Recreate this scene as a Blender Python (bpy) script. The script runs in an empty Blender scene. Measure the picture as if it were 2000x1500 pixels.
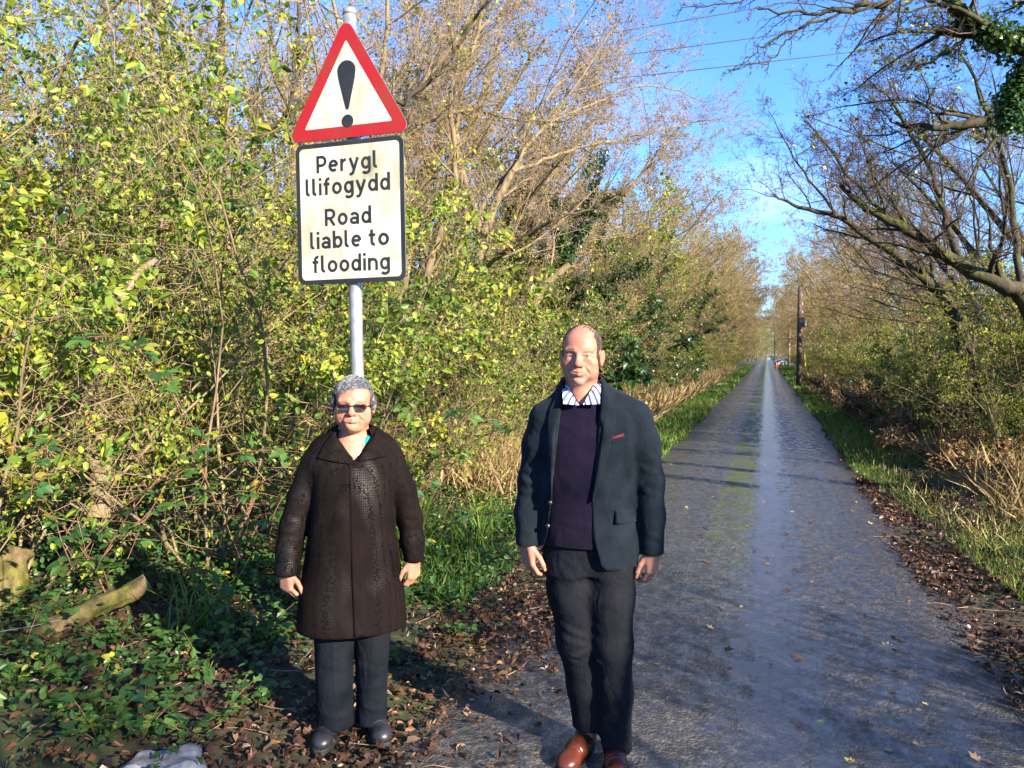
import bpy, math, random
import numpy as np
from mathutils import Vector, Matrix, Euler

sc = bpy.context.scene
col = sc.collection
rad = math.radians

# ------------------------------------------------------------------ camera
CAM_H, YAW, PITCH = 1.67, rad(18.33), rad(2.29)
cd = bpy.data.cameras.new('camera'); cd.sensor_width = 36.0; cd.lens = 27.0
cd.clip_start = 0.05; cd.clip_end = 3000
cam = bpy.data.objects.new('camera', cd); col.objects.link(cam)
cam.location = (0, 0, CAM_H); cam.rotation_euler = (math.pi/2 - PITCH, 0, YAW)
sc.camera = cam
CAM_M = np.array(Matrix.Translation(cam.location) @ cam.rotation_euler.to_matrix().to_4x4())

# ------------------------------------------------------------------ light
SUN_EL, SUN_AZ = rad(23), rad(-28)      # azimuth measured from +X (right of the lane), negative = behind the camera
SUN_STRENGTH, SKY_STRENGTH, EXPOSURE = 5.0, 0.15, 1.95
sun_vec = Vector((math.cos(SUN_EL)*math.cos(SUN_AZ), math.cos(SUN_EL)*math.sin(SUN_AZ), math.sin(SUN_EL)))
sd = bpy.data.lights.new('sun', 'SUN'); sd.energy = SUN_STRENGTH; sd.angle = rad(0.5); sd.color = (1.0, 0.86, 0.66)
so = bpy.data.objects.new('sun', sd); col.objects.link(so)
so.rotation_euler = sun_vec.to_track_quat('Z', 'Y').to_euler(); so.location = sun_vec*60
w = bpy.data.worlds.new('World'); sc.world = w; w.use_nodes = True
wt = w.node_tree; bgn = wt.nodes['Background']
sky = wt.nodes.new('ShaderNodeTexSky'); sky.sky_type = 'NISHITA'; sky.sun_disc = False
sky.sun_elevation = SUN_EL; sky.sun_rotation = math.pi/2 - SUN_AZ
sky.air_density = 1.0; sky.dust_density = 0.3; sky.ozone_density = 2.5
bgn.inputs['Strength'].default_value = SKY_STRENGTH
# thin cloud wisps low in the sky
tcw = wt.nodes.new('ShaderNodeTexCoord'); mp = wt.nodes.new('ShaderNodeMapping')
mp.inputs['Scale'].default_value = (1.0, 1.0, 2.2); mp.inputs['Location'].default_value = (0.35, 0.1, 0.0)
nz = wt.nodes.new('ShaderNodeTexNoise'); nz.inputs['Scale'].default_value = 5.0; nz.inputs['Detail'].default_value = 7; nz.inputs['Roughness'].default_value = 0.55
cr = wt.nodes.new('ShaderNodeValToRGB'); cr.color_ramp.elements[0].position = 0.49; cr.color_ramp.elements[1].position = 0.78
sep = wt.nodes.new('ShaderNodeSeparateXYZ')
mr = wt.nodes.new('ShaderNodeMapRange'); mr.inputs['From Min'].default_value = 0.38; mr.inputs['From Max'].default_value = 0.04
mr.inputs['To Min'].default_value = 0.0; mr.inputs['To Max'].default_value = 0.85
mu = wt.nodes.new('ShaderNodeMath'); mu.operation = 'MULTIPLY'
mixc = wt.nodes.new('ShaderNodeMix'); mixc.data_type = 'RGBA'
tint = wt.nodes.new('ShaderNodeMix'); tint.data_type = 'RGBA'; tint.blend_type = 'MULTIPLY'; tint.inputs[0].default_value = 1.0
L = wt.links.new
L(tcw.outputs['Generated'], mp.inputs['Vector']); L(mp.outputs['Vector'], nz.inputs['Vector']); L(nz.outputs['Fac'], cr.inputs['Fac'])
L(tcw.outputs['Generated'], sep.inputs[0]); L(sep.outputs['Z'], mr.inputs['Value'])
L(cr.outputs['Color'], mu.inputs[0]); L(mr.outputs['Result'], mu.inputs[1])
L(sky.outputs['Color'], tint.inputs[6]); tint.inputs[7].default_value = (0.30, 0.49, 0.78, 1)
L(mu.outputs[0], mixc.inputs[0]); L(tint.outputs[2], mixc.inputs[6]); mixc.inputs[7].default_value = (2.6, 2.7, 2.9, 1)
L(mixc.outputs[2], bgn.inputs['Color'])
sc.view_settings.view_transform = 'Standard'; sc.view_settings.look = 'None'
sc.view_settings.gamma = 1.0; sc.view_settings.use_curve_mapping = False
sc.view_settings.exposure = EXPOSURE
sc.render.engine = 'CYCLES'
sc.cycles.max_bounces = 6; sc.cycles.diffuse_bounces = 3; sc.cycles.glossy_bounces = 3
sc.cycles.transmission_bounces = 4; sc.cycles.transparent_max_bounces = 8
sc.cycles.use_denoising = True
sc.cycles.caustics_reflective = False; sc.cycles.caustics_refractive = False
sc.cycles.sample_clamp_indirect = 4.0

# ------------------------------------------------------------------ object helpers
def pix(px, py, depth):
    """a point seen at photo pixel (px, py) at a distance (metres along the view axis); for laying out limbs"""
    v = np.array([(px-1000)/1500*depth, (750-py)/1500*depth, -depth, 1.0])
    return (CAM_M @ v)[:3]

def obj(name, me, parent=None, mat=None, loc=None, rot=None):
    o = bpy.data.objects.new(name, me)
    col.objects.link(o)
    if parent is not None: o.parent = parent
    if mat is not None:
        for m in (mat if isinstance(mat, (list, tuple)) else [mat]): me.materials.append(m)
    if loc is not None: o.location = loc
    if rot is not None: o.rotation_euler = rot
    return o

def tag(o, label=None, cat=None, group=None, kind=None):
    if label: o['label'] = label
    if cat: o['category'] = cat
    if group: o['group'] = group
    if kind: o['kind'] = kind
    return o

def thing(name, label, cat, loc=(0, 0, 0), rz=0.0, group=None, scale=None):
    o = bpy.data.objects.new(name, None); col.objects.link(o)
    o.empty_display_size = 0.2
    o.location = loc; o.rotation_euler = (0, 0, rz)
    if scale is not None: o.scale = scale if not isinstance(scale, (int, float)) else (scale,)*3
    return tag(o, label, cat, group)

KIDS = {}
def copy_tree(o, parent=None, kids=None):
    c = o.copy(); col.objects.link(c)
    if parent is not None: c.parent = parent
    for ch in kids[o.name] if kids and o.name in kids else o.children:
        copy_tree(ch, c)
    return c

def make_mesh(name, V, faces, smooth=True, fattr=None, pattr=None, pcol=None, midx=None):
    """faces: list of (n,k) int arrays; fattr/pattr: dict name -> float array; pcol: dict name -> (n,4)"""
    me = bpy.data.meshes.new(name)
    V = np.asarray(V, np.float32).reshape(-1, 3)
    faces = [np.asarray(f, np.int32) for f in faces if len(f)]
    me.vertices.add(len(V)); me.vertices.foreach_set('co', V.ravel())
    flat = np.concatenate([f.ravel() for f in faces]); tot = np.concatenate([np.full(len(f), f.shape[1], np.int32) for f in faces])
    st = np.concatenate([[0], np.cumsum(tot)[:-1]]).astype(np.int32)
    me.loops.add(len(flat)); me.loops.foreach_set('vertex_index', flat)
    me.polygons.add(len(tot)); me.polygons.foreach_set('loop_start', st)
    if smooth is not None: me.polygons.foreach_set('use_smooth', np.full(len(tot), bool(smooth)))
    if midx is not None: me.polygons.foreach_set('material_index', np.asarray(midx, np.int32))
    for k, a in (fattr or {}).items():
        at = me.attributes.new(k, 'FLOAT', 'FACE'); at.data.foreach_set('value', np.asarray(a, np.float32))
    for k, a in (pattr or {}).items():
        at = me.attributes.new(k, 'FLOAT', 'POINT'); at.data.foreach_set('value', np.asarray(a, np.float32))
    for k, a in (pcol or {}).items():
        at = me.attributes.new(k, 'FLOAT_COLOR', 'POINT'); at.data.foreach_set('color', np.asarray(a, np.float32).ravel())
    me.update(calc_edges=True)
    return me

class Geo:
    """collects vertices and faces for ONE mesh"""
    def __init__(s): s.V = []; s.F = []; s.n = 0; s.A = []
    def add(s, V, faces, a=None):
        V = np.asarray(V, float).reshape(-1, 3)
        for f in faces:
            f = np.asarray(f, np.int64)
            if not len(f): continue
            s.F.append(f + s.n); s.A.append(np.full(len(f), 0.0 if a is None else a) if np.isscalar(a) or a is None else np.asarray(a))
        s.V.append(V); s.n += len(V)
        return s
    def box(s, lo, hi, M=None, a=None, taper=1.0):
        x0, y0, z0 = lo; x1, y1, z1 = hi
        V = np.array([[x0,y0,z0],[x1,y0,z0],[x1,y1,z0],[x0,y1,z0],[x0,y0,z1],[x1,y0,z1],[x1,y1,z1],[x0,y1,z1]], float)
        if taper != 1.0:
            c = V.mean(0); V[4:, :2] = c[:2] + (V[4:, :2]-c[:2])*taper
        if M is not None: V = V @ np.array(M)[:3, :3].T + np.array(M)[:3, 3]
        return s.add(V, [[[0,3,2,1],[4,5,6,7],[0,1,5,4],[1,2,6,5],[2,3,7,6],[3,0,4,7]]], a)
    def tube(s, pts, r, k=8, cap=True, a=None):
        V, F = tubes([np.asarray(pts, float)], [np.broadcast_to(np.asarray(r, float), (len(pts),))], k, cap)
        return s.add(V, F, a)
    def build(s, name, mat=None, parent=None, smooth=True, attr=None, loc=None, rot=None):
        fa = {attr: np.concatenate(s.A)} if attr else None
        # group by arity while keeping attribute order
        me = make_mesh(name, np.concatenate(s.V), s.F, smooth, fa)
        return obj(name, me, parent, mat, loc, rot)

def tubes(polys, rads, k=3, cap=False):
    """many tapered tubes as one vertex/face set, vectorised over polylines of equal length"""
    by = {}
    for p, r in zip(polys, rads): by.setdefault(len(p), []).append((p, r))
    VV, FF, n0 = [], [], 0
    for n, lst in by.items():
        P = np.array([p for p, _ in lst], float); Rr = np.array([r for _, r in lst], float)
        m = len(P)
        T = np.empty_like(P); T[:, 1:-1] = P[:, 2:]-P[:, :-2] if n > 2 else T[:, 1:-1]
        T[:, 0] = P[:, 1]-P[:, 0]; T[:, -1] = P[:, -1]-P[:, -2]
        T /= np.linalg.norm(T, axis=2, keepdims=True)+1e-12
        d = P[:, -1]-P[:, 0]; ref = np.zeros((m, 3)); ref[np.arange(m), np.argmin(np.abs(d), axis=1)] = 1
        U = np.cross(T, ref[:, None, :]); U /= np.linalg.norm(U, axis=2, keepdims=True)+1e-12
        W = np.cross(T, U)
        an = np.arange(k)*2*math.pi/k
        V = P[:, :, None, :] + Rr[:, :, None, None]*(U[:, :, None, :]*np.cos(an)[None, None, :, None] + W[:, :, None, :]*np.sin(an)[None, None, :, None])
        idx = np.arange(m*n*k).reshape(m, n, k) + n0
        a = idx[:, :-1, :]; b = np.roll(idx, -1, 2)[:, :-1, :]; c = np.roll(idx, -1, 2)[:, 1:, :]; e = idx[:, 1:, :]
        FF.append(np.stack([a, b, c, e], -1).reshape(-1, 4))
        VV.append(V.reshape(-1, 3))
        if cap:
            e1 = idx[:, -1, :]; e0 = idx[:, 0, ::-1]
            FF.append(e1.reshape(-1, k)); FF.append(e0.reshape(-1, k))
        n0 += m*n*k
    return np.concatenate(VV), FF

# ------------------------------------------------------------------ noise
def _h(i, j, k, s):
    n = (i*374761393 + j*668265263 + k*2147483647 + s*1274126177) & 0xffffffff
    n = ((n ^ (n >> 13))*1274126177) & 0xffffffff
    return ((n ^ (n >> 16)) & 0xffff)/65535.0
def vnoise(P, scale=1.0, seed=0):
    Q = np.asarray(P, float)*scale
    I = np.floor(Q).astype(np.int64); f = Q-I; f = f*f*(3-2*f)
    i, j, k = I[..., 0], I[..., 1], I[..., 2]; x, y, z = f[..., 0], f[..., 1], f[..., 2]
    o = 0
    for a in (0, 1):
        for b in (0, 1):
            for c in (0, 1):
                o = o + _h(i+a, j+b, k+c, seed)*(x if a else 1-x)*(y if b else 1-y)*(z if c else 1-z)
    return o*2-1
def n1(x, seed=0):
    x = np.asarray(x, float); P = np.stack([x, x*0+seed*3.7, x*0+0.5], -1)
    return vnoise(P, 1.0, seed)

# ------------------------------------------------------------------ materials
def nt(name):
    m = bpy.data.materials.new(name); m.use_nodes = True
    return m, m.node_tree, m.node_tree.nodes['Principled BSDF']
def nd(t, typ, props=None, **inp):
    n = t.nodes.new('ShaderNode'+typ)
    for k, v in (props or {}).items(): setattr(n, k, v)
    for k, v in inp.items():
        key = int(k[1:]) if k[0] == 'i' and k[1:].isdigit() else k.replace('_', ' ')
        s = n.inputs[key]
        if isinstance(v, bpy.types.NodeSocket): t.links.new(v, s)
        else: s.default_value = v
    return n
def rgba(c): return (c[0], c[1], c[2], 1.0)
def ramp(t, fac, stops, interp='LINEAR'):
    n = t.nodes.new('ShaderNodeValToRGB'); e = n.color_ramp; e.interpolation = interp
    while len(e.elements) < len(stops): e.elements.new(0.5)
    for el, (p, c) in zip(e.elements, stops): el.position = p; el.color = rgba(c) if len(c) == 3 else c
    t.links.new(fac, n.inputs['Fac'])
    return n.outputs['Color']
def mixrgb(t, fac, a, b, mode='MIX'):
    n = t.nodes.new('ShaderNodeMix'); n.data_type = 'RGBA'; n.blend_type = mode
    for s, v in ((n.inputs[0], fac), (n.inputs[6], a), (n.inputs[7], b)):
        if isinstance(v, bpy.types.NodeSocket): t.links.new(v, s)
        else: s.default_value = v if not isinstance(v, tuple) or len(v) == 4 else rgba(v)
    return n.outputs[2]
def bump(t, height, strength=0.3, dist=0.01):
    n = nd(t, 'Bump', Strength=strength, Distance=dist, Height=height); return n.outputs['Normal']
def simple(name, c, rough=0.6, metal=0.0, var=0.15, scale=8.0, bs=0.15, bscale=60.0, bdist=0.003, spec=0.5):
    m, t, b = nt(name)
    tc = nd(t, 'TexCoord').outputs['Object']
    n = nd(t, 'TexNoise', Vector=tc, Scale=scale, Detail=5.0)
    lo = tuple(x*(1-var) for x in c); hi = tuple(min(1, x*(1+var)) for x in c)
    t.links.new(ramp(t, n.outputs['Fac'], [(0.3, lo), (0.7, hi)]), b.inputs['Base Color'])
    n2 = nd(t, 'TexNoise', Vector=tc, Scale=bscale, Detail=3.0)
    t.links.new(bump(t, n2.outputs['Fac'], bs, bdist), b.inputs['Normal'])
    b.inputs['Roughness'].default_value = rough; b.inputs['Metallic'].default_value = metal
    b.inputs['Specular IOR Level'].default_value = spec
    return m
def leafmat(name, stops, rough=0.45, trans=0.35, attr='tint', spec=0.4, bright=1.25):
    """leaf: colour picked per leaf from a ramp, part of the light passing through"""
    m, t, b = nt(name)
    a = nd(t, 'Attribute', {'attribute_name': attr})
    oi = nd(t, 'ObjectInfo')
    fac = nd(t, 'Math', {'operation': 'ADD'}, i0=a.outputs['Fac'], i1=nd(t, 'Math', {'operation': 'MULTIPLY_ADD'}, i0=oi.outputs['Random'], i1=0.16, i2=-0.08).outputs[0]).outputs[0]
    c = ramp(t, fac, stops)
    t.links.new(c, b.inputs['Base Color'])
    b.inputs['Roughness'].default_value = rough; b.inputs['Specular IOR Level'].default_value = spec
    tr = nd(t, 'BsdfTranslucent', Color=mixrgb(t, 1.0, c, (bright, bright*0.98, bright*0.55), 'MULTIPLY'))
    mx = nd(t, 'MixShader', Fac=trans); t.links.new(b.outputs[0], mx.inputs[1]); t.links.new(tr.outputs[0], mx.inputs[2])
    t.links.new(mx.outputs[0], t.nodes['Material Output'].inputs['Surface'])
    return m
# ================================================================== SETTING
rng = np.random.default_rng(11)
def road_l(y): return -1.56+0.10*n1(y*0.45, 1)+0.05*n1(y*1.7, 2)
def road_r(y): return 1.22+0.08*n1(y*0.4, 3)+0.04*n1(y*1.9, 4)
def gh(x, y):
    """ground height: road level, verges a touch higher, a low bank on the left, a dip on the right"""
    x = np.asarray(x, float); y = np.asarray(y, float)
    l = np.clip((-1.7-x)/1.6, 0, 1); r = np.clip((x-1.35)/1.2, 0, 1); r2 = np.clip((x-2.8)/2.0, 0, 1)
    l = l*l*(3-2*l); r = r*r*(3-2*r); r2 = r2*r2*(3-2*r2)
    b = np.clip((-3.0-x)/2.5, 0, 1)
    P = np.stack([x, y, x*0], -1)
    return .06*l+.16*b+.07*r-.25*r2+(l+r)*(.035*vnoise(P, .9, 5)+.015*vnoise(P, 3.1, 6))

def grid_mesh(xs, ys, zf):
    X, Y = np.meshgrid(xs, ys, indexing='ij'); Z = zf(X, Y)
    V = np.stack([X, Y, Z], -1).reshape(-1, 3); ix = np.arange(len(V)).reshape(len(xs), len(ys))
    return V, np.stack([ix[:-1, :-1], ix[1:, :-1], ix[1:, 1:], ix[:-1, 1:]], -1).reshape(-1, 4)
def ax2(*segs):
    out = []
    for a, b, st in segs: out += list(np.arange(a, b-1e-6, st))
    return np.array(out+[segs[-1][1]])

m, t, b = nt('leaf_mould_earth')
tc = nd(t, 'TexCoord').outputs['Object']
n = nd(t, 'TexNoise', Vector=tc, Scale=9.0, Detail=8.0, Roughness=.7); n2 = nd(t, 'TexNoise', Vector=tc, Scale=.7, Detail=3.0)
c1 = ramp(t, n.outputs['Fac'], [(.3, (.018, .012, .008)), (.5, (.045, .028, .016)), (.7, (.085, .052, .028))])
c2 = ramp(t, n.outputs['Fac'], [(.3, (.016, .022, .007)), (.6, (.040, .055, .014)), (.75, (.075, .075, .028))])
t.links.new(mixrgb(t, ramp(t, n2.outputs['Fac'], [(.42, (0, 0, 0)), (.58, (1, 1, 1))]), c1, c2), b.inputs['Base Color'])
b.inputs['Roughness'].default_value = .9
t.links.new(bump(t, n.outputs['Fac'], .8, .03), b.inputs['Normal'])
V, Q = grid_mesh(ax2((-260, -60, 40), (-60, -10, 5), (-10, -4, .5), (-4, 4, .16), (4, 12, .5), (12, 60, 6), (60, 260, 40)),
                 ax2((-40, -4, 3), (-4, 14, .16), (14, 40, .6), (40, 120, 4), (120, 600, 30)), gh)
V[:, 2] -= .004
tag(obj('ground', make_mesh('ground', V, [Q]), None, m), kind='structure')

# ---- the lane: one strip with ragged edges, slightly crowned
m, t, b = nt('damp_worn_asphalt')
tc = nd(t, 'TexCoord').outputs['Object']; sp = nd(t, 'SeparateXYZ', i0=tc); X_ = sp.outputs[0]; Y_ = sp.outputs[1]
agg = nd(t, 'TexVoronoi', Vector=tc, Scale=62.0)
agf = nd(t, 'TexNoise', Vector=tc, Scale=24.0, Detail=8.0, Roughness=.82)
big = nd(t, 'TexNoise', Vector=nd(t, 'Mapping', Vector=tc, Scale=(1.5, .45, 1)).outputs[0], Scale=1.0, Detail=6.0, Roughness=.6)
med = nd(t, 'TexNoise', Vector=tc, Scale=4.5, Detail=6.0, Roughness=.65)
base = ramp(t, agf.outputs['Fac'], [(.38, (.006, .006, .007)), (.50, (.045, .044, .045)), (.63, (.170, .162, .160))])
base = mixrgb(t, ramp(t, med.outputs['Fac'], [(.45, (0, 0, 0)), (.7, (.30, .30, .30))]), base, (.055, .046, .040))
def band(x0, wdt, soft):
    d = nd(t, 'Math', {'operation': 'ABSOLUTE'}, i0=nd(t, 'Math', {'operation': 'SUBTRACT'}, i0=X_, i1=x0).outputs[0]).outputs[0]
    wob = nd(t, 'Math', {'operation': 'MULTIPLY_ADD'}, i0=med.outputs['Fac'], i1=.26, i2=-.13).outputs[0]
    d = nd(t, 'Math', {'operation': 'ADD'}, i0=d, i1=wob).outputs[0]
    mr_ = nd(t, 'MapRange', Value=d); mr_.inputs['From Min'].default_value = wdt; mr_.inputs['From Max'].default_value = wdt-soft
    return mr_.outputs[0]
far = nd(t, 'MapRange', Value=Y_); far.inputs['From Min'].default_value = 5.0; far.inputs['From Max'].default_value = 9.5
brk = ramp(t, nd(t, 'TexNoise', Vector=nd(t, 'Mapping', Vector=tc, Scale=(2.2, .5, 1)).outputs[0], Scale=3.2, Detail=9.0, Roughness=.8).outputs['Fac'], [(.40, (.05, .05, .05)), (.54, (1, 1, 1))])
moss = nd(t, 'Math', {'operation': 'MULTIPLY'}, i0=nd(t, 'Math', {'operation': 'MULTIPLY'}, i0=band(-.30, .25, .10), i1=far.outputs[0]).outputs[0], i1=brk).outputs[0]
base = mixrgb(t, moss, base, ramp(t, agf.outputs['Fac'], [(.38, (.014, .026, .003)), (.62, (.120, .155, .015))]))
edge = nd(t, 'Math', {'operation': 'MAXIMUM'}, i0=nd(t, 'MapRange', Value=X_, From_Min=.75, From_Max=1.25).outputs[0], i1=nd(t, 'MapRange', Value=X_, From_Min=-1.0, From_Max=-1.6).outputs[0]).outputs[0]
edge = nd(t, 'Math', {'operation': 'MULTIPLY'}, i0=edge, i1=ramp(t, med.outputs['Fac'], [(.35, (0, 0, 0)), (.6, (1, 1, 1))])).outputs[0]
base = mixrgb(t, edge, base, ramp(t, agf.outputs['Fac'], [(.3, (.022, .017, .012)), (.7, (.065, .048, .032))]))
t.links.new(base, b.inputs['Base Color'])
wet = nd(t, 'Math', {'operation': 'MULTIPLY_ADD'}, i0=ramp(t, big.outputs['Fac'], [(.38, (0, 0, 0)), (.62, (1, 1, 1))]), i1=.50, i2=.10).outputs[0]
film = nd(t, 'TexNoise', Vector=nd(t, 'Mapping', Vector=tc, Scale=(9, 4.5, 1)).outputs[0], Scale=1.0, Detail=8.0, Roughness=.75)
fm_ = nd(t, 'Math', {'operation': 'MULTIPLY_ADD'}, i0=band(.05, .34, .30), i1=.20, i2=film.outputs['Fac']).outputs[0]
fm_ = nd(t, 'Math', {'operation': 'MULTIPLY_ADD'}, i0=band(.72, .38, .30), i1=.07, i2=fm_).outputs[0]
fm_ = nd(t, 'Math', {'operation': 'MULTIPLY_ADD'}, i0=band(-.95, .34, .30), i1=.05, i2=fm_).outputs[0]
film_ = ramp(t, fm_, [(.46, (0, 0, 0)), (.64, (1, 1, 1))])
film_ = nd(t, 'Math', {'operation': 'MULTIPLY'}, i0=film_, i1=nd(t, 'Math', {'operation': 'SUBTRACT', 'use_clamp': True}, i0=1.0, i1=moss).outputs[0]).outputs[0]
wet = nd(t, 'Math', {'operation': 'MAXIMUM'}, i0=wet, i1=film_).outputs[0]
wet = nd(t, 'Math', {'operation': 'MULTIPLY'}, i0=wet, i1=nd(t, 'Math', {'operation': 'SUBTRACT', 'use_clamp': True}, i0=1.0, i1=nd(t, 'Math', {'operation': 'MAXIMUM'}, i0=moss, i1=edge).outputs[0]).outputs[0]).outputs[0]
base = mixrgb(t, nd(t, 'Math', {'operation': 'MULTIPLY'}, i0=wet, i1=.6).outputs[0], base, mixrgb(t, 1.0, base, (.35, .35, .38), 'MULTIPLY')); t.links.new(base, b.inputs['Base Color'])
rg = nd(t, 'MapRange', Value=wet); rg.inputs['To Min'].default_value = .50; rg.inputs['To Max'].default_value = .14
t.links.new(rg.outputs[0], b.inputs['Roughness'])
hgt = nd(t, 'Math', {'operation': 'MULTIPLY_ADD'}, i0=agg.outputs['Distance'], i1=.6, i2=nd(t, 'Math', {'operation': 'MULTIPLY'}, i0=agf.outputs['Fac'], i1=1.0).outputs[0]).outputs[0]
bn = nd(t, 'Bump', Strength=nd(t, 'Math', {'operation': 'MULTIPLY_ADD'}, i0=wet, i1=-.74, i2=1.0).outputs[0], Distance=.036, Height=hgt)
t.links.new(bn.outputs[0], b.inputs['Normal'])
t.links.new(nd(t, 'Math', {'operation': 'MULTIPLY_ADD'}, i0=wet, i1=.75, i2=.5).outputs[0], b.inputs['Specular IOR Level'])
b.inputs['Coat IOR'].default_value = 1.75; b.inputs['Coat Roughness'].default_value = .10
t.links.new(nd(t, 'Math', {'operation': 'MULTIPLY'}, i0=film_, i1=1.0).outputs[0], b.inputs['Coat Weight'])
t.links.new(bump(t, agf.outputs['Fac'], .42, .012), b.inputs['Coat Normal'])
ys = ax2((-6, 0, .5), (0, 14, .12), (14, 40, .4), (40, 130, 2), (130, 330, 10))
V = []; nc = 15
for y in ys:
    a, c = float(road_l(y)), float(road_r(y))
    for u in np.linspace(0, 1, nc): V.append((a+(c-a)*u, y, .004+.018*(1-(2*u-1)**2)-.010*float(abs(2*u-1) > .99)))
ix = np.arange(len(V)).reshape(len(ys), nc)
tag(obj('road', make_mesh('road', V, [np.stack([ix[:-1, :-1], ix[:-1, 1:], ix[1:, 1:], ix[1:, :-1]], -1).reshape(-1, 4)]), None, m), kind='structure')
def gz(x, y):
    """height of whatever surface lies at (x, y), the road included"""
    a, c = road_l(y), road_r(y); u = np.clip((x-a)/(c-a), 0, 1)
    on = (x > a) & (x < c)
    return np.where(on, .005+.018*(1-(2*u-1)**2), gh(x, y))
# ================================================================== VEGETATION
# ---- branch growth
def unit(v):
    l = math.sqrt(v[0]*v[0]+v[1]*v[1]+v[2]*v[2])+1e-9
    return (v[0]/l, v[1]/l, v[2]/l)
def perp(d, r):
    a = (r.gauss(0, 1), r.gauss(0, 1), r.gauss(0, 1)); k = a[0]*d[0]+a[1]*d[1]+a[2]*d[2]
    return unit((a[0]-k*d[0], a[1]-k*d[1], a[2]-k*d[2]))
def grow(r, p, d, L_, rd, lv, S, out):
    n = S['n'][lv]; st = L_/n; wn = S['wander'][lv]; tr = S['trop'][lv]; tip = S.get('tip', .3)
    pts = [p]; rr = [rd]; ds = []
    for i in range(n):
        d = unit((d[0]+wn*r.gauss(0, 1)+tr[0], d[1]+wn*r.gauss(0, 1)+tr[1], d[2]+wn*r.gauss(0, 1)+tr[2]))
        p = (p[0]+d[0]*st, p[1]+d[1]*st, p[2]+d[2]*st); pts.append(p); ds.append(d); rr.append(rd*(1-(1-tip)*(i+1)/n))
    out[lv].append((pts, rr))
    sub_branch(r, pts, rr, L_, lv, S, out)
def sub_branch(r, pts, rr, L_, lv, S, out, k=None, s0=None):
    if lv+1 >= len(S['n']): return
    k = S['k'][lv] if k is None else k; s0 = S['start'][lv] if s0 is None else s0; n = len(pts)-1
    a0, a1 = S['ang'][lv]
    for j in range(k):
        t = (s0+(1-s0)*(j+r.random())/k)*n; i = min(n-1, int(t)); f = t-i
        q0, q1 = pts[i], pts[i+1]
        p = (q0[0]+(q1[0]-q0[0])*f, q0[1]+(q1[1]-q0[1])*f, q0[2]+(q1[2]-q0[2])*f)
        d = unit((q1[0]-q0[0], q1[1]-q0[1], q1[2]-q0[2])); u = perp(d, r)
        a = rad(r.uniform(a0, a1)); ca, sa = math.cos(a), math.sin(a)
        dd = (d[0]*ca+u[0]*sa, d[1]*ca+u[1]*sa, d[2]*ca+u[2]*sa)
        ll = L_*S['ratio'][lv]*(1-.45*t/n)*r.uniform(.65, 1.25)
        rc = max(S.get('rmin', .0018), (rr[i]*(1-f)+rr[i+1]*f)*S.get('rr', .55))
        grow(r, p, dd, ll, rc, lv+1, S, out)
def new_out(S): return [[] for _ in S['n']]
def tube_geo(out, lvs, sides, name, mat, parent):
    Vs, Fs, n0 = [], [], 0
    for lv, k in zip(lvs, sides):
        if not out[lv]: continue
        V, F = tubes([p for p, _ in out[lv]], [q for _, q in out[lv]], k)
        Vs.append(V); Fs += [f+n0 for f in F]; n0 += len(V)
    return obj(name, make_mesh(name, np.concatenate(Vs), Fs), parent, mat)

# ---- leaves: templates (x across, y along, z out of the blade) and fans
def fan(tmpl, mid):
    k = len(tmpl); return np.array(tmpl+[mid], float), np.array([(i, (i+1) % k, k) for i in range(k)])
T_RH = (np.array([(0, 0, 0), (.34, .45, .07), (0, 1, -.06), (-.34, .45, .07)], float), np.array([(0, 1, 2), (0, 2, 3)]))
T_OV = fan([(0, 0, 0), (.27, .18, .03), (.38, .48, .06), (.22, .80, .02), (0, 1.05, -.10), (-.22, .80, .02), (-.38, .48, .06), (-.27, .18, .03)], (0, .5, -.03))
T_IV = fan([(0, 0, 0), (.30, -.10, .03), (.52, .22, .06), (.24, .40, .02), (.22, .62, .02), (0, 1.0, -.08), (-.22, .62, .02), (-.24, .40, .02), (-.52, .22, .06), (-.30, -.10, .03)], (0, .3, 0))
T_O4 = (np.array([(0, 0, 0), (.30, .28, .06), (.26, .74, .05), (0, 1.05, -.08), (-.26, .74, .05), (-.30, .28, .06)], float), np.array([(0, 1, 2, 3), (0, 3, 4, 5)]))
T_I4 = (np.array([(0, 0, 0), (.50, .16, .08), (.24, .58, .03), (0, 1.0, -.08), (-.24, .58, .03), (-.50, .16, .08)], float), np.array([(0, 1, 2, 3), (0, 3, 4, 5)]))
T_MA = fan([(0, 0, 0), (.22, -.06, .05), (.55, .10, .14), (.36, .30, .03), (.62, .58, .16), (.28, .62, .02), (0, 1.05, .12), (-.28, .62, .02), (-.62, .58, .16), (-.36, .30, .03), (-.55, .10, .14), (-.22, -.06, .05)], (0, .36, -.02))
T_BL = (np.array([(-.04, 0, 0), (.04, 0, 0), (.035, .5, .10), (-.035, .5, .10), (0, 1, .36)], float), np.array([(0, 1, 2), (0, 2, 3), (3, 2, 4)]))
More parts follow.
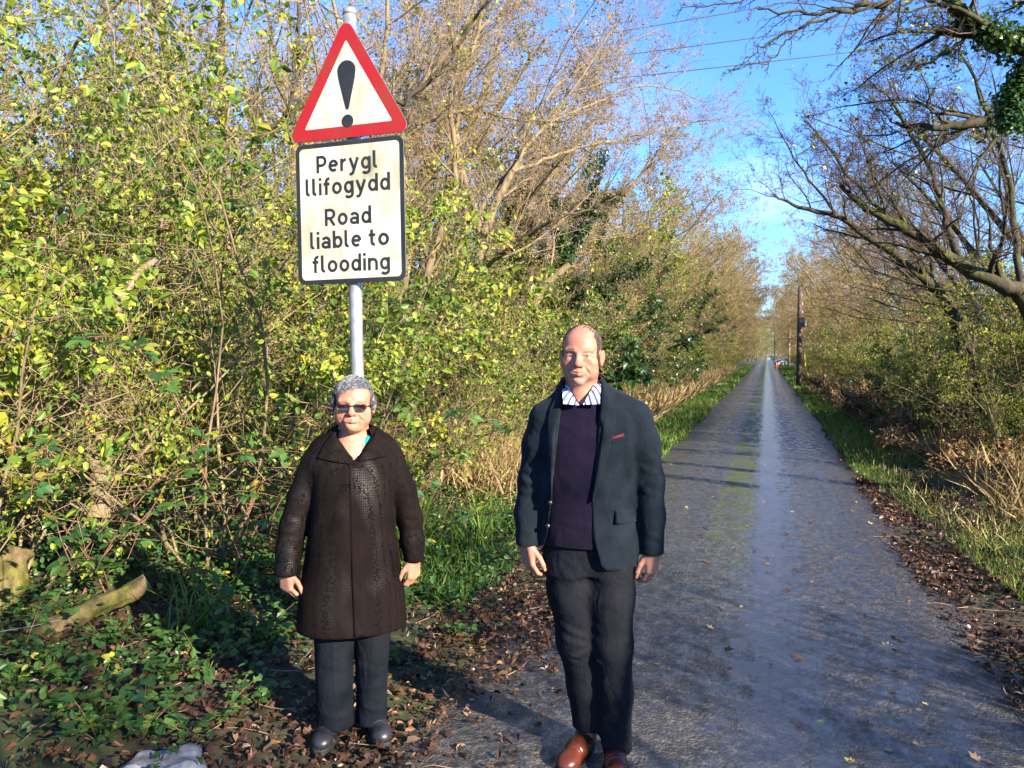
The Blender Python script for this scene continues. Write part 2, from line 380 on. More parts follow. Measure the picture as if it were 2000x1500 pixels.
def leaves(g_rng, pos, size, tmpl=T_RH, axis_=None, nrm=None, up=.6, droop=-.25, tint=None):
    m = len(pos); T, F = tmpl
    if axis_ is None:
        axis_ = g_rng.normal(0, 1, (m, 3)); axis_[:, 2] = axis_[:, 2]*.5+droop
    axis_ = axis_/np.linalg.norm(axis_, axis=1, keepdims=True)
    if nrm is None:
        nrm = g_rng.normal(0, 1, (m, 3)); nrm[:, 2] = np.abs(nrm[:, 2])+up
    nrm = nrm-axis_*(nrm*axis_).sum(1, keepdims=True); nrm /= np.linalg.norm(nrm, axis=1, keepdims=True)+1e-9
    sd_ = np.cross(axis_, nrm); size = np.broadcast_to(size, (m,))
    V = pos[:, None, :]+size[:, None, None]*(T[None, :, 0, None]*sd_[:, None]+T[None, :, 1, None]*axis_[:, None]+T[None, :, 2, None]*nrm[:, None])
    Fa = (F[None]+(np.arange(m)*len(T))[:, None, None]).reshape(-1, F.shape[1])
    tint = g_rng.random(m) if tint is None else tint
    return V.reshape(-1, 3), Fa, np.repeat(tint, len(F))
def leaf_obj(name, parts, mat, parent=None, kind='stuff'):
    Vs, Fs, As, n0 = [], [], [], 0
    for V, F, a in parts: Vs.append(V); Fs.append(F+n0); As.append(a); n0 += len(V)
    o = obj(name, make_mesh(name, np.concatenate(Vs), Fs, False, {'tint': np.concatenate(As)}), parent, mat)
    if kind: o['kind'] = kind
    return o
def along(r, branches, n, jit=.02, t0=.15):
    """n random points along a set of branches, with their directions"""
    P, D = [], []
    for _ in range(n):
        pts = branches[r.randrange(len(branches))][0]; k = len(pts)-1
        t = (t0+(1-t0)*r.random())*k; i = min(k-1, int(t)); f = t-i
        a, b_ = pts[i], pts[i+1]
        P.append([a[q]+(b_[q]-a[q])*f+r.gauss(0, jit) for q in range(3)]); D.append([b_[q]-a[q] for q in range(3)])
    return np.array(P), np.array(D)

# ---- bark, twig and leaf materials
def bark(name, c1, c2, moss=0.0, mossc=(.055, .065, .012), rough=.9, scale=14.0):
    m, t, b = nt(name)
    tc = nd(t, 'TexCoord').outputs['Object']
    n = nd(t, 'TexNoise', Vector=nd(t, 'Mapping', Vector=tc, Scale=(1, 1, .35)).outputs[0], Scale=scale, Detail=7.0, Roughness=.65)
    c = ramp(t, n.outputs['Fac'], [(.3, c1), (.68, c2)])
    if moss:
        n2 = nd(t, 'TexNoise', Vector=tc, Scale=3.0, Detail=6.0, Roughness=.7)
        f = ramp(t, n2.outputs['Fac'], [(.62-.35*moss, (0, 0, 0)), (.80-.35*moss, (1, 1, 1))])
        c = mixrgb(t, f, c, ramp(t, n.outputs['Fac'], [(.3, tuple(x*.35 for x in mossc)), (.72, tuple(x*1.5 for x in mossc))]))
    t.links.new(c, b.inputs['Base Color']); b.inputs['Roughness'].default_value = rough; b.inputs['Specular IOR Level'].default_value = .2
    t.links.new(bump(t, n.outputs['Fac'], .8, .02), b.inputs['Normal'])
    return m
B_TAN = bark('pale_tan_bark', (.075, .058, .036), (.25, .19, .115), .30, (.10, .10, .022))
B_TWIG = bark('tan_twig_bark', (.17, .115, .070), (.36, .26, .165))
B_GOLD = bark('golden_twig_bark', (.20, .125, .050), (.42, .28, .12))
B_GREY = bark('silver_twig_bark', (.17, .125, .095), (.38, .30, .235))
B_DARK = bark('dark_mossy_bark', (.018, .015, .012), (.075, .062, .045), .50, (.055, .062, .014))
B_PURP = bark('dark_twig_bark', (.040, .028, .028), (.115, .080, .070))
B_MOSS = bark('mossy_log_bark', (.03, .024, .014), (.15, .11, .06), .62, (.105, .105, .020), scale=20)
G1, G2, G3, YE = (.022, .055, .010), (.060, .115, .018), (.125, .170, .026), (.27, .25, .030)
L_HEDGE = leafmat('hedge_leaves', [(0, (.026, .070, .015)), (.35, (.105, .185, .024)), (.65, (.240, .290, .034)), (.86, (.360, .350, .045)), (.97, (.50, .40, .05)), (1, (.36, .20, .04))])
L_OLIVE = leafmat('olive_leaves', [(0, (.045, .080, .016)), (.4, (.150, .190, .032)), (.75, (.300, .290, .050)), (1, (.40, .31, .06))], .45, .48)
L_IVY = leafmat('ivy_leaves', [(0, (.010, .034, .010)), (.5, (.028, .078, .017)), (.85, (.090, .150, .028)), (1, (.20, .24, .045))], .28, .38, spec=.5)
L_BRAM = leafmat('bramble_leaves', [(0, (.018, .055, .018)), (.5, (.045, .115, .028)), (.85, (.095, .170, .035)), (.95, (.24, .24, .035)), (1, (.42, .33, .03))], .38, .30)
L_BRACK = leafmat('dead_bracken_fronds', [(0, (.075, .042, .020)), (.5, (.17, .105, .050)), (1, (.33, .23, .12))], .8, .25)
L_DRY = leafmat('dead_grass_blades', [(0, (.16, .11, .05)), (.5, (.32, .235, .115)), (1, (.50, .40, .22))], .75, .3)
L_GOLD = leafmat('golden_last_leaves', [(0, (.10, .085, .030)), (.5, (.26, .19, .065)), (1, (.46, .34, .10))], .6, .4)
L_GRASS = leafmat('grass_blades', [(0, (.022, .070, .010)), (.45, (.070, .150, .020)), (.8, (.160, .215, .032)), (1, (.34, .29, .10))], .5, .35)
L_FALL = leafmat('fallen_brown_leaves', [(0, (.020, .012, .010)), (.30, (.055, .028, .018)), (.60, (.115, .056, .031)), (.82, (.20, .110, .056)), (.94, (.33, .22, .11)), (1, (.48, .37, .09))], .38, .10)

# ---- prototype plants (each is built once as a thing, then copied)
S_SHRUB = dict(n=[7, 4, 2], k=[12, 9], ratio=[.42, .48], ang=[(30, 80), (30, 85)], start=[.12, .1], wander=[.13, .22, .28], trop=[(0, 0, .03), (0, 0, .04), (0, 0, .0)], tip=.3, rr=.5, rmin=.0022)
def shrub_proto(seed, h=2.6, spread=.9, stems=11, nleaf=6500, lsize=(.028, .055), lmat=None, bmat=None, lean=(0, 0), tmpl=T_RH, name='shrub', S=S_SHRUB, arch=-.05, rstem=.014):
    r = random.Random(seed); g_ = np.random.default_rng(seed)
    S = dict(S); S['trop'] = [(lean[0]*.08, lean[1]*.08, arch)]+list(S['trop'][1:])
    T = thing(name, None, None)
    out = new_out(S)
    for i in range(stems):
        a = i*2.4+r.random(); q = r.random()**.5*spread*.35
        d = unit((math.cos(a)*r.uniform(.1, .6)*spread+lean[0]*.3, math.sin(a)*r.uniform(.1, .6)*spread+lean[1]*.3, 1))
        grow(r, (math.cos(a)*q, math.sin(a)*q, -.05), d, h*r.uniform(.75, 1.15), rstem*r.uniform(.7, 1.2), 0, S, out)
    tube_geo(out, [0, 1], [6, 4], 'stems', bmat or B_TAN, T)
    tube_geo(out, [2], [3], 'twigs', bmat or B_TWIG, T)['kind'] = 'stuff'
    if nleaf:
        P, D = along(r, out[2]+out[1], int(nleaf*1.5), .03)
        kp = vnoise(P, 2.6, seed+3)+.35*vnoise(P, 7, seed+4) > -.22+.25*g_.random(len(P)); P, D = P[kp][:nleaf], D[kp][:nleaf]
        szn = np.clip(1.0+.75*vnoise(P, 1.7, seed+8), .5, 1.8)
        ax = D/np.linalg.norm(D, axis=1, keepdims=True)*.5+g_.normal(0, .6, D.shape); ax[:, 2] -= .2
        leaf_obj('foliage', [leaves(g_, P, g_.uniform(lsize[0], lsize[1], len(P))*g_.choice([.7, 1, 1.25], len(P))*szn, tmpl, ax, g_.normal(0, .8, D.shape)+np.array([.75+lean[0]*.5, lean[1]*.5, .8]), .5, -.2, np.clip(g_.normal(.52+.32*vnoise(P, 1.9, seed), .18), 0, 1))], lmat or L_HEDGE, T)
    return T

S_TREE = dict(n=[9, 7, 5, 3, 2], k=[10, 8, 7, 5], ratio=[.50, .50, .50, .52], ang=[(30, 65), (28, 65), (25, 65), (25, 65)], start=[.30, .18, .12, .1], wander=[.07, .11, .15, .2, .24],
              trop=[(0, 0, .02), (0, 0, .05), (0, 0, .05), (0, 0, .03), (0, 0, .0)], tip=.25, rr=.52, rmin=.0032)
def tree_proto(seed, h=8, rtrunk=.12, lean=(.35, 0), bmat=None, tmat=None, nleaf=0, lmat=None, lsize=(.03, .06), ivy=0, S=S_TREE, name='bare_tree', stems=1, rmin=None, k=None, low=None):
    r = random.Random(seed); g_ = np.random.default_rng(seed); S = dict(S)
    if rmin: S['rmin'] = rmin
    if k: S['k'] = k
    if low is not None: S['start'] = [low]+list(S['start'][1:])
    S['trop'] = [(lean[0]*.09, lean[1]*.09, .01), (lean[0]*.10, lean[1]*.10, .05)]+list(S['trop'][2:])
    T = thing(name, None, None); out = new_out(S)
    for i in range(stems):
        a = i*2.4+r.random()*2; d = unit((math.cos(a)*.22*(stems > 1)+lean[0]*.25, math.sin(a)*.22*(stems > 1)+lean[1]*.25, 1))
        grow(r, (math.cos(a)*.18*(stems > 1), math.sin(a)*.18*(stems > 1), -.15), d, h*r.uniform(.8, 1.05), rtrunk*r.uniform(.75, 1.1), 0, S, out)
    tube_geo(out, [0, 1], [9, 6], 'trunk', bmat or B_TAN, T)
    tube_geo(out, [2, 3, 4], [3, 3, 3], 'twigs', tmat or B_TWIG, T)['kind'] = 'stuff'
    if nleaf:
        P, D = along(r, out[4]+out[3], nleaf, .05)
        leaf_obj('foliage', [leaves(g_, P, g_.uniform(lsize[0], lsize[1], len(P)), T_RH, None, None, .4, -.2, np.clip(g_.normal(.5+.15*vnoise(P, .8, seed), .22), 0, 1))], lmat or L_OLIVE, T)
    if ivy: ivy_on(T, r, g_, out[0]+[b_ for b_ in out[1] if b_[0][0][2] < h*.65][:14], ivy, .30)
    return T
def ivy_on(T, r, g_, branches, n, spread=.25, size=(.045, .085), t0=0.0):
    P, D = along(r, branches, n, .01, t0)
    off = g_.normal(0, 1, P.shape); off /= np.linalg.norm(off, axis=1, keepdims=True)
    rr = spread*(.35+.65*g_.random(len(P)))*(.6+.5*vnoise(P, 1.6, 4))
    P = P+off*rr[:, None]
    return leaf_obj('ivy', [leaves(g_, P, g_.uniform(size[0], size[1], len(P)), T_I4, None, off+np.array([0, 0, .5]), .5, -.5, np.clip(g_.normal(.45, .25, len(P)), 0, 1))], L_IVY, T)

class Kind:
    """hands out a prototype: the first call moves the thing itself, later calls copy it with its parts"""
    def __init__(s, T): s.T = T; s.used = False; s.kids = list(T.children)
    def place(s, x, y, rz=0.0, sc_=1.0, label=None, cat=None, group=None, z=None):
        if not s.used: o = s.T; s.used = True
        else:
            o = s.T.copy(); col.objects.link(o)
            for ch in s.kids:
                c = ch.copy(); col.objects.link(c); c.parent = o
        for k_ in ('group',):
            if k_ in o.keys(): del o[k_]
        o.location = (x, y, float(gh(x, y)) if z is None else z); o.rotation_euler = (0, 0, rz); o.scale = (sc_,)*3 if not isinstance(sc_, tuple) else sc_
        return tag(o, label, cat, group)

R_ = random.Random(77)
bpy.context.view_layer.update()
HEDGE = [Kind(shrub_proto(101+i, 2.5+.3*i, 1.1, 12, 7800, (.026, .054), lean=(.25, 0), tmpl=T_O4)) for i in range(3)]
TALLH = [Kind(shrub_proto(121+i, 4.3+.5*i, .9, 10, 12500, (.028, .058), lean=(.15, 0), tmpl=T_O4, S=dict(S_SHRUB, k=[18, 11]), rstem=.030, arch=.0, name='leafy_tree')) for i in range(3)]
OLIVE = [Kind(shrub_proto(141+i, 2.4, 1.2, 12, 9500, (.030, .055), L_OLIVE, lean=(.0, 0))) for i in range(2)]
BRACK = [Kind(shrub_proto(151+i, .9, 1.5, 16, 3800, (.035, .075), L_BRACK, B_TWIG, S=dict(S_SHRUB, k=[7, 6]), rstem=.006, arch=-.12, name='dead_bracken')) for i in range(2)]
BUSH = [Kind(shrub_proto(161+i, 1.9, 1.3, 12, 7500, (.045, .080), L_IVY, tmpl=T_I4, name='ivy_bush', S=dict(S_SHRUB, k=[9, 8]))) for i in range(2)]
LANE = [Kind(tree_proto(201+i, 8.6+.5*i, .12, (.42, .05*(i-1)), B_TAN, (B_TWIG, B_GOLD, B_TWIG)[i], 8000, (L_GOLD, L_OLIVE, L_GOLD)[i], (.040, .080), 0, name='bare_tree', stems=2, rmin=.0050, low=.18)) for i in range(3)]
IVYT = [Kind(tree_proto(221+i, 7.0+i, .13, (.40, .0), B_DARK, B_TWIG, 4000, L_OLIVE, (.03, .05), 15000, name='ivy_tree', stems=2, rmin=.004, low=.3)) for i in range(1)]
DARKT = [Kind(tree_proto(241+i, 8.0, .13, (.45, .0), B_DARK, B_PURP, 500, L_OLIVE, (.03, .05), 0, name='bare_tree', stems=2, rmin=.0042, low=.25)) for i in range(1)]
POLES = [Kind(tree_proto(261+i, 7.5, .075, (.12, .05), B_TAN, B_GREY, 700, L_HEDGE, (.03, .05), 0, name='bare_tree', stems=4, rmin=.0036, low=.3, k=[9, 7, 5, 4])) for i in range(1)]

# ---- left bank: the near hedge, from the lower left corner to well past the sign
def lab(kind, x, y, rz, sc_, label, cat, group=None): kind.place(x, y, rz, sc_, label, cat, group)
near_left = [
    (HEDGE[0], -4.9, 2.2, .3, 1.0, 'leafy shrub filling the bottom left corner behind the mossy stump'),
    (HEDGE[1], -4.6, 3.5, 1.9, 1.0, 'tangled green shrub above the mossy fallen log'),
    (HEDGE[2], -4.1, 4.6, 3.6, 1.05, 'twiggy green shrub halfway between the fallen log and the woman'),
    (HEDGE[0], -3.75, 5.6, 5.0, 1.0, 'green and tan shrub just left of the woman'),
    (HEDGE[1], -3.5, 6.8, .7, .85, 'sunlit shrub right behind the grey sign pole'),
    (HEDGE[2], -3.65, 8.3, 2.5, .78, 'low sunlit shrub just right of the woman, below the thin tree stems'),
    (HEDGE[0], -5.6, 4.4, 2.2, 1.3, 'taller shrub in the second row at the left edge'),
    (HEDGE[1], -5.2, 6.0, 4.1, 1.3, 'taller shrub in the second row behind the woman'),
    (HEDGE[2], -4.9, 7.8, 5.2, 1.25, 'taller shrub in the second row behind the sign pole'),
]
for kd, x, y, rz, s_, lb in near_left: lab(kd, x, y, rz, s_, lb, 'shrub', 'shrubs of the near hedge')
tall_left = [
    (TALLH[0], -6.0, 2.9, .2, 1.05, 'leafy tree at the far left edge reaching the top of the frame'),
    (TALLH[1], -6.2, 4.6, 1.1, 1.0, 'leafy tree with yellowing leaves second from the left edge'),
    (TALLH[2], -6.0, 6.2, 2.9, .95, 'leafy tree between the left edge and the triangular sign'),
    (TALLH[0], -6.3, 7.8, 4.0, .92, 'leafy tree immediately left of the triangular sign'),
    (TALLH[1], -7.9, 6.0, 4.4, 1.25, 'tall leafy tree in the back row left of the sign'),
    (TALLH[2], -8.2, 3.8, 5.3, 1.25, 'tall leafy tree in the back row at the left edge'),
]
for kd, x, y, rz, s_, lb in tall_left: lab(kd, x, y, rz, s_, lb, 'tree', 'leafy trees on the left bank')
for i, (x, y) in enumerate([(-9.5, 8.0), (-10.5, 5.5), (-9.0, 11), (-11.5, 9), (-12.5, 13), (-10.5, 15)]):
    lab(TALLH[i % 3], x, y, i*1.3, 1.2, 'leafy tree deep in the thicket on the left', 'tree', 'trees deep in the left thicket')
for i, (x, y) in enumerate([(-6.4, 13.2), (-8.4, 11.0), (-9.8, 16.0), (-7.0, 15.8), (-10.5, 12.5)]):
    lab(LANE[i % 3], x, y, R_.uniform(-.4, .4), .95+.03*i, ['bare twiggy tree close behind the large forked tree', 'bare twiggy tree behind the sign and its slim neighbour', 'bare twiggy tree deep behind the large forked tree', 'bare twiggy tree between the forked tree and the ivy', 'bare twiggy tree deepest in the wood behind the sign'][i], 'tree', 'bare trees behind the sign')
for i, (x, y) in enumerate([(-5.4, 9.6), (-7.2, 9.2), (-6.6, 11.8), (-8.6, 13.5)]):
    lab(POLES[0], x, y, i*1.7, 1.0, ['thin pale many-stemmed tree just right of the text plate', 'thin pale many-stemmed tree behind the triangular sign', 'pale slender tree between the sign and the thick forked trunk', 'pale slender tree behind the thick forked trunk'][i], 'tree', 'pale many-stemmed trees')

# ---- hero bare trees drawn limb by limb
S_HERO = dict(n=[9, 7, 4, 3, 2], k=[9, 9, 7, 4], ratio=[.34, .50, .52, .52], ang=[(22, 60), (25, 60), (25, 62), (25, 65)], start=[.30, .10, .1, .1], wander=[.07, .17, .20, .22, .25],
              trop=[(0, 0, .0), (.03, 0, .05), (.02, 0, .04), (0, 0, .02), (0, 0, 0)], tip=.22, rr=.40, rmin=.0026)
def smooth_line(pts, n=4):
    P = np.array(pts, float); P = np.vstack([2*P[0]-P[1], P, 2*P[-1]-P[-2]]); out = []
    for i in range(1, len(P)-2):
        for u in np.linspace(0, 1, n, endpoint=False):
            p0, p1, p2, p3 = P[i-1:i+3]
            out.append(.5*((2*p1)+(-p0+p2)*u+(2*p0-5*p1+4*p2-p3)*u*u+(-p0+3*p1-3*p2+p3)*u**3))
    out.append(P[-2]); return [tuple(q) for q in out]
def hero(name, label, seed, limbs, bmat, tmat, S=S_HERO, trop=None, nleaf=0, lmat=None, ivy=(), k=None, lsize=(.03, .06), group=None):
    """limbs: (points in space, base radius, tip radius, number of branches, first branch at)"""
    r = random.Random(seed); g_ = np.random.default_rng(seed); S = dict(S)
    if trop: S['trop'] = trop
    if k: S['k'] = k
    P0 = np.array(limbs[0][0][0]); out = new_out(S)
    T = thing(name, label, 'tree', tuple(P0), group=group); ivb = []
    for li, (pts, r0, r1, nb, s0) in enumerate(limbs):
        pl = smooth_line([np.array(p)-P0 for p in pts]); n = len(pl)
        pl = [(p[0]+r.gauss(0, .012), p[1]+r.gauss(0, .012), p[2]+r.gauss(0, .012)) if 0 < i < n-1 else p for i, p in enumerate(pl)]
        rr = [r0+(r1-r0)*i/(n-1) for i in range(n)]
        out[0].append((pl, rr)); Ls = sum(math.dist(pl[i], pl[i+1]) for i in range(n-1))
        sub_branch(r, pl, rr, Ls, 0, S, out, nb, s0)
        if li in ivy: ivb.append((pl, rr))
    tube_geo(out, [0, 1], [10, 6], 'trunk', bmat, T)
    tube_geo(out, [2, 3, 4], [3, 3, 3], 'twigs', tmat, T)['kind'] = 'stuff'
    if nleaf:
        P, D = along(r, out[4]+out[3], nleaf, .04)
        leaf_obj('foliage', [leaves(g_, P, g_.uniform(lsize[0], lsize[1], len(P)), T_RH, None, None, .4, -.2)], lmat, T)
    if ivb: ivy_on(T, r, g_, ivb, 130*sum(len(b_[0]) for b_ in ivb), .40, (.030, .060))
    return T
def PX(z, *pp): return [pix(x, y, z+(p[0] if p else 0)) for x, y, *p in pp]
hero('bare_tree', 'large bare tree with a torn reddish fork, right of the sign', 301, [
    (PX(11.5, (862, 850), (880, 780), (902, 700), (918, 620), (932, 545), (942, 470), (968, 400), (1000, 335)), .115, .055, 5, .55),
    (PX(11.5, (940, 480), (925, 400), (900, 330), (893, 250), (905, 160), (935, 60), (950, -40)), .048, .022, 10, .25),
    (PX(11.5, (1000, 335), (1060, 312, .4), (1130, 290, .8), (1230, 268, 1.2), (1330, 245, 1.6), (1405, 232, 2.0)), .034, .007, 14, .15),
    (PX(11.5, (968, 400), (1010, 300, .3), (1050, 215, .6), (1110, 150, 1.0), (1200, 95, 1.5), (1290, 55, 2.0)), .038, .007, 14, .2),
    (PX(11.5, (935, 545), (975, 500, -.5), (1030, 460, -.9), (1090, 425, -1.2), (1160, 410, -1.4)), .040, .010, 8, .25),
    (PX(11.5, (1000, 335), (1060, 250, .4), (1150, 205, .8), (1270, 165, 1.4), (1380, 200, 2.0)), .032, .006, 14, .2),
    (PX(11.5, (935, 60), (1000, 10, .3), (1090, -30, .6)), .03, .008, 8, .1),
], B_TAN, B_GREY, nleaf=500, lmat=L_OLIVE)
hero('bare_tree', 'slim pale tree with two upright stems just right of the text plate', 302, [
    (PX(9.6, (800, 850), (806, 720), (818, 610), (842, 510), (862, 450), (884, 385), (890, 300), (880, 200), (900, 90), (930, -20)), .060, .02, 9, .35),
    (PX(9.6, (780, 840), (776, 700), (790, 560), (800, 420), (790, 300), (815, 190), (870, 110), (960, 10)), .055, .015, 10, .35),
    (PX(9.6, (842, 510), (800, 430, .3), (770, 340, .5), (760, 240, .6), (775, 120, .7)), .035, .010, 8, .2),
    (PX(9.6, (790, 265), (860, 228), (930, 216), (1000, 232), (1075, 236)), .030, .008, 9, .2),
], B_TAN, B_TWIG, nleaf=700, lmat=L_HEDGE)
hero('bare_tree', 'dark forked tree behind the triangular sign', 303, [
    (PX(8.6, (470, 700), (450, 600), (455, 500), (470, 380), (500, 280), (560, 235), (610, 180), (700, 150), (790, 205)), .075, .025, 9, .3),
    (PX(8.6, (400, 640), (395, 500), (410, 400), (385, 250), (330, 150), (320, 60), (290, -40)), .075, .03, 8, .3),
    (PX(8.6, (560, 235), (585, 150), (580, 60), (600, -40)), .035, .012, 8, .2),
    (PX(8.6, (770, 260), (800, 190), (860, 140), (900, 80), (965, -10)), .032, .014, 8, .2),
], B_DARK, B_TWIG, nleaf=900, lmat=L_HEDGE)
hero('broken_tree', 'leaning pale trunk with a snapped end behind the man', 304, [
    (PX(12.6, (955, 800), (985, 735), (1015, 680), (1040, 605), (1062, 560), (1112, 516)), .085, .055, 4, .5),
    (PX(12.6, (1040, 605), (1075, 520, .2), (1080, 450, .3), (1065, 380, .4)), .025, .010, 6, .2),
], B_TAN, B_TWIG)

# ---- further along the left
for i in range(34):
    y = 12.5+i*3.2+R_.uniform(-1, 1); x = -5.5+R_.uniform(-.6, .3)
    kd = (IVYT[0] if i in (1, 2, 4, 6, 9) else LANE[i % 3])
    if i < 1: continue
    names = {1: 'dark ivy-covered tree behind the man, nearest on the left', 2: 'second dark ivy-covered tree behind the man', 4: 'ivy-clad tree leaning over the dead grass past the man', 6: 'ivy-clad tree where the left verge narrows'}
    if kd in IVYT: lab(kd, x, y, R_.uniform(-.4, .4), R_.uniform(.85, .98), names.get(i, 'far ivy-clad tree in the left row'), 'tree', 'trees lining the left side of the lane')
    else: lab(kd, x, y, R_.uniform(-.5, .5), R_.uniform(.92, 1.06)*min(1.10, .84+.004*(y-12)), {3: 'bare twiggy tree between the ivy-covered trees on the left', 5: 'bare golden tree leaning out over the left verge', 7: 'bare golden tree past the ivy-clad ones on the left'}.get(i, 'bare twiggy tree in the row lining the left side of the lane'), 'tree', 'trees lining the left side of the lane')
for i in range(16):
    y = 17+i*6+R_.uniform(-1.5, 1.5); x = -8.5+R_.uniform(-1.5, 1.0)
    lab(LANE[(i+1) % 3] if i % 3 else IVYT[0], x, y, R_.uniform(-1, 1), R_.uniform(.95, 1.2), 'tree in the back row on the left of the lane', 'tree', 'back row of trees on the left')
for i in range(30):
    y = 9.6+i*1.9*(1+.03*i)+R_.uniform(-.4, .4); x = -4.15+R_.uniform(-.5, .4)
    kd = BUSH[i % 2] if i in (2, 3, 5, 8, 9, 12) else (HEDGE[i % 3] if i % 2 else OLIVE[i % 2])
    lab(kd, x, y, R_.uniform(0, 6), R_.uniform(.75, 1.1), 'ivy bush at the foot of the left row of trees' if kd in BUSH else 'shrub at the foot of the left row of trees', 'bush' if kd in BUSH else 'shrub', 'undergrowth along the left side of the lane')

for kd, x, y, s_, lb in ((BUSH[0], -4.7, 12.0, 1.55, 'big ivy bush behind the man, level with his shoulder'), (BUSH[1], -4.4, 15.0, 1.6, 'big ivy bush just right of the man'), (BUSH[0], -4.5, 18.6, 1.6, 'big ivy bush halfway along the left bank'), (BUSH[1], -4.4, 24.0, 1.6, 'big ivy bush far along the left bank'),
                       (TALLH[0], -4.9, 13.4, .85, 'sunlit yellow-green tree between the two big ivy bushes'), (TALLH[1], -4.6, 16.9, .90, 'sunlit yellow-green tree right of the man above the dead grass'), (TALLH[2], -4.7, 21.0, .95, 'sunlit yellow-green tree between the farther ivy bushes'), (TALLH[0], -4.6, 26.5, 1.0, 'sunlit yellow-green tree past the farthest ivy bush')):
    lab(kd, x, y, x*3+y, s_, lb, 'bush' if kd in BUSH else 'tree', 'green wall behind the man')
# ---- right side
hero('mossy_tree', 'dark mossy tree leaning over the lane from the right edge', 311, [
    (PX(9.5, (2120, 860), (2060, 700), (2000, 585), (1940, 548), (1880, 522), (1810, 470), (1740, 432), (1680, 400), (1640, 360)), .14, .024, 11, .30),
    (PX(9.5, (1740, 432), (1690, 380, .3), (1640, 320, .6), (1605, 270, .9), (1570, 235, 1.2)), .035, .008, 10, .1),
    (PX(9.5, (1880, 522), (1850, 440, .3), (1830, 360, .5), (1790, 280, .7), (1740, 200, 1.0), (1690, 150, 1.3)), .050, .010, 10, .2),
    (PX(9.5, (2000, 585), (1985, 470, .2), (1970, 340, .4), (1930, 230, .6), (1890, 130, .8), (1850, 40, .9)), .048, .010, 9, .25),
], B_DARK, B_PURP, trop=[(0, 0, 0), (-.04, 0, .05), (-.03, 0, .05), (0, 0, .02), (0, 0, 0)], k=[9, 10, 8, 4], nleaf=350, lmat=L_HEDGE)
hero('mossy_tree', 'mossy trunk slanting up to the left out of the right thicket', 312, [
    (PX(12.5, (1905, 790), (1890, 700), (1872, 640), (1845, 580), (1800, 540), (1720, 478), (1640, 425), (1560, 405), (1510, 380)), .15, .012, 12, .40),
    (PX(12.5, (1815, 552), (1822, 520, .1), (1800, 480, .3), (1765, 440, .5), (1740, 390, .7), (1730, 330, .9)), .055, .012, 8, .3),
    (PX(12.5, (1720, 478), (1715, 430, .2), (1720, 380, .3), (1690, 300, .5), (1660, 230, .7)), .030, .008, 9, .2),
    (PX(12.5, (1640, 425), (1580, 350, .6), (1540, 290, 1.0), (1500, 215, 1.4)), .025, .006, 10, .1),
], B_DARK, B_PURP, trop=[(0, 0, 0), (-.03, 0, .05), (-.02, 0, .05), (0, 0, .02), (0, 0, 0)], nleaf=250, lmat=L_OLIVE, ivy=())
hero('mossy_tree', 'tree at the right edge sending thick bare limbs across at sign height', 313, [
    (PX(7.6, (2260, 900), (2240, 600), (2180, 380), (2080, 262), (1985, 236), (1910, 238), (1840, 250), (1750, 240)), .14, .018, 9, .55),
    (PX(7.6, (2020, 240), (1960, 232, .2), (1890, 250, .4), (1820, 275, .6)), .035, .010, 8, .2),
], B_DARK, B_PURP, trop=[(0, 0, 0), (-.05, 0, .03), (-.03, 0, .03), (0, 0, .01), (0, 0, 0)], nleaf=500, lmat=L_HEDGE)
hero('ivy_tree', 'ivy-draped tree limb hanging into the top right corner', 314, [
    (PX(6.6, (2300, 700), (2240, 400), (2120, 170), (2010, 95), (1950, 72), (1900, 45), (1860, 5), (1830, -60)), .13, .030, 8, .5),
    (PX(6.6, (2010, 95), (1945, 90, .3), (1895, 60, .5), (1880, 80, .6), (1820, 120, .7), (1760, 140, .8)), .04, .008, 9, .15),
    (PX(6.6, (2120, 170), (2060, 40, .2), (2000, -20, .3), (1960, -90, .3)), .06, .02, 6, .3),
    (PX(6.6, (2040, 110), (2000, 150, .1), (1985, 190, .1), (1975, 240, .1)), .02, .008, 3, .3),
], B_DARK, B_PURP, trop=[(0, 0, 0), (-.05, 0, .02), (-.03, 0, .02), (0, 0, .01), (0, 0, 0)], ivy=(0, 3), nleaf=900, lmat=L_HEDGE)
hero('overhanging_tree', 'bare dark twigs hanging into the top of the frame over the lane', 315, [
    (PX(5.2, (2300, 300), (2150, -60), (1980, -120), (1800, -45), (1745, 0), (1690, 12), (1640, 22), (1560, 22), (1480, 18)), .038, .006, 14, .40),
    (PX(5.2, (1720, 5), (1650, 25), (1560, 55), (1500, 80), (1470, 110), (1430, 135)), .011, .0025, 12, .2),
    (PX(5.2, (1640, 18), (1580, 40), (1545, 70), (1520, 105), (1490, 125), (1430, 138)), .008, .0025, 11, .2),
    (PX(5.2, (1860, -60), (1760, 20), (1700, 50), (1655, 78)), .010, .0025, 10, .3),
    (PX(5.2, (1600, -40), (1500, -5), (1420, 8), (1330, 15)), .009, .0025, 11, .3),
], B_DARK, B_PURP, trop=[(0, 0, 0), (-.05, 0, -.05), (-.03, 0, -.04), (0, 0, -.02), (0, 0, 0)], k=[10, 5, 3, 2], S=dict(S_HERO, ratio=[.16, .42, .5, .5], rmin=.0022))
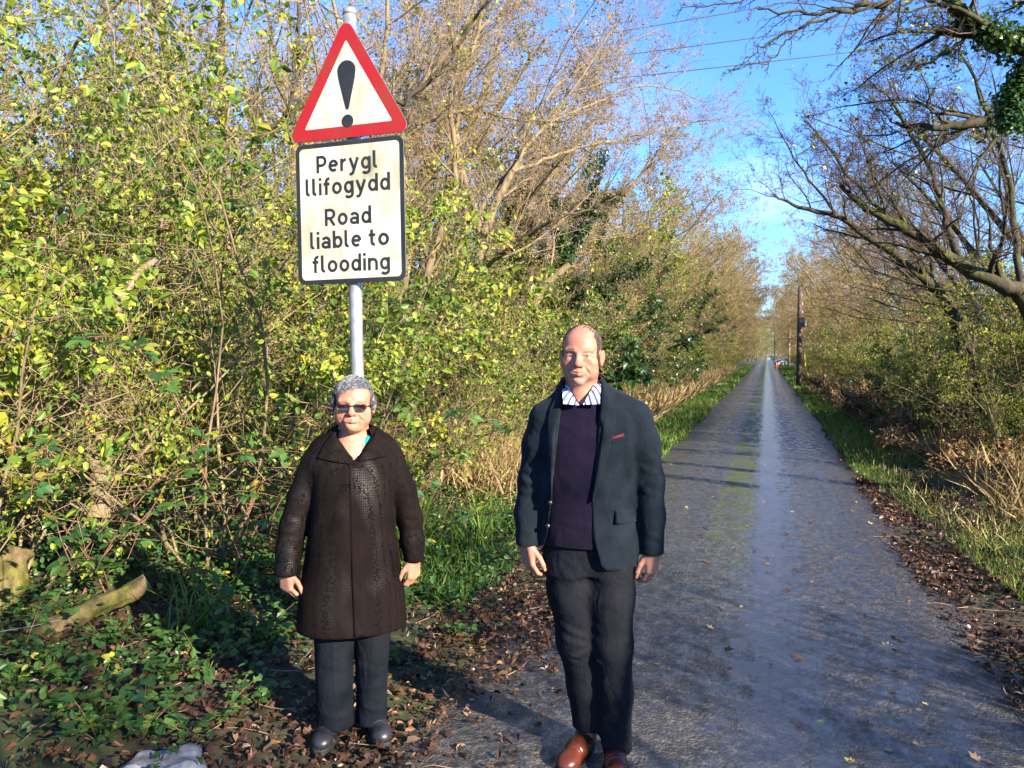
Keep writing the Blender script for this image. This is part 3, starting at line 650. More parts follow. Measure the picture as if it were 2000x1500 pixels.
for i in range(34):
    y = 13.5+i*3.3+R_.uniform(-1, 1); x = 5.3+R_.uniform(-.3, .8)
    kd = DARKT[0] if i in (0, 1, 2, 3, 5) else LANE[i % 3]
    nm = {0: 'dark bare tree behind the leaning mossy trunk, nearest on the right', 1: 'second dark bare tree on the right, its crown over the lane', 2: 'third dark bare tree on the right', 3: 'fourth dark bare tree on the right, near the telegraph pole'}
    lab(kd, x, y, math.pi+R_.uniform(-.5, .5), R_.uniform(.92, 1.06)*min(1.02, .84+.003*(y-12)), nm.get(i, {4: 'bare twiggy tree between the dark trees and the telegraph pole', 6: 'bare twiggy tree right behind the telegraph pole', 7: 'bare twiggy tree just past the telegraph pole'}.get(i, 'bare twiggy tree in the row lining the right side of the lane')), 'tree', 'trees lining the right side of the lane')
for i in range(9):
    y = 42+i*7+R_.uniform(-1.5, 1.5); x = 9.0+R_.uniform(-1.0, 1.5)
    lab(LANE[i % 3] if i % 2 else IVYT[0], x, y, math.pi+R_.uniform(-1, 1), R_.uniform(.8, 1.0), 'tree in the back row on the right of the lane', 'tree', 'back row of trees on the right')
near_right = [(OLIVE[0], 3.35, 12.3, 1.0, .80, 'dense olive shrub at the right edge'), (BUSH[0], 3.2, 13.5, 2.0, .75, 'dark ivy bush low near the right edge'), (OLIVE[1], 3.3, 14.8, .4, .95, 'olive shrub under the mossy leaning trunk'), (OLIVE[0], 4.4, 14.0, 2.4, 1.30, 'tall olive shrub hiding the foot of the mossy leaning trunk'),
              (HEDGE[1], 3.5, 16.2, 2.2, .85, 'yellow-green shrub midway between the mossy trunk and the telegraph pole'), (HEDGE[0], 4.6, 16.4, 4.0, 1.15, 'tall yellow-green shrub beneath the dark limbs'), (HEDGE[2], 4.8, 18.2, 1.0, 1.1, 'tall yellow-green shrub behind the olive shrubs'), (BUSH[1], 3.5, 17.6, 1.0, .95, 'dark ivy bush right of the telegraph pole')]
for kd, x, y, rz, s_, lb in near_right: lab(kd, x, y, rz, s_, lb, 'bush' if kd in BUSH else 'shrub', 'shrubs on the right bank')
for i in range(26):
    y = 18.2+i*2.2*(1+.03*i)+R_.uniform(-.4, .4); x = 3.9+R_.uniform(-.4, .5)
    kd = BUSH[i % 2] if i in (1, 2, 4, 7, 11) else OLIVE[i % 2] if i % 3 else HEDGE[i % 3]
    lab(kd, x, y, R_.uniform(0, 6), R_.uniform(.7, 1.05), 'ivy bush at the foot of the right row of trees' if kd in BUSH else 'shrub at the foot of the right row of trees', 'bush' if kd in BUSH else 'shrub', 'undergrowth along the right side of the lane')
for i, (x, y, s_) in enumerate([(2.95, 10.6, .65), (2.9, 11.5, .7), (2.7, 13.4, .8), (2.85, 12.6, .9), (2.8, 14.4, .9), (2.9, 16.2, 1.0), (2.75, 18.5, 1.0), (2.85, 21, 1.0), (2.75, 24, 1.0), (2.8, 28, 1.1), (2.75, 33, 1.1)]):
    lab(BRACK[i % 2], x, y, i*1.1, s_, ['low brown bracken clump at the right edge of the frame', 'brown bracken clump in front of the dark ivy bush', 'brown bracken clump in front of the olive shrub', 'brown bracken clump below the mossy leaning trunk', 'brown bracken clump left of the mossy trunk foot', 'large brown bracken clump on the right verge'][min(i, 5)] if i < 6 else 'brown bracken clump on the right verge towards the telegraph pole', 'bracken', 'dead bracken along the right verge')
for i in range(16):
    y = 12.5+i*3.0*(1+.03*i)+R_.uniform(-.6, .6)
    lab(TALLH[i % 3] if i % 3 != 1 else IVYT[0], -5.0+R_.uniform(-.5, .3), y, R_.uniform(0, 6) if i % 3 != 1 else R_.uniform(-.4, .4), R_.uniform(.95, 1.2) if i % 3 != 1 else .85, ['leafy yellow-green tree directly behind the man', 'ivy-hung tree just right of the man\'s head', 'leafy tree past the man, second along the left bank'][i] if i < 3 else 'leafy tree in the wall of growth along the left bank', 'tree', 'leafy wall of trees along the left bank')
    lab(TALLH[(i+1) % 3], 5.0+R_.uniform(-.3, .6), 15+i*3.1*(1+.03*i), R_.uniform(0, 6), R_.uniform(.72, .9), 'leafy tree in the wall of growth along the right bank', 'tree', 'leafy wall of trees along the right bank')
for i in range(22):
    for sx in ((-1, 1) if i > 9 else (-1,)):
        y = 15+i*5.0*(1+.02*i)+R_.uniform(-1, 1); x = sx*(8.0+R_.uniform(-.8, 2.2)) - (1.0 if sx < 0 else 0)
        lab(TALLH[(i+(sx > 0)) % 3], x, y, R_.uniform(0, 6), R_.uniform(.85, 1.15), 'leafy tree filling the wood on the %s of the lane' % ('left' if sx < 0 else 'right'), 'tree', 'leafy trees in the wood on the %s' % ('left' if sx < 0 else 'right'))
for i, (x, y, s_) in enumerate([(4.9, 13.0, .66), (5.2, 15.0, .72), (6.0, 16.6, .80), (5.4, 19.0, .72), (6.4, 13.8, .92), (7.4, 16.0, 1.0)]):
    lab(TALLH[i % 3], x, y, i*1.9, s_, ['small leafy tree at the right edge of the frame', 'leafy tree behind the olive shrub under the mossy trunk', 'leafy tree right of the leaning mossy trunk', 'small leafy tree right of the telegraph pole', 'leafy tree deep in the thicket at the right edge', 'leafy tree deep in the right thicket behind the mossy trunk'][i], 'tree', 'leafy trees on the right bank')
for i, (x, y, s_) in enumerate([(-4.2, 118, 1.6), (4.6, 122, 1.5), (-3.4, 140, 1.7), (4.4, 146, 1.6), (-3.0, 168, 1.8), (3.6, 176, 1.7), (-2.4, 200, 2.0), (3.0, 205, 1.9), (-.5, 222, 2.2), (-6, 225, 2.2), (6, 228, 2.2), (2, 232, 2.4), (-3, 236, 2.4)]):
    lab(TALLH[i % 3], x, y, i*1.7, s_, 'far sunlit leafy tree where the lane disappears', 'tree', 'sunlit trees at the far end of the lane')
# trees closing the far end of the lane
for i, (x, y, s_) in enumerate([(-3.5, 150, 1.1), (3.8, 155, 1.0), (-5, 170, 1.2), (5, 172, 1.1), (-2.4, 190, 1.2), (2.6, 195, 1.1), (-6, 210, 1.3), (6, 214, 1.3), (0, 235, 1.2), (-4, 240, 1.3), (4, 240, 1.3), (-9, 245, 1.4), (9, 245, 1.4)]):
    lab(LANE[i % 3], x, y, i*1.1, s_, 'far hazy tree closing the end of the lane', 'tree', 'trees at the far end of the lane')

# unseen trees and a shrub, added beside the camera to throw the dappled shade
for i, (x, y, s_, rz) in enumerate([(5.8, 1.4, .86, 3.0), (6.0, -1.2, 1.02, 2.6), (6.6, -3.8, .90, 3.5), (7.6, -6.2, 1.0, 4.4)]):
    lab(LANE[i % 3] if i in (1, 2, 3) else TALLH[i % 3], x, y, rz, s_*(.72 if i in (1, 2, 3) else 1), 'unseen leafy tree added beside the camera to dapple the light', 'tree', 'unseen shade trees beside the camera')
for i, (x, y, s_) in enumerate([(5.8, -2.6, .8)]):
    lab(OLIVE[i % 2], x, y, i*1.3, s_, 'unseen shrub added beside the camera to block low sun', 'shrub', 'unseen shade shrubs beside the camera')
# ================================================================== GROUND COVER
g9 = np.random.default_rng(909)
def scatter(n, x0, x1, y0, y1, seed=0, clump=1.2, cut=-1.0, pw=1.0):
    """random ground points, denser nearer the camera (pw > 1), thinned by a noise field"""
    r_ = np.random.default_rng(seed+1000)
    m = n*3; x = r_.uniform(0, 1, m); y = y0+(y1-y0)*r_.random(m)**pw
    xa = x0(y) if callable(x0) else x0; xb = x1(y) if callable(x1) else x1
    x = xa+(xb-xa)*x
    keep = vnoise(np.stack([x, y, 0*x], -1), clump, seed) > cut+.35*r_.normal(0, 1, m)
    x, y = x[keep][:n], y[keep][:n]
    return np.stack([x, y, gz(x, y)], -1)
def blades(P, h0, h1, wd, seed, lean=.35, bias=(0, 0)):
    r_ = np.random.default_rng(seed); m = len(P)
    ax = np.column_stack([r_.normal(bias[0], lean, m), r_.normal(bias[1], lean, m), np.ones(m)])
    nrm = r_.normal(0, 1, (m, 3)); nrm[:, 2] *= .1
    s_ = r_.uniform(h0, h1, m)
    T, F = T_BL; T = T.copy(); T[:, 0] *= wd/.04
    return leaves(r_, P, s_, (T, F), ax, nrm, tint=np.clip(.45+.35*vnoise(P, .8, seed)+r_.normal(0, .18, m), 0, 1))
gr = [blades(scatter(11500, lambda y: road_r(y)-.02+.42*np.clip((12-y)/6, 0, 1), 2.9, 5.6, 13, 1, 1.0, -.15), .04, .11, .026, 1),
      blades(scatter(11000, lambda y: road_r(y)-.03, 2.7, 12, 32, 2, .8, -.9), .07, .18, .05, 2),
      blades(scatter(9000, lambda y: road_r(y)-.03, 2.6, 32, 110, 3, .5, -1.2, 1.6), .10, .24, .16, 3)]
gr += [blades(scatter(4200, lambda y: road_r(y)+.10+.50*np.clip((12-y)/6, 0, 1), 3.0, 5.4, 20, 33, 1.6, -.1), .06, .20, .022, 33, .7)]
gr[-1] = (gr[-1][0], gr[-1][1], np.clip(gr[-1][2]*.2+.92, 0, 1))
tag(leaf_obj('grass', gr, L_GRASS, None, 'stuff'), 'short green grass on the right verge', 'grass')
gl2 = [blades(scatter(3000, -2.9, lambda y: road_l(y)-.35, 4.6, 9.5, 4, 1.3, .15), .06, .22, .035, 4, .45),
       blades(scatter(11000, -2.75, lambda y: road_l(y)+.04, 9.5, 32, 5, .8, -.9), .07, .18, .05, 5),
       blades(scatter(9000, -2.7, lambda y: road_l(y)+.04, 32, 110, 6, .5, -1.2, 1.6), .10, .24, .16, 6)]
tag(leaf_obj('grass', gl2, L_GRASS, None, 'stuff'), 'short green grass on the left verge past the people', 'grass')
dr = [blades(scatter(5200, 2.3, 4.6, 4.6, 14, 7, .9, -.2), .22, .62, .018, 7, .75), blades(scatter(5200, 2.5, 4.2, 14, 60, 8, .6, -.8, 1.5), .35, .85, .03, 8, .5)]
tag(leaf_obj('dead_grass', dr, L_DRY, None, 'stuff'), 'tangled straw-coloured dead grass behind the right verge', 'dead grass')
dl = [blades(scatter(5200, -4.0, -2.45, 7.6, 15, 9, .9, -.5), .25, .70, .018, 9, .8), blades(scatter(5200, -3.9, -2.5, 15, 70, 10, .6, -.5, 1.6), .35, .90, .028, 10, .75)]
tag(leaf_obj('dead_grass', dl, L_DRY, None, 'stuff'), 'straw-coloured dead grass along the left row of trees', 'dead grass')
# leaf litter, two drifts
def litter(n, x0, x1, y0, y1, seed, s0, s1, pw=1.3, cut=-.6):
    P = scatter(n, x0, x1, y0, y1, seed, .9, cut, pw); r_ = np.random.default_rng(seed); m = len(P)
    P[:, 2] += r_.uniform(.004, .030, m)
    h = m//4; out = []
    for sl, T in ((slice(0, h), T_MA), (slice(h, m), T_O4)):
        Q = P[sl]; k = len(Q); ax = r_.normal(0, 1, (k, 3)); ax[:, 2] *= .25
        nr = r_.normal(0, .45, (k, 3)); nr[:, 2] = 1
        for e in range(4):                       # four ways of curling
            T2 = (T[0]*[(.55, .8, .95, .7)[e], 1, (1.4, -1.0, .8, 2.0)[e]]+np.array([0, 0, 1.])*((T[0][:, :1]**2)*(.2, .45, -.2, .6)[e]+.25*np.sin(T[0][:, 1:2]*(3, 5, 4, 2)[e])), T[1]); se = slice(e, None, 4)
            out.append(leaves(r_, Q[se], r_.uniform(s0, s1, k)[se]*r_.choice([.6, .85, 1.1], len(Q[se])), T2, ax[se], nr[se], tint=np.clip(r_.beta(1.5, 2.6, len(Q[se]))+.04, 0, 1)))
    return out
LI = litter(7600, lambda y: -3.9+0*y, lambda y: road_l(y)+.30-.10*np.clip(y-6, 0, 3)+.25*n1(y*1.3, 9), 2.0, 8.5, 21, .024, .056)
LI += litter(1300, lambda y: -1.9+0*y, lambda y: -.95+.3*n1(y*1.1, 5), 2.2, 5.5, 23, .025, .055, 1.0, -.1)
tag(leaf_obj('leaf_litter', LI, L_FALL, None, 'stuff'), 'drift of wet brown fallen leaves round the woman', 'leaf litter')
LR = litter(14000, lambda y: road_r(y)-.12+.12*n1(y*1.2, 4), lambda y: 3.0-.13*(y-3), 2.0, 11, 22, .024, .055, 1.6, -.6)
LR += litter(1500, lambda y: road_r(y)-.1, lambda y: 3.0+0*y, 6, 22, 25, .05, .09, 1.3, -.2)
tag(leaf_obj('leaf_litter', LR, L_FALL, None, 'stuff'), 'drift of dark brown fallen leaves along the right edge of the road', 'leaf litter')
# low green plants carpeting the left verge
P = scatter(7500, -3.6, lambda y: road_l(y)-.25, 4.4, 10.5, 31, 1.0, -.15); P[:, 2] += g9.uniform(.02, .16, len(P))
P2 = scatter(5200, -5.2, lambda y: -1.95-.25*np.clip(y-2, 0, 2), 1.8, 5.4, 32, 1.1, -.25); P2[:, 2] += g9.uniform(.02, .15, len(P2))
gc = [leaves(g9, Q, g9.uniform(.025, .060, len(Q)), T_O4, None, None, 1.2, -.05, np.clip(g9.normal(.45, .22, len(Q)), 0, 1)) for Q in (P, P2)]
tag(leaf_obj('ground_cover', gc, L_BRAM, None, 'stuff'), 'low carpet of green leaves on the left verge', 'ground cover')
# twigs and straw lying about
tw, tr_ = [], []
for i in range(420):
    sx = g9.choice([-1, 1]); y = 2.0+7*g9.random()**1.2; x = g9.uniform(-3.4, -1.1) if sx < 0 else g9.uniform(1.1, 3.2); a = g9.uniform(0, 6.3); l_ = g9.uniform(.06, .30)
    p = [(x+l_*u*math.cos(a+.3*u), y+l_*u*math.sin(a+.3*u), float(gz(x, y))+.012+.02*u*g9.random()) for u in np.linspace(0, 1, 4)]
    tw.append(p); tr_.append(np.linspace(.003, .0012, 4))
Vt, Ft = tubes(tw, tr_, 4)
tag(obj('twig_litter', make_mesh('twig_litter', Vt, Ft), None, B_TWIG), 'thin broken twigs scattered over the leaf drifts', 'twigs', kind='stuff')

# individual leaves lying on the asphalt
fm = []
for i, (T, tn) in enumerate([(T_MA, .20), (T_MA, .55), (T_OV, .80), (T_OV, .97), (T_OV, .42), (T_MA, .98), (T_OV, .88)]):
    V, F, a = leaves(np.random.default_rng(i), np.zeros((1, 3)), 1.0, T, np.array([[0, 1., .05]]), np.array([[.05, 0, 1.]]), tint=np.array([tn]))
    V[:, 2] += .14*np.sin(V[:, 1]*2.2+i)+.03
    me = make_mesh('fallen_leaf', V, [F], False, {'tint': a}); me.materials.append(L_FALL); fm.append(me)
fl_lab = ['dark brown lobed leaf lying on the wet asphalt', 'reddish brown lobed leaf lying on the wet asphalt', 'pale tan leaf lying on the wet asphalt', 'yellow oval leaf lying on the wet asphalt', 'small brown oval leaf lying on the wet asphalt', 'yellow lobed leaf lying on the wet asphalt', 'straw-coloured oval leaf lying on the wet asphalt']
for i in range(290):
    q = i % 7; y = 2.5+9.5*R_.random()**1.7
    u = R_.random(); u = u**2.2 if R_.random() < .55 else (1-u**2.5*.6 if R_.random() < .4 else u)
    x = float(road_l(y))+.1+(2.65)*u
    if abs(x+.65) < .22 and 2.7 < y < 3.3: continue
    o = obj('fallen_leaf', fm[q], None, None, (x, y, float(gz(x, y))+.002), (R_.gauss(0, .12), R_.gauss(0, .12), R_.uniform(0, 6.28)))
    o.scale = (R_.uniform(.022, .052),)*3
    tag(o, fl_lab[q], 'leaf', 'fallen leaves on the asphalt')

# ---- plants with leaves one can pick apart
def leaf3(seed, tn, T=T_OV):
    """a bramble leaf: three leaflets on a stalk, pointing along +Y"""
    r_ = np.random.default_rng(seed)
    ax = np.array([[0, 1, -.15], [.85, .45, -.1], [-.85, .45, -.1]]); pos = np.array([[0, .42, 0], [.05, .34, 0], [-.05, .34, 0]])
    V, F, a = leaves(r_, pos, np.array([.62, .50, .50]), T, ax, np.array([[.1, 0, 1], [.25, 0, 1], [-.25, 0, 1.]]), tint=np.clip(np.array([tn]*3)+r_.normal(0, .05, 3), 0, 1))
    Vs, Fs = tubes([[(0, 0, 0), (0, .2, .02), (0, .42, 0)]], [[.012, .011, .009]], 3)
    me = make_mesh('leaf', np.concatenate([V, Vs]), [F]+[f+len(V) for f in Fs], False, {'tint': np.concatenate([a, np.full(sum(len(f) for f in Fs), tn)])})
    me.materials.append(L_BRAM); return me
BL = [leaf3(i, tn) for i, tn in enumerate([.10, .25, .38, .50, .62, .74, .84, .95])]
IVL = []
for i, tn in enumerate([.15, .4, .6, .8]):
    V, F, a = leaves(np.random.default_rng(i), np.zeros((1, 3)), 1.0, T_IV, np.array([[0, 1., -.1]]), np.array([[0, 0, 1.]]), tint=np.array([tn])); me = make_mesh('leaf', V, [F], False, {'tint': a}); me.materials.append(L_BRAM); IVL.append(me)
def orient(o, d, up):
    d = Vector(d).normalized(); z = (Vector(up)-d*Vector(up).dot(d)).normalized(); x = d.cross(z)
    o.rotation_euler = Matrix((x, d, z)).transposed().to_euler()
B_CANE = bark('reddish_bramble_cane', (.10, .040, .030), (.24, .12, .075), 0)
def bramble(x, y, canes, seed, label, size=.10, nl=22, group=None, tall=1.8, lean=(.5, -.3)):
    r = random.Random(seed); T = thing('bramble', label, 'bramble', (x, y, float(gh(x, y))), group=group)
    st, sr = [], []
    for c in range(canes):
        a = r.uniform(0, 6.28); d = unit((lean[0]*.6+.5*math.cos(a), lean[1]*.6+.5*math.sin(a), 1.3)); p = (r.gauss(0, .1), r.gauss(0, .1), 0); pts = [p]
        L_ = tall*r.uniform(.75, 1.25); n = 12
        for i in range(n):
            d = unit((d[0]+lean[0]*.09+r.gauss(0, .05), d[1]+lean[1]*.09+r.gauss(0, .05), d[2]-.14)); p = tuple(p[k]+d[k]*L_/n for k in range(3)); pts.append(p)
            if p[2] < .05: break
        st.append(pts); sr.append(np.linspace(.006, .002, len(pts)))
        for j in range(nl):
            t = (.15+.85*(j+r.random())/nl)*(len(pts)-1); i = min(len(pts)-2, int(t)); f = t-i
            q = [pts[i][k]+(pts[i+1][k]-pts[i][k])*f for k in range(3)]
            if q[2] < .03: continue
            a = r.uniform(0, 6.28); o = obj('leaf', BL[min(7, int(r.betavariate(1.6, 1.9)*8))], T, None, q)
            orient(o, (math.cos(a)+.3*lean[0], math.sin(a)+.4*lean[1], r.uniform(-.5, .35)), (r.gauss(.1, .35), r.gauss(-.35, .35), 1))
            o.scale = (size*r.uniform(.6, 1.25),)*3
    V, F = tubes(st, sr, 5); obj('cane', make_mesh('cane', V, F), T, B_CANE)
    return T
BR = [(-4.75, 2.35, 3, 'bramble with broad leaves at the lower left edge, beside the stump'), (-4.3, 2.9, 3, 'bramble arching over the mossy fallen log'), (-4.05, 3.7, 3, 'bramble in front of the hedge left of the woman, nearest the log'),
      (-3.65, 4.2, 3, 'bramble in front of the hedge, its canes reaching towards the woman'), (-3.3, 4.9, 2, 'bramble just behind the woman on the left'), (-2.75, 5.3, 2, 'dark-leaved bramble between the woman and the man'),
      (-4.9, 3.3, 3, 'tall bramble high in the hedge at the left edge'), (-4.45, 4.3, 3, 'tall bramble halfway up the hedge, left of the sign'), (-4.0, 5.3, 3, 'tall bramble whose leaves brush the edge of the text plate'), (-4.6, 2.7, 2, 'tall large-leaved bramble rising above the stump'), (-4.25, 3.6, 2, 'tall large-leaved bramble in the middle of the hedge'), (-3.7, 4.7, 2, 'tall large-leaved bramble just left of the sign pole'), (-3.2, 6.1, 2, 'tall large-leaved bramble just right of the sign pole')]
for i, (x, y, c, lb) in enumerate(BR): bramble(x, y, c, 400+i, lb, .105 if i < 9 else .125, 20, 'brambles in front of the hedge', 1.7 if i < 6 else 3.2, (.45, -.3) if i < 6 else (.35, -.25))
def herb(x, y, seed, label, n=26, size=.05, h=.16, group=None):
    r = random.Random(seed); T = thing('herb', label, 'plant', (x, y, float(gh(x, y))), group=group); st, sr = [], []
    for s_ in range(max(3, n//7)):
        a = r.uniform(0, 6.28); d = (math.cos(a)*.6, math.sin(a)*.6, 1.0); L_ = h*r.uniform(.7, 1.5); pts = [(0, 0, -.01)]
        for i in range(4): d = unit((d[0]*1.12, d[1]*1.12, d[2]-.1)); pts.append(tuple(pts[-1][k]+d[k]*L_/4 for k in range(3)))
        st.append(pts); sr.append(np.linspace(.0028, .0012, 5))
        for j in range(7):
            q = pts[1+j % 4]; b_ = r.uniform(0, 6.28); o = obj('leaf', (IVL[r.randrange(4)] if r.random() < .55 else BL[r.randrange(2, 7)]), T, None, q)
            orient(o, (math.cos(b_), math.sin(b_), r.uniform(-.1, .5)), (r.gauss(0, .3), r.gauss(-.15, .3), 1)); o.scale = (size*r.uniform(.6, 1.3),)*3
    V, F = tubes(st, sr, 4); obj('stem', make_mesh('stem', V, F), T, B_CANE)
k = 0
for i in range(70):
    x, y = R_.uniform(-4.4, -1.95), R_.uniform(1.95, 4.6)
    if x > -2.2 and y < 3.4: continue
    if (x+1.68)**2+(y-2.89)**2 < .25: continue
    herb(x, y, 500+i, 'small green herb growing through the brown leaves at the lower left', R_.choice([18, 25, 32]), R_.uniform(.045, .075), R_.uniform(.10, .22), 'herbs in the lower left corner')
for x, y, lb in ((-1.72, 4.15, 'two-leaved green seedling alone among the brown leaves between the two people'), (-2.15, 4.6, 'green herb at the front of the verge just right of the woman'), (-1.95, 3.65, 'small green herb right beside the skirt of the dark coat')):
    herb(x, y, int(900+x*100), lb, 14, .06, .15)
# tall strappy clump beside the woman
def strap_clump(x, y, n, h, label, seed, mat=L_GRASS):
    T = thing('sedge_clump', label, 'plant', (x, y, float(gh(x, y)))); r_ = np.random.default_rng(seed)
    P = np.column_stack([r_.normal(0, .09, n), r_.normal(0, .09, n), np.zeros(n)])
    T3 = np.array([(-.012, 0, 0), (.012, 0, 0), (-.013, .35, .03), (.013, .35, .03), (-.011, .70, .13), (.011, .70, .13), (0, 1, .34)]); F3 = np.array([(0, 1, 3), (0, 3, 2), (2, 3, 5), (2, 5, 4), (4, 5, 6)])
    ax = np.column_stack([r_.normal(0, .28, n), r_.normal(0, .28, n), np.ones(n)]); nr = ax.copy(); nr[:, 2] = 0; nr += r_.normal(0, .2, nr.shape)
    leaf_obj('blades', [leaves(r_, P, r_.uniform(h*.6, h, n), (T3, F3), ax, nr, tint=np.clip(r_.normal(.5, .2, n), 0, 1))], mat, T)
strap_clump(-2.55, 5.15, 90, .75, 'tall strappy green clump just right of the woman', 1)
strap_clump(-2.3, 5.9, 70, .55, 'lower strappy green clump behind the tall one, right of the woman', 2)
strap_clump(-3.05, 3.55, 45, .45, 'strappy green tuft left of the dark coat', 3)
strap_clump(3.0, 4.9, 60, .6, 'green tuft of long grass at the right edge of the verge', 4)
strap_clump(3.3, 6.0, 80, .8, 'straw tuft of long grass under the right hedge', 5, L_DRY)

# ---- mossy log, stump, snag
def log(name, label, cat, A, B, r0, r1, seed, mat, bend=.04, capmat=None):
    A = np.array(A); B = np.array(B); n = 34; kk = 22; r_ = random.Random(seed)
    T = thing(name, label, cat, tuple(A)); ax = (B-A)/np.linalg.norm(B-A); u = np.cross(ax, [0, 0, 1.0]); u /= np.linalg.norm(u)+1e-9; v = np.cross(ax, u); V = []
    for i in range(n):
        t = i/(n-1); c = (B-A)*t+v*bend*math.sin(t*5+seed)+u*bend*math.cos(t*4)
        for j in range(kk):
            a = j*2*math.pi/kk; rr = (r0+(r1-r0)*t)*(1+.28*float(vnoise(np.array([[t*9, math.cos(a)*1.5, math.sin(a)*1.5+seed]]), 1.0, seed)[0])+.12*float(vnoise(np.array([[t*30, math.cos(a)*4, math.sin(a)*4+seed]]), 1.0, seed)[0])); V.append(c+rr*(u*math.cos(a)+v*math.sin(a)))
    ix = np.arange(n*kk).reshape(n, kk); q = np.stack([ix[:-1], np.roll(ix, -1, 1)[:-1], np.roll(ix, -1, 1)[1:], ix[1:]], -1).reshape(-1, 4)
    obj('bark', make_mesh('bark', V, [q]), T, mat)
    for e, (row, s_) in enumerate(((V[:kk], -1), (V[-kk:], 1))):
        row = np.array(row); c = row.mean(0)+ax*s_*.006; jj = np.arange(kk)
        Vc = np.vstack([row+ax*s_*.002, [c]]); Fc = np.stack([jj, np.roll(jj, -1), np.full(kk, kk)], 1)
        obj('cut_end', make_mesh('cut_end', Vc, [Fc if s_ > 0 else Fc[:, ::-1]], False), T, capmat)
    return T
M_CUT = simple('weathered_cut_wood', (.22, .17, .10), .85, var=.3, scale=22)
log('fallen_log', 'mossy fallen log slanting up out of the leaves at the lower left', 'log', pix(30, 1285, 4.25), pix(283, 1132, 4.55), .070, .052, 3, B_MOSS, .03, M_CUT)
log('stump', 'mossy leaning stump at the left edge of the frame', 'stump', pix(-30, 1230, 4.6), pix(40, 1075, 4.85), .13, .095, 5, B_MOSS, .02, M_CUT)
log('snag', 'short pale broken trunk standing in the hedge above the log', 'stump', pix(185, 1010, 5.1), pix(205, 850, 5.2), .075, .060, 7, B_TAN, .01, M_CUT)
log('fallen_branch', 'thick pale dead branch slanting through the left hedge', 'branch', pix(215, 610, 4.7), pix(305, 505, 4.9), .030, .020, 8, B_TAN, .02, M_CUT)
M_WIRE = simple('galvanised_wire', (.55, .55, .54), .4, .8)
for lb, a, b_ in (('upper thin pale fence wire at the lower left edge', (-60, 1242, 3.9), (150, 1203, 4.4)), ('lower thin pale fence wire at the lower left edge', (-60, 1290, 3.8), (80, 1256, 4.15))):
    A, B = pix(*a), pix(*b_); o = Geo(); o.tube([A*(1-u)+B*u+np.array([0, 0, -.01*math.sin(u*3.1)]) for u in np.linspace(0, 1, 8)], .0022, 6); tag(o.build('fence_wire', M_WIRE), lb, 'wire')

# ---- crumpled plastic
m, t, b = nt('clear_grubby_plastic')
tc = nd(t, 'TexCoord').outputs['Object']; n = nd(t, 'TexNoise', Vector=tc, Scale=14.0, Detail=5.0)
t.links.new(ramp(t, n.outputs['Fac'], [(.35, (.15, .155, .17)), (.7, (.36, .375, .41))]), b.inputs['Base Color'])
b.inputs['Roughness'].default_value = .22; b.inputs['Transmission Weight'].default_value = .35; b.inputs['IOR'].default_value = 1.2
nx, ny = 44, 26; V = []
for i in range(nx):
    for j in range(ny):
        u, v = i/(nx-1)-.5, j/(ny-1)-.5
        p = np.array([[u*4, v*4, 1.3]]); z = .035+.015*float(vnoise(p, .8, 3)[0])+.014*abs(float(vnoise(p, 2.0, 4)[0]))+.003*abs(float(vnoise(p, 6, 5)[0]))-.05*max(0, abs(u)*2-.75)-.06*max(0, abs(v)*2-.7)
        V.append((u*.30*(1-.35*v)+.012*float(vnoise(p, 1, 8)[0]), v*.20*(1+.35*u)+.012*float(vnoise(p, 1, 9)[0]), max(.004, z)))
ix = np.arange(nx*ny).reshape(nx, ny); q = np.stack([ix[:-1, :-1], ix[1:, :-1], ix[1:, 1:], ix[:-1, 1:]], -1).reshape(-1, 4)
V = np.array(V); V2 = V-[0, 0, .002]
pp = pix(318, 1512, 3.05)
o = obj('plastic_bag', make_mesh('plastic_bag', np.concatenate([V, V2]), [q, q[:, ::-1]+nx*ny]), None, m, (pp[0], pp[1], float(gh(pp[0], pp[1]))+.015), (0, 0, YAW+.25))
tag(o, 'crumpled clear plastic bag lying in the leaves at the bottom edge', 'litter')

# ================================================================== ROAD SIGN
def paintmat(name, c, rough=.42, dirt=(.16, .15, .06), amt=.5, seed=0.0):
    m, t, b = nt(name)
    tc = nd(t, 'TexCoord').outputs['Object']; mp_ = nd(t, 'Mapping', Vector=tc, Location=(seed, 0, 0)).outputs[0]
    n = nd(t, 'TexNoise', Vector=mp_, Scale=3.2, Detail=7.0, Roughness=.65); n2 = nd(t, 'TexNoise', Vector=nd(t, 'Mapping', Vector=mp_, Scale=(9, 9, 1.6)).outputs[0], Scale=2.0, Detail=5.0)
    f = nd(t, 'Math', {'operation': 'MULTIPLY'}, i0=ramp(t, n.outputs['Fac'], [(.46, (0, 0, 0)), (.72, (1, 1, 1))]), i1=amt).outputs[0]
    f2 = nd(t, 'Math', {'operation': 'MULTIPLY'}, i0=ramp(t, n2.outputs['Fac'], [(.52, (0, 0, 0)), (.75, (1, 1, 1))]), i1=amt*.45).outputs[0]
    t.links.new(mixrgb(t, f2, mixrgb(t, f, c, dirt), tuple(x*.6 for x in dirt)), b.inputs['Base Color'])
    b.inputs['Roughness'].default_value = rough; b.inputs['Specular IOR Level'].default_value = .4
    return m
M_WHITE = paintmat('weathered_white_sheeting', (.48, .46, .385), .55, (.20, .185, .085), .8)
M_RED = paintmat('weathered_red_sheeting', (.28, .006, .008), .45, (.16, .045, .012), .6, 3)
M_BLACK = paintmat('black_sheeting', (.012, .013, .016), .5, (.05, .055, .03), .35, 5)
M_GALV = simple('galvanised_steel', (.36, .37, .38), .45, .65, .25, 14)
M_BACK = simple('grey_sign_back', (.20, .21, .21), .6, .3)
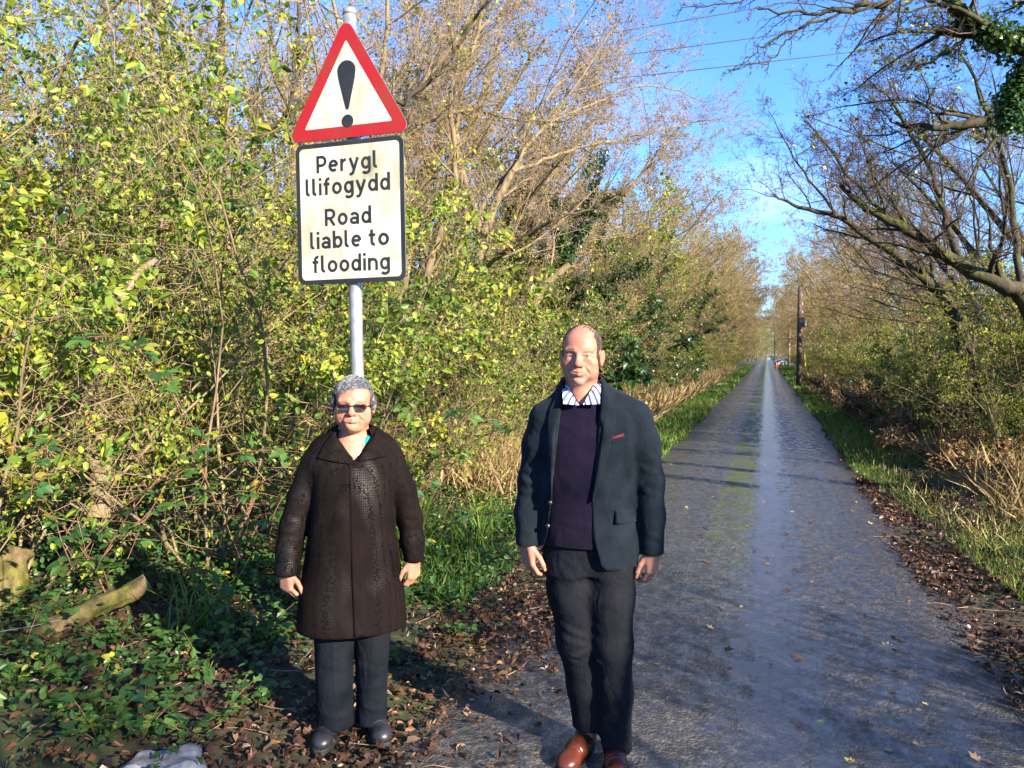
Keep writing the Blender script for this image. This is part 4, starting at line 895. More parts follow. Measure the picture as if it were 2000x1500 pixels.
SG = thing('road_sign', 'tall sign on a grey pole: red warning triangle above a Welsh and English flood plate', 'road sign', (-2.265, 3.965, float(gh(-2.265, 3.965))))
SG.rotation_euler = (0, -rad(.85), rad(1.5))
zb = float(gh(-2.3, 3.95))
pg = Geo(); pg.tube([(0, .045, -.1), (0, .045, 1.5), (0, .045, 3.64-zb)], .038, 24); pg.build('pole', M_GALV, SG)
cg = Geo(); cg.tube([(0, .045, 3.63-zb), (0, .045, 3.665-zb)], [.041, .039], 24); cg.build('pole_cap', M_GALV, SG)
def rounded(pts, r, n=6):
    out = []; pts = [np.array(p, float) for p in pts]
    for i, p in enumerate(pts):
        a = pts[i-1]-p; c = pts[(i+1) % len(pts)]-p; a /= np.linalg.norm(a); c /= np.linalg.norm(c)
        an = math.acos(a @ c)/2; d = r/math.tan(an); ctr = p+(a+c)/np.linalg.norm(a+c)*r/math.sin(an); s_, e_ = p+a*d-ctr, p+c*d-ctr
        t0 = math.atan2(s_[1], s_[0]); t1 = math.atan2(e_[1], e_[0]); dt = (t1-t0+math.pi) % (2*math.pi)-math.pi
        out += [ctr+r*np.array([math.cos(t0+dt*k_/n), math.sin(t0+dt*k_/n)]) for k_ in range(n+1)]
    return np.array(out)
def plate(name, poly, y0, y1, mat, parent, holes=None):
    """flat plate in the x-z plane between y0 (front) and y1"""
    n = len(poly); V = np.concatenate([np.column_stack([poly[:, 0], np.full(n, y, float), poly[:, 1]]) for y in (y0, y1)]); i = np.arange(n); j = np.roll(i, -1)
    side = np.stack([i, i+n, j+n, j], 1)
    return obj(name, make_mesh(name, V, [i[None, :], (i+n)[None, ::-1], side], False), parent, mat)
def ring(name, outer, inner, y0, y1, mat, parent):
    n = len(outer); mk = lambda p, y: np.column_stack([p[:, 0], np.full(n, y, float), p[:, 1]])
    V = np.concatenate([mk(outer, y0), mk(inner, y0), mk(outer, y1), mk(inner, y1)]); i = np.arange(n); j = np.roll(i, -1)
    return obj(name, make_mesh(name, V, [np.stack([i, j, j+n, i+n], 1), np.stack([i, i+2*n, j+2*n, j], 1), np.stack([i+n, j+n, j+3*n, i+3*n], 1)], False), parent, mat)
tz0, tz1 = 2.915-zb, 3.610-zb
def tri(ins, r): 
    h = tz1-tz0; w2 = .402
    pts = np.array([(-w2, tz0), (w2, tz0), (0, tz0+w2*1.732)], float); c = pts.mean(0)
    k_ = 1-ins/(w2*1.732/3); return rounded(c+(pts-c)*k_, r)
tp = plate('triangle_plate', tri(0, .045), -.004, .0, M_BACK, SG)
ring('red_border', tri(.001, .044), tri(.068, .008), -.0065, -.0042, M_RED, tp)
plate('white_panel', tri(.0685, .008), -.0058, -.0042, M_WHITE, tp)
cx0 = tz0+.402*1.732/3
ph = np.linspace(math.pi, 0, 15); tear = [(.058*math.cos(a), cx0+.150+.058*math.sin(a)) for a in ph]+[(.052, cx0+.105), (.010, cx0-.062), (.006, cx0-.070), (-.006, cx0-.070), (-.010, cx0-.062), (-.052, cx0+.105)]
plate('exclamation_mark', np.array(tear)[::-1], -.0080, -.0062, M_BLACK, tp)
ph = np.linspace(0, 2*math.pi, 28, endpoint=False); plate('exclamation_dot', np.array([(.037*math.cos(a), cx0-.137+.037*math.sin(a)) for a in ph]), -.0080, -.0062, M_BLACK, tp)
pz1, pz0, pw = 2.900-zb, 2.080-zb, .348
box_ = lambda ins, r: rounded([(-pw+ins, pz0+ins), (pw-ins, pz0+ins), (pw-ins, pz1-ins), (-pw+ins, pz1-ins)], r)
bp = plate('text_plate', box_(0, .045), -.004, .0, M_BACK, SG)
ring('black_border', box_(.001, .044), box_(.026, .026), -.0065, -.0042, M_BLACK, bp)
plate('white_panel', box_(.0265, .026), -.0058, -.0042, M_WHITE, bp)
# lettering, drawn stroke by stroke
def arc(cx, cy, rx, ry, a0, a1, n=14): return [(cx+rx*math.cos(rad(a)), cy+ry*math.sin(rad(a))) for a in np.linspace(a0, a1, n)]
GL = {'o': (.88, [arc(.44, .5, .325, .385, 0, 360, 25)]), 'e': (.88, [[(.13, .52), (.755, .52)], arc(.44, .5, .325, .385, 3, 312, 22)]),
      'r': (.58, [[(.115, 0), (.115, 1)], arc(.47, .50, .355, .385, 180, 82)]), 'y': (.90, [[(.10, 1), (.455, .06)], [(.80, 1), (.36, -.22), (.27, -.305), (.06, -.305)]]),
      'g': (.86, [arc(.42, .5, .305, .385, 0, 360, 25), [(.745, 1), (.745, -.06)], arc(.43, -.06, .315, .25, 0, -150)]), 'l': (.42, [[(.115, 1.42), (.115, .28)], arc(.31, .29, .195, .175, 180, 285)]),
      'i': (.23, [[(.115, 0), (.115, 1)], [(.115, 1.19), (.115, 1.42)]]), 'f': (.58, [[(.25, 0), (.25, 1.10)], arc(.49, 1.09, .24, .215, 180, 75), [(.0, .885), (.54, .885)]]),
      'd': (.86, [arc(.42, .5, .305, .385, 0, 360, 25), [(.745, 0), (.745, 1.42)]]), 'b': (.86, [arc(.44, .5, .305, .385, 0, 360, 25), [(.115, 0), (.115, 1.42)]]),
      'a': (.84, [arc(.41, .62, .30, .265, 155, 0)+[(.71, .0)], arc(.40, .31, .285, .20, 0, 360, 22)]), 'n': (.86, [[(.115, 0), (.115, 1)], arc(.43, .56, .315, .325, 180, 0)+[(.745, 0)]]),
      't': (.60, [[(.25, 1.32), (.25, .34)], arc(.455, .33, .205, .215, 180, 285), [(.0, .885), (.56, .885)]]), 'P': (.92, [[(.12, 0), (.12, 1.4)], [(.12, 1.285), (.48, 1.285)]+arc(.48, .94, .33, .345, 90, -90)+[(.12, .595)]]),
      'R': (.98, [[(.12, 0), (.12, 1.4)], [(.12, 1.285), (.50, 1.285)]+arc(.50, .95, .33, .335, 90, -90)+[(.12, .615)], [(.46, .60), (.86, .0)]]), ' ': (.45, [])}
def text_line(s_, xc, zbase, width, xh, parent):
    W_ = sum(GL[c][0] for c in s_)+.19*(len(s_)-1); kx = width/W_; x = xc-width/2; V, F, n0, dep = [], [], 0, 0
    for c in s_:
        for pl in GL[c][1]:
            p = np.array(pl, float); d = np.gradient(p, axis=0) if len(p) > 2 else np.array([p[1]-p[0]]*2); d /= np.linalg.norm(d, axis=1, keepdims=True)+1e-9
            if np.allclose(p[0], p[-1]): d[0] = d[-1] = (d[0]+d[-1])/np.linalg.norm(d[0]+d[-1])
            nn = np.column_stack([-d[:, 1], d[:, 0]])*.118; yy = -.0064-.00015*(dep % 4); dep += 1
            A, B = p+nn, p-nn
            q = np.concatenate([A, B]); n = len(p)
            for y in (yy, -.0056): V.append(np.column_stack([x+q[:, 0]*kx, np.full(2*n, y), zbase+q[:, 1]*xh]))
            i = np.arange(n-1)+n0
            F.append(np.stack([i+1, i, i+n, i+n+1], 1)); e = 2*n
            F.append(np.stack([i, i+1, i+1+e, i+e], 1)); F.append(np.stack([i+n+1, i+n, i+n+e, i+n+1+e], 1)); n0 += 4*n
        x += (GL[c][0]+.19)*kx
    return obj('lettering', make_mesh('lettering', np.concatenate(V), F, False), parent, M_BLACK)
for s_, xc, dz, wd in (('Perygl', -.012, .172, .395), ('llifogydd', -.012, .302, .545), ('Road', -.012, .482, .300), ('liable', -.095, .613, .335), ('to', .183, .613, .128), ('flooding', .0, .752, .500)):
    tag(text_line(s_, xc, pz1-dz, wd, .071, bp), 'black letters reading '+s_)
for z in (pz1-.14, pz0+.14, tz0+.12, tz0+.42):
    c_ = Geo(); c_.box((-.16 if z > pz1 else -.30, .001, z-.02), (.16 if z > pz1 else .30, .012, z+.02)); c_.tube([(.041*math.cos(a), .045+.041*math.sin(a), z) for a in np.linspace(-2.6, 5.7, 16)], .006, 6); c_.build('clamp', M_GALV, SG, False)

# ================================================================== ALONG THE LANE
M_POLE = bark('tarred_pole_wood', (.050, .034, .026), (.17, .115, .085), 0, scale=9); M_POLE2 = bark('pale_pole_wood', (.20, .16, .11), (.40, .33, .23), 0, scale=9)  # two wood tones, the second paler
M_BX = simple('dark_plastic', (.015, .015, .017), .5); M_WH = simple('white_plastic', (.60, .60, .59), .5, 0, .05)
def tpole(px, dist, h, r_, label, mat, box=False):
    p = pix(px, 690, dist); z0 = float(gh(p[0], p[1])); T = thing('telegraph_pole', label, 'pole', (p[0], p[1], z0), group='poles along the right side of the lane')
    o = Geo(); o.tube([(0, 0, -.3), (0, 0, h*.5), (.0, 0, h)], [r_, r_*.92, r_*.82], 16); o.build('pole', mat, T)
    o = Geo(); o.tube([(0, 0, h-.02), (0, 0, h+.05)], [r_*.86, r_*.5], 16); o.build('pole_cap', M_BX, T)
    for z in (.72, .80):
        o = Geo(); o.tube([(r_*.9, -.02, h*z), (r_*.9, -.02, h*z+.25)], .02, 6); o.build('step_bracket', M_GALV, T)
    if box:
        o = Geo(); o.box((-.02, -r_-.13, h*.60), (.22, -r_+.02, h*.60+.48)); o.build('junction_box', M_BX, T, False)
        o = Geo(); o.box((.16, -r_-.02, h*.60+.10), (.30, -r_, h*.60+.34)); o.build('number_plate', M_WH, T, False)
    return T
tpole(1561, 37, 4.85, .130, 'nearest brown telegraph pole standing on the right verge', M_POLE, True)
tpole(1541, 88, 6.4, .15, 'second telegraph pole, in paler wood, right of the white car', M_POLE2)
tpole(1513, 150, 6.6, .17, 'third telegraph pole, brown and thin, left of the white car', M_POLE)
tpole(1508.5, 205, 7.0, .17, 'farthest telegraph pole at the end of the lane', M_POLE2)
A = pix(1577, 752, 37); z0 = float(gh(A[0], A[1])); A[2] = z0; B = pix(1570.5, 690, 37)
T = thing('stay_guard', 'bright yellow stay guard leaning beside the nearest telegraph pole', 'cable guard', tuple(A))
o = Geo(); o.tube([np.zeros(3), (B-A)*.5, B-A], [.062, .060, .058], 10); o.build('guard', simple('yellow_plastic', (.62, .40, .03), .5, 0, .1), T)
o = Geo(); o.tube([B-A, (B-A)*1.9+np.array([-.16, 0, 0])], .012, 6); o.build('stay_wire', M_WIRE, T)
for i, (a, c) in enumerate((((1290, 47), (1560, 0)), ((1290, 97), (1720, 40)), ((1360, 135), (1740, 92)))):
    d = 21.0; A, B = pix(a[0], a[1], d), pix(c[0], c[1], d+.6*(c[0]-a[0])/430); v = (B-A); A2, B2 = A-v*2.6, B+v*2.2; o = Geo()
    o.tube([A2*(1-u)+B2*u+np.array([0, 0, .9*(u-.5)**2-.02]) for u in np.linspace(0, 1, 26)], .013, 6)
    tag(o.build('overhead_wire', M_BX), ['topmost overhead wire crossing the blue sky', 'middle overhead wire crossing the blue sky', 'lowest overhead wire crossing the blue sky'][i], 'wire', 'overhead wires across the lane')
# white car, nose out of a gateway on the right
def build_car(loc, rz):
    T = thing('parked_car', 'white car with its bonnet poking out of a gateway on the right', 'car', loc, rz)
    M_P = simple('pale_blue_white_paint', (.55, .64, .74), .25, 0, .04); M_GL = simple('dark_car_glass', (.03, .04, .05), .08); M_TY = simple('tyre_rubber', (.015, .015, .015), .8); M_RM = simple('alloy', (.5, .5, .52), .3, .9); M_LT = simple('clear_lamp', (.75, .78, .8), .1); M_AM = simple('black_trim', (.012, .012, .013), .5)
    prof = [(-2.02, .32), (-2.08, .50), (-2.03, .70), (-1.85, .82), (-1.05, .98), (-.35, 1.42), (.10, 1.50), (.95, 1.48), (1.60, 1.28), (1.98, .98), (2.05, .60), (2.0, .32)]
    P = np.array(smooth_line([(a, 0, b_) for a, b_ in prof], 4)); n = len(P); rows = []
    for s_, k_ in ((-1, 0), (-.97, 1), (-.6, 2), (0, 2), (.6, 2), (.97, 1), (1, 0)):
        hw = .86-.20*np.clip((P[:, 2]-.95)/.55, 0, 1); ins = (1, .985, 1)[k_] if k_ else .94
        c = np.array([0, 0, .75]); q = c+(P-c)*[ins if k_ == 0 else 1, 1, ins if k_ == 0 else 1]; q[:, 1] = s_*hw; rows.append(q)
    V = np.concatenate(rows); ix = np.arange(len(V)).reshape(len(rows), n); q = np.stack([ix[:-1, :-1], ix[:-1, 1:], ix[1:, 1:], ix[1:, :-1]], -1).reshape(-1, 4)
    obj('body', make_mesh('body', V, [q, ix[0][None, :], ix[-1][None, ::-1], np.stack([ix[1:, 0], ix[:-1, 0], ix[:-1, -1], ix[1:, -1]], -1)]), T, M_P)
    for s_ in (-1, 1):
        for poly in ([(-.86, 1.0), (-.36, 1.34), (.02, 1.41), (.02, 1.0)], [(.08, 1.0), (.08, 1.41), (.90, 1.38), (1.35, 1.18), (1.35, 1.0)]):
            V = np.array([(x, s_*(.873-.20*max(0, min(1, (z-.95)/.55))), z) for x, z in poly]); V2 = V-[0, s_*.03, 0]; n_ = len(V); i = np.arange(n_)
            obj('side_window', make_mesh('side_window', np.concatenate([V, V2]), [i[None, ::-s_], np.stack([i, np.roll(i, -1), np.roll(i, -1)+n_, i+n_], 1)], False), T, M_GL)
        o = Geo(); o.box((-2.06, s_*.52-.17, .62), (-1.90, s_*.52+.17, .76)); o.build('headlight', M_LT, T, False)
        o = Geo(); o.box((-.78, s_*.90-.07, .98), (-.62, s_*.90+.10, 1.12)); o.build('wing_mirror', M_P, T, False)
        for x in (-1.28, 1.30):
            o = Geo(); o.tube([(x, s_*.68, .31), (x, s_*.70, .31), (x, s_*.86, .31), (x, s_*.885, .31)], [.27, .315, .315, .27], 20); w_ = o.build('wheel', M_TY, T)
            o = Geo(); o.tube([(x, s_*.885, .31), (x, s_*.893, .31)], [.19, .17], 16); o.build('rim', M_RM, w_)
    V = np.array([(-1.02, -.66, 1.02), (-1.02, .66, 1.02), (-.42, .58, 1.405), (-.42, -.58, 1.405)])+[-.02, 0, .012]; V2 = V+[.04, 0, -.02]
    obj('windscreen', make_mesh('windscreen', np.concatenate([V, V2]), [[[0, 3, 2, 1]], [[4, 5, 6, 7]], [[0, 1, 5, 4], [1, 2, 6, 5], [2, 3, 7, 6], [3, 0, 4, 7]]], False), T, M_GL)
    o = Geo(); o.box((-2.10, -.55, .36), (-2.0, .55, .52)); o.build('grille', M_AM, T, False)
    return T
cp = pix(1513, 700, 94); build_car((cp[0]+2.05, cp[1], 0.0), rad(8))
M_OR = simple('orange_plastic', (.75, .16, .03), .5); 
for i, (px, d) in enumerate(((1516.5, 87), (1519.5, 88.5))):
    p = pix(px, 700, d); T = thing('traffic_cone', ['left one of two orange cones in front of the white car', 'right one of two orange cones in front of the white car'][i], 'cone', (p[0], p[1], float(gh(p[0], p[1]))), group='orange cones by the gateway')
    o = Geo(); o.tube([(0, 0, .03), (0, 0, .72)], [.15, .04], 14); o.build('cone', M_OR, T); o = Geo(); o.box((-.2, -.2, 0), (.2, .2, .035)); o.build('base', M_OR, T, False); o = Geo(); o.tube([(0, 0, .36), (0, 0, .52)], [.104, .080], 14); o.build('white_band', M_WH, T)
p = pix(1553, 738, 50); o = Geo(); g_ = Grid(axis((-.3, .3, .03)), axis((-.25, .25, .03)), axis((-.1, .3, .03))) if 'Grid' in globals() else None
ph = [(.22*math.cos(a)*(1+.2*math.sin(3*a)), .16*math.sin(a)) for a in np.linspace(0, 6.283, 14, endpoint=False)]
V = np.array([(x*s_, y*s_, z) for z, s_ in ((-.05, .9), (.06, 1.0), (.14, .75), (.17, .25)) for x, y in ph]); ix = np.arange(56).reshape(4, 14)
tag(obj('marker_stone', make_mesh('marker_stone', V, [np.stack([ix[:-1], np.roll(ix, -1, 1)[:-1], np.roll(ix, -1, 1)[1:], ix[1:]], -1).reshape(-1, 4), ix[3][None, :]]), None, M_WH, (p[0], p[1], float(gh(p[0], p[1])))), 'small white stone on the right verge before the nearest telegraph pole', 'stone')
# ================================================================== PEOPLE
# ---- implicit-surface helpers: a figure is grown as one field and meshed with surface nets
class Grid:
    def __init__(s, xs, ys, zs):
        s.xs, s.ys, s.zs = [np.asarray(a, np.float32) for a in (xs, ys, zs)]
        s.f = np.full((len(xs), len(ys), len(zs)), 0.5, np.float32)
    def op(s, fn, lo, hi, k=0.0, sub=False, pad=0.03):
        ix = [slice(max(0, np.searchsorted(a, l-pad-k)-1), np.searchsorted(a, h+pad+k)+1) for a, l, h in zip((s.xs, s.ys, s.zs), lo, hi)]
        X = s.xs[ix[0]][:, None, None]; Y = s.ys[ix[1]][None, :, None]; Z = s.zs[ix[2]][None, None, :]
        if X.size*Y.size*Z.size == 0: return
        d = fn(X, Y, Z); g = s.f[tuple(ix)]
        if sub: d = -d; a, b = -g, -d
        else: a, b = g, d
        if k > 0:
            h = np.maximum(k-np.abs(a-b), 0)/k; r = np.minimum(a, b)-h*h*k*0.25
        else: r = np.minimum(a, b)
        s.f[tuple(ix)] = -r if sub else r
    def ell(s, c, r, k=0.01, sub=False, ry=0.0, rx=0.0, rz=0.0):
        c = np.array(c, float); r = np.array(r, float)
        Rm = np.array(Euler((rx, ry, rz)).to_matrix()).T
        def fn(X, Y, Z):
            x, y, z = X-c[0], Y-c[1], Z-c[2]
            if rx or ry or rz:
                x, y, z = (Rm[i, 0]*x+Rm[i, 1]*y+Rm[i, 2]*z for i in range(3))
            k0 = np.sqrt((x/r[0])**2+(y/r[1])**2+(z/r[2])**2); k1 = np.sqrt((x/r[0]**2)**2+(y/r[1]**2)**2+(z/r[2]**2)**2)+1e-9
            return k0*(k0-1)/k1
        m = r if not (rx or ry or rz) else np.full(3, r.max())
        s.op(fn, c-m, c+m, k, sub)
    def cap(s, a, b, ra, rb=None, k=0.01, sub=False, sy=1.0):
        a = np.array(a, float); b = np.array(b, float); rb = ra if rb is None else rb
        ba = (b-a)*[1, sy, 1]; L2 = ba.dot(ba)+1e-12
        def fn(X, Y, Z):
            x, y, z = X-a[0], (Y-a[1])*sy, Z-a[2]
            t = np.clip((x*ba[0]+y*ba[1]+z*ba[2])/L2, 0, 1)
            return np.sqrt((x-t*ba[0])**2+(y-t*ba[1])**2+(z-t*ba[2])**2)-(ra+(rb-ra)*t)
        m = max(ra, rb)*max(1, 1/sy)
        s.op(fn, np.minimum(a, b)-m, np.maximum(a, b)+m, k, sub)
    def chain(s, pts, rs, k=0.01, sy=1.0):
        for i in range(len(pts)-1): s.cap(pts[i], pts[i+1], rs[i], rs[i+1], k, False, sy)
    def loft(s, tab, n=2.3, k=0.01, sub=False, fold=None):
        """tab rows: z, cx, cy, rx, ry (z ascending)"""
        T = np.array(tab, float); zz = np.linspace(T[0, 0], T[-1, 0], 200)
        C = [np.interp(zz, T[:, 0], T[:, i]) for i in range(1, 5)]
        ker = np.hanning(19); ker /= ker.sum()
        C = [np.convolve(np.pad(c, 9, mode='edge'), ker, 'valid') for c in C]
        def fn(X, Y, Z):
            cx, cy, rx, ry = (np.interp(Z.ravel(), zz, c).reshape(Z.shape) for c in C)
            q = (np.abs((X-cx)/rx)**n+np.abs((Y-cy)/ry)**n)**(1/n)
            d = (q-1)*np.minimum(rx, ry)
            return np.maximum(d, np.maximum(T[0, 0]-Z, Z-T[-1, 0]))
        m = T[:, 3:].max(0)
        lo = np.array([(T[:, 1]-T[:, 3]).min(), (T[:, 2]-T[:, 4]).min(), T[0, 0]]); hi = np.array([(T[:, 1]+T[:, 3]).max(), (T[:, 2]+T[:, 4]).max(), T[-1, 0]])
        s.op(fn, lo, hi, k, sub)
    def mesh(s, smooth_it=1):
        V, Q = surface_nets(s.f, s.xs, s.ys, s.zs)
        for _ in range(smooth_it):
            S = np.zeros_like(V); c = np.zeros(len(V))
            for i in range(4):
                a, b = Q[:, i], Q[:, (i+1) % 4]
                for d in range(3):
                    S[:, d] += np.bincount(a, V[b, d], len(V))+np.bincount(b, V[a, d], len(V))
                c += np.bincount(a, minlength=len(V))+np.bincount(b, minlength=len(V))
            V = 0.5*V+0.5*S/np.maximum(c, 1)[:, None]
        return V, Q
    def front_y(s, x, z):
        """depth (y) of the frontmost surface at (x, z)"""
        i = np.clip(np.searchsorted(s.xs, x)-1, 0, len(s.xs)-2); k = np.clip(np.searchsorted(s.zs, z)-1, 0, len(s.zs)-2)
        u = (x-s.xs[i])/(s.xs[i+1]-s.xs[i]); v = (z-s.zs[k])/(s.zs[k+1]-s.zs[k])
        c = (s.f[i, :, k]*(1-u)*(1-v)+s.f[i+1, :, k]*u*(1-v)+s.f[i, :, k+1]*(1-u)*v+s.f[i+1, :, k+1]*u*v)
        j = np.where(c < 0)[0]
        if not len(j): return None
        j = j[0]
        if j == 0: return float(s.ys[0])
        t = c[j-1]/(c[j-1]-c[j]); return float(s.ys[j-1]+t*(s.ys[j]-s.ys[j-1]))

def surface_nets(f, xs, ys, zs):
    s = f < 0
    c = np.zeros(tuple(n-1 for n in f.shape), np.int8)
    for a in (0, 1):
        for b in (0, 1):
            for d in (0, 1):
                c += s[a:f.shape[0]-1+a, b:f.shape[1]-1+b, d:f.shape[2]-1+d]
    mixed = (c > 0) & (c < 8)
    I, J, K = np.nonzero(mixed)
    idx = np.full(mixed.shape, -1, np.int32); idx[I, J, K] = np.arange(len(I))
    cor = [(a, b, d) for a in (0, 1) for b in (0, 1) for d in (0, 1)]
    val = {q: f[I+q[0], J+q[1], K+q[2]] for q in cor}
    P = np.zeros((len(I), 3)); cnt = np.zeros(len(I))
    for q in cor:
        for ax in range(3):
            if q[ax] == 0:
                r = list(q); r[ax] = 1; r = tuple(r)
                va, vb = val[q], val[r]; x = (va < 0) != (vb < 0)
                t = np.where(x, va/np.where(x, va-vb, 1), 0)
                for d in range(3):
                    P[:, d] += np.where(x, q[d] if d != ax else t, 0)
                cnt += x
    P /= cnt[:, None]
    V = np.stack([a[i]+P[:, d]*(a[i+1]-a[i]) for d, (a, i) in enumerate(((xs, I), (ys, J), (zs, K)))], 1)
    Q = []
    for ax in range(3):
        o1, o2 = [(1, 2), (2, 0), (0, 1)][ax]
        sl0 = [slice(None)]*3; sl1 = [slice(None)]*3
        sl0[ax] = slice(0, -1); sl1[ax] = slice(1, None)
        a, b = s[tuple(sl0)], s[tuple(sl1)]
        cr = a != b
        pos = np.argwhere(cr)
        ok = (pos[:, o1] > 0) & (pos[:, o2] > 0) & (pos[:, o1] < f.shape[o1]-1) & (pos[:, o2] < f.shape[o2]-1)
        pos = pos[ok]
        flip = a[tuple(pos.T)]
        def at(d1, d2):
            p = pos.copy(); p[:, o1] += d1; p[:, o2] += d2
            return idx[tuple(p.T)]
        q = np.stack([at(-1, -1), at(0, -1), at(0, 0), at(-1, 0)], 1)
        q[~flip] = q[~flip][:, ::-1]
        Q.append(q)
    return V, np.concatenate(Q)

def vnormals(V, Q):
    n = np.cross(V[Q[:, 2]]-V[Q[:, 0]], V[Q[:, 3]]-V[Q[:, 1]])
    N = np.zeros_like(V)
    for i in range(4):
        for d in range(3): N[:, d] += np.bincount(Q[:, i], n[:, d], len(V))
    return N/(np.linalg.norm(N, axis=1, keepdims=True)+1e-12)

def axis(*segs):
    """segs: (start, end, step) -> merged coordinate list"""
    out = []
    for a, b, st in segs:
        n = max(1, int(round((b-a)/st))); out += list(np.linspace(a, b, n, endpoint=False))
    return np.array(out+[segs[-1][1]])

def segfold(V, a, b, w):
    a = np.array(a, float); b = np.array(b, float); ba = b-a
    t = np.clip((V-a) @ ba/(ba @ ba), 0, 1)
    d = np.linalg.norm(V-(a+t[:, None]*ba), axis=1)
    return np.exp(-(d/w)**2)*np.sin(np.clip(t*0.96+0.02, 0, 1)*math.pi)**0.5

def cloth(V, Q, folds=(), amp=0.003, scale=(9, 9, 4), seed=0, fine=0.0008):
    N = vnormals(V, Q)
    d = vnoise(V*np.array(scale), 1.0, seed)*amp + vnoise(V*np.array(scale)*2.3, 1.0, seed+5)*amp*0.5 + vnoise(V, 90, seed+9)*fine
    for a, b, w_, h in folds: d = d+segfold(V, a, b, w_)*h
    return V+N*d[:, None]

def patch(name, grid, left, right, mat, parent, off=0.004, thick=0.006, nu=8, nv=24, drop=0.0, puff=0.0):
    """a thin piece of cloth lying on a garment's front: two (x, z) edge lines, laid on the surface, given thickness"""
    def res(p, n):
        p = np.array(p, float); s = np.concatenate([[0], np.cumsum(np.linalg.norm(np.diff(p, axis=0), axis=1))]); t = np.linspace(0, s[-1], n)
        return np.stack([np.interp(t, s, p[:, i]) for i in (0, 1)], 1)
    A, B = res(left, nv), res(right, nv)
    Pf = []
    for i in range(nv):
        for j in range(nu):
            u = j/(nu-1); x, z = A[i]*(1-u)+B[i]*u
            y = grid.front_y(x, z)
            Pf.append((x, y if y is not None else np.nan, z))
    Pf = np.array(Pf).reshape(nv, nu, 3)
    yy = Pf[..., 1]
    if np.isnan(yy).any(): yy[np.isnan(yy)] = np.nanmax(yy)
    for _ in range(2):
        yp = np.pad(yy, 1, mode='edge'); yy = (yp[1:-1, 1:-1]*2+yp[:-2, 1:-1]+yp[2:, 1:-1]+yp[1:-1, :-2]+yp[1:-1, 2:])/6
    u = np.linspace(0, 1, nu)[None, :]; v = np.linspace(0, 1, nv)[:, None]
    Pf[..., 1] = yy-off-puff*np.sin(u*math.pi)-drop*v
    Bk = Pf.copy(); Bk[..., 1] += thick
    V = np.concatenate([Pf.reshape(-1, 3), Bk.reshape(-1, 3)]); n = nu*nv
    ix = np.arange(n).reshape(nv, nu)
    q = np.stack([ix[:-1, :-1], ix[:-1, 1:], ix[1:, 1:], ix[1:, :-1]], -1).reshape(-1, 4)
    rim = np.concatenate([ix[0, :], ix[1:, -1], ix[-1, -2::-1], ix[-2:0:-1, 0]])
    rq = np.stack([rim, np.roll(rim, -1), np.roll(rim, -1)+n, rim+n], 1)[:, ::-1]
    me = make_mesh(name, V, [q, q[:, ::-1]+n, rq], True)
    o = obj(name, me, parent, mat)
    return o

def hand(g, W, d, n, s, sc_=1.0, curl=(26, 34, 24), spread=0.06):
    """W wrist point, d along the hand, n back of the hand, s thumb side"""
    W, d, n, s = (np.array(v, float) for v in (W, d, n, s))
    d /= np.linalg.norm(d); n -= n.dot(d)*d; n /= np.linalg.norm(n); s = s-s.dot(d)*d-s.dot(n)*n; s /= np.linalg.norm(s)
    q = sc_
    fl = [(.028, .089, .98), (.010, .094, 1.08), (-.009, .090, 1.0), (-.027, .081, .80)]
    for a, b, _ in fl:
        K = W+q*(d*b+s*a); g.cap(W+q*(d*.012+s*a*.75), K, .0155*q, .0118*q, .012)
    g.cap(W+q*(d*.02+s*.022-n*.006), W+q*(d*.055+s*.030-n*.010), .016*q, .012*q, .014)     # ball of the thumb
    for i, (a, b, f) in enumerate(fl):
        K = W+q*(d*b+s*a); an = 0.0; p = K
        rr = [.0098, .0090, .0082, .0068]
        for j, (ln, ad) in enumerate(zip((.044, .027, .021), curl)):
            an += rad(ad+i*2.0)
            e = p+q*f*ln*(math.cos(an)*d-math.sin(an)*n+s*a*spread/.028*math.cos(an))
            g.cap(p, e, rr[j]*q*(.94 if i == 3 else 1), rr[j+1]*q*(.94 if i == 3 else 1), .0035); p = e
    p = W+q*(d*.030+s*.030-n*.008)
    for dv, ln, r0, r1 in (((.78, .52, -.30), .042, .0135, .0112), ((.93, .22, -.30), .031, .0110, .0100), ((.97, .0, -.30), .024, .0098, .0075)):
        v = dv[0]*d+dv[1]*s+dv[2]*n; e = p+q*ln*v/np.linalg.norm(v); g.cap(p, e, r0*q, r1*q, .004); p = e

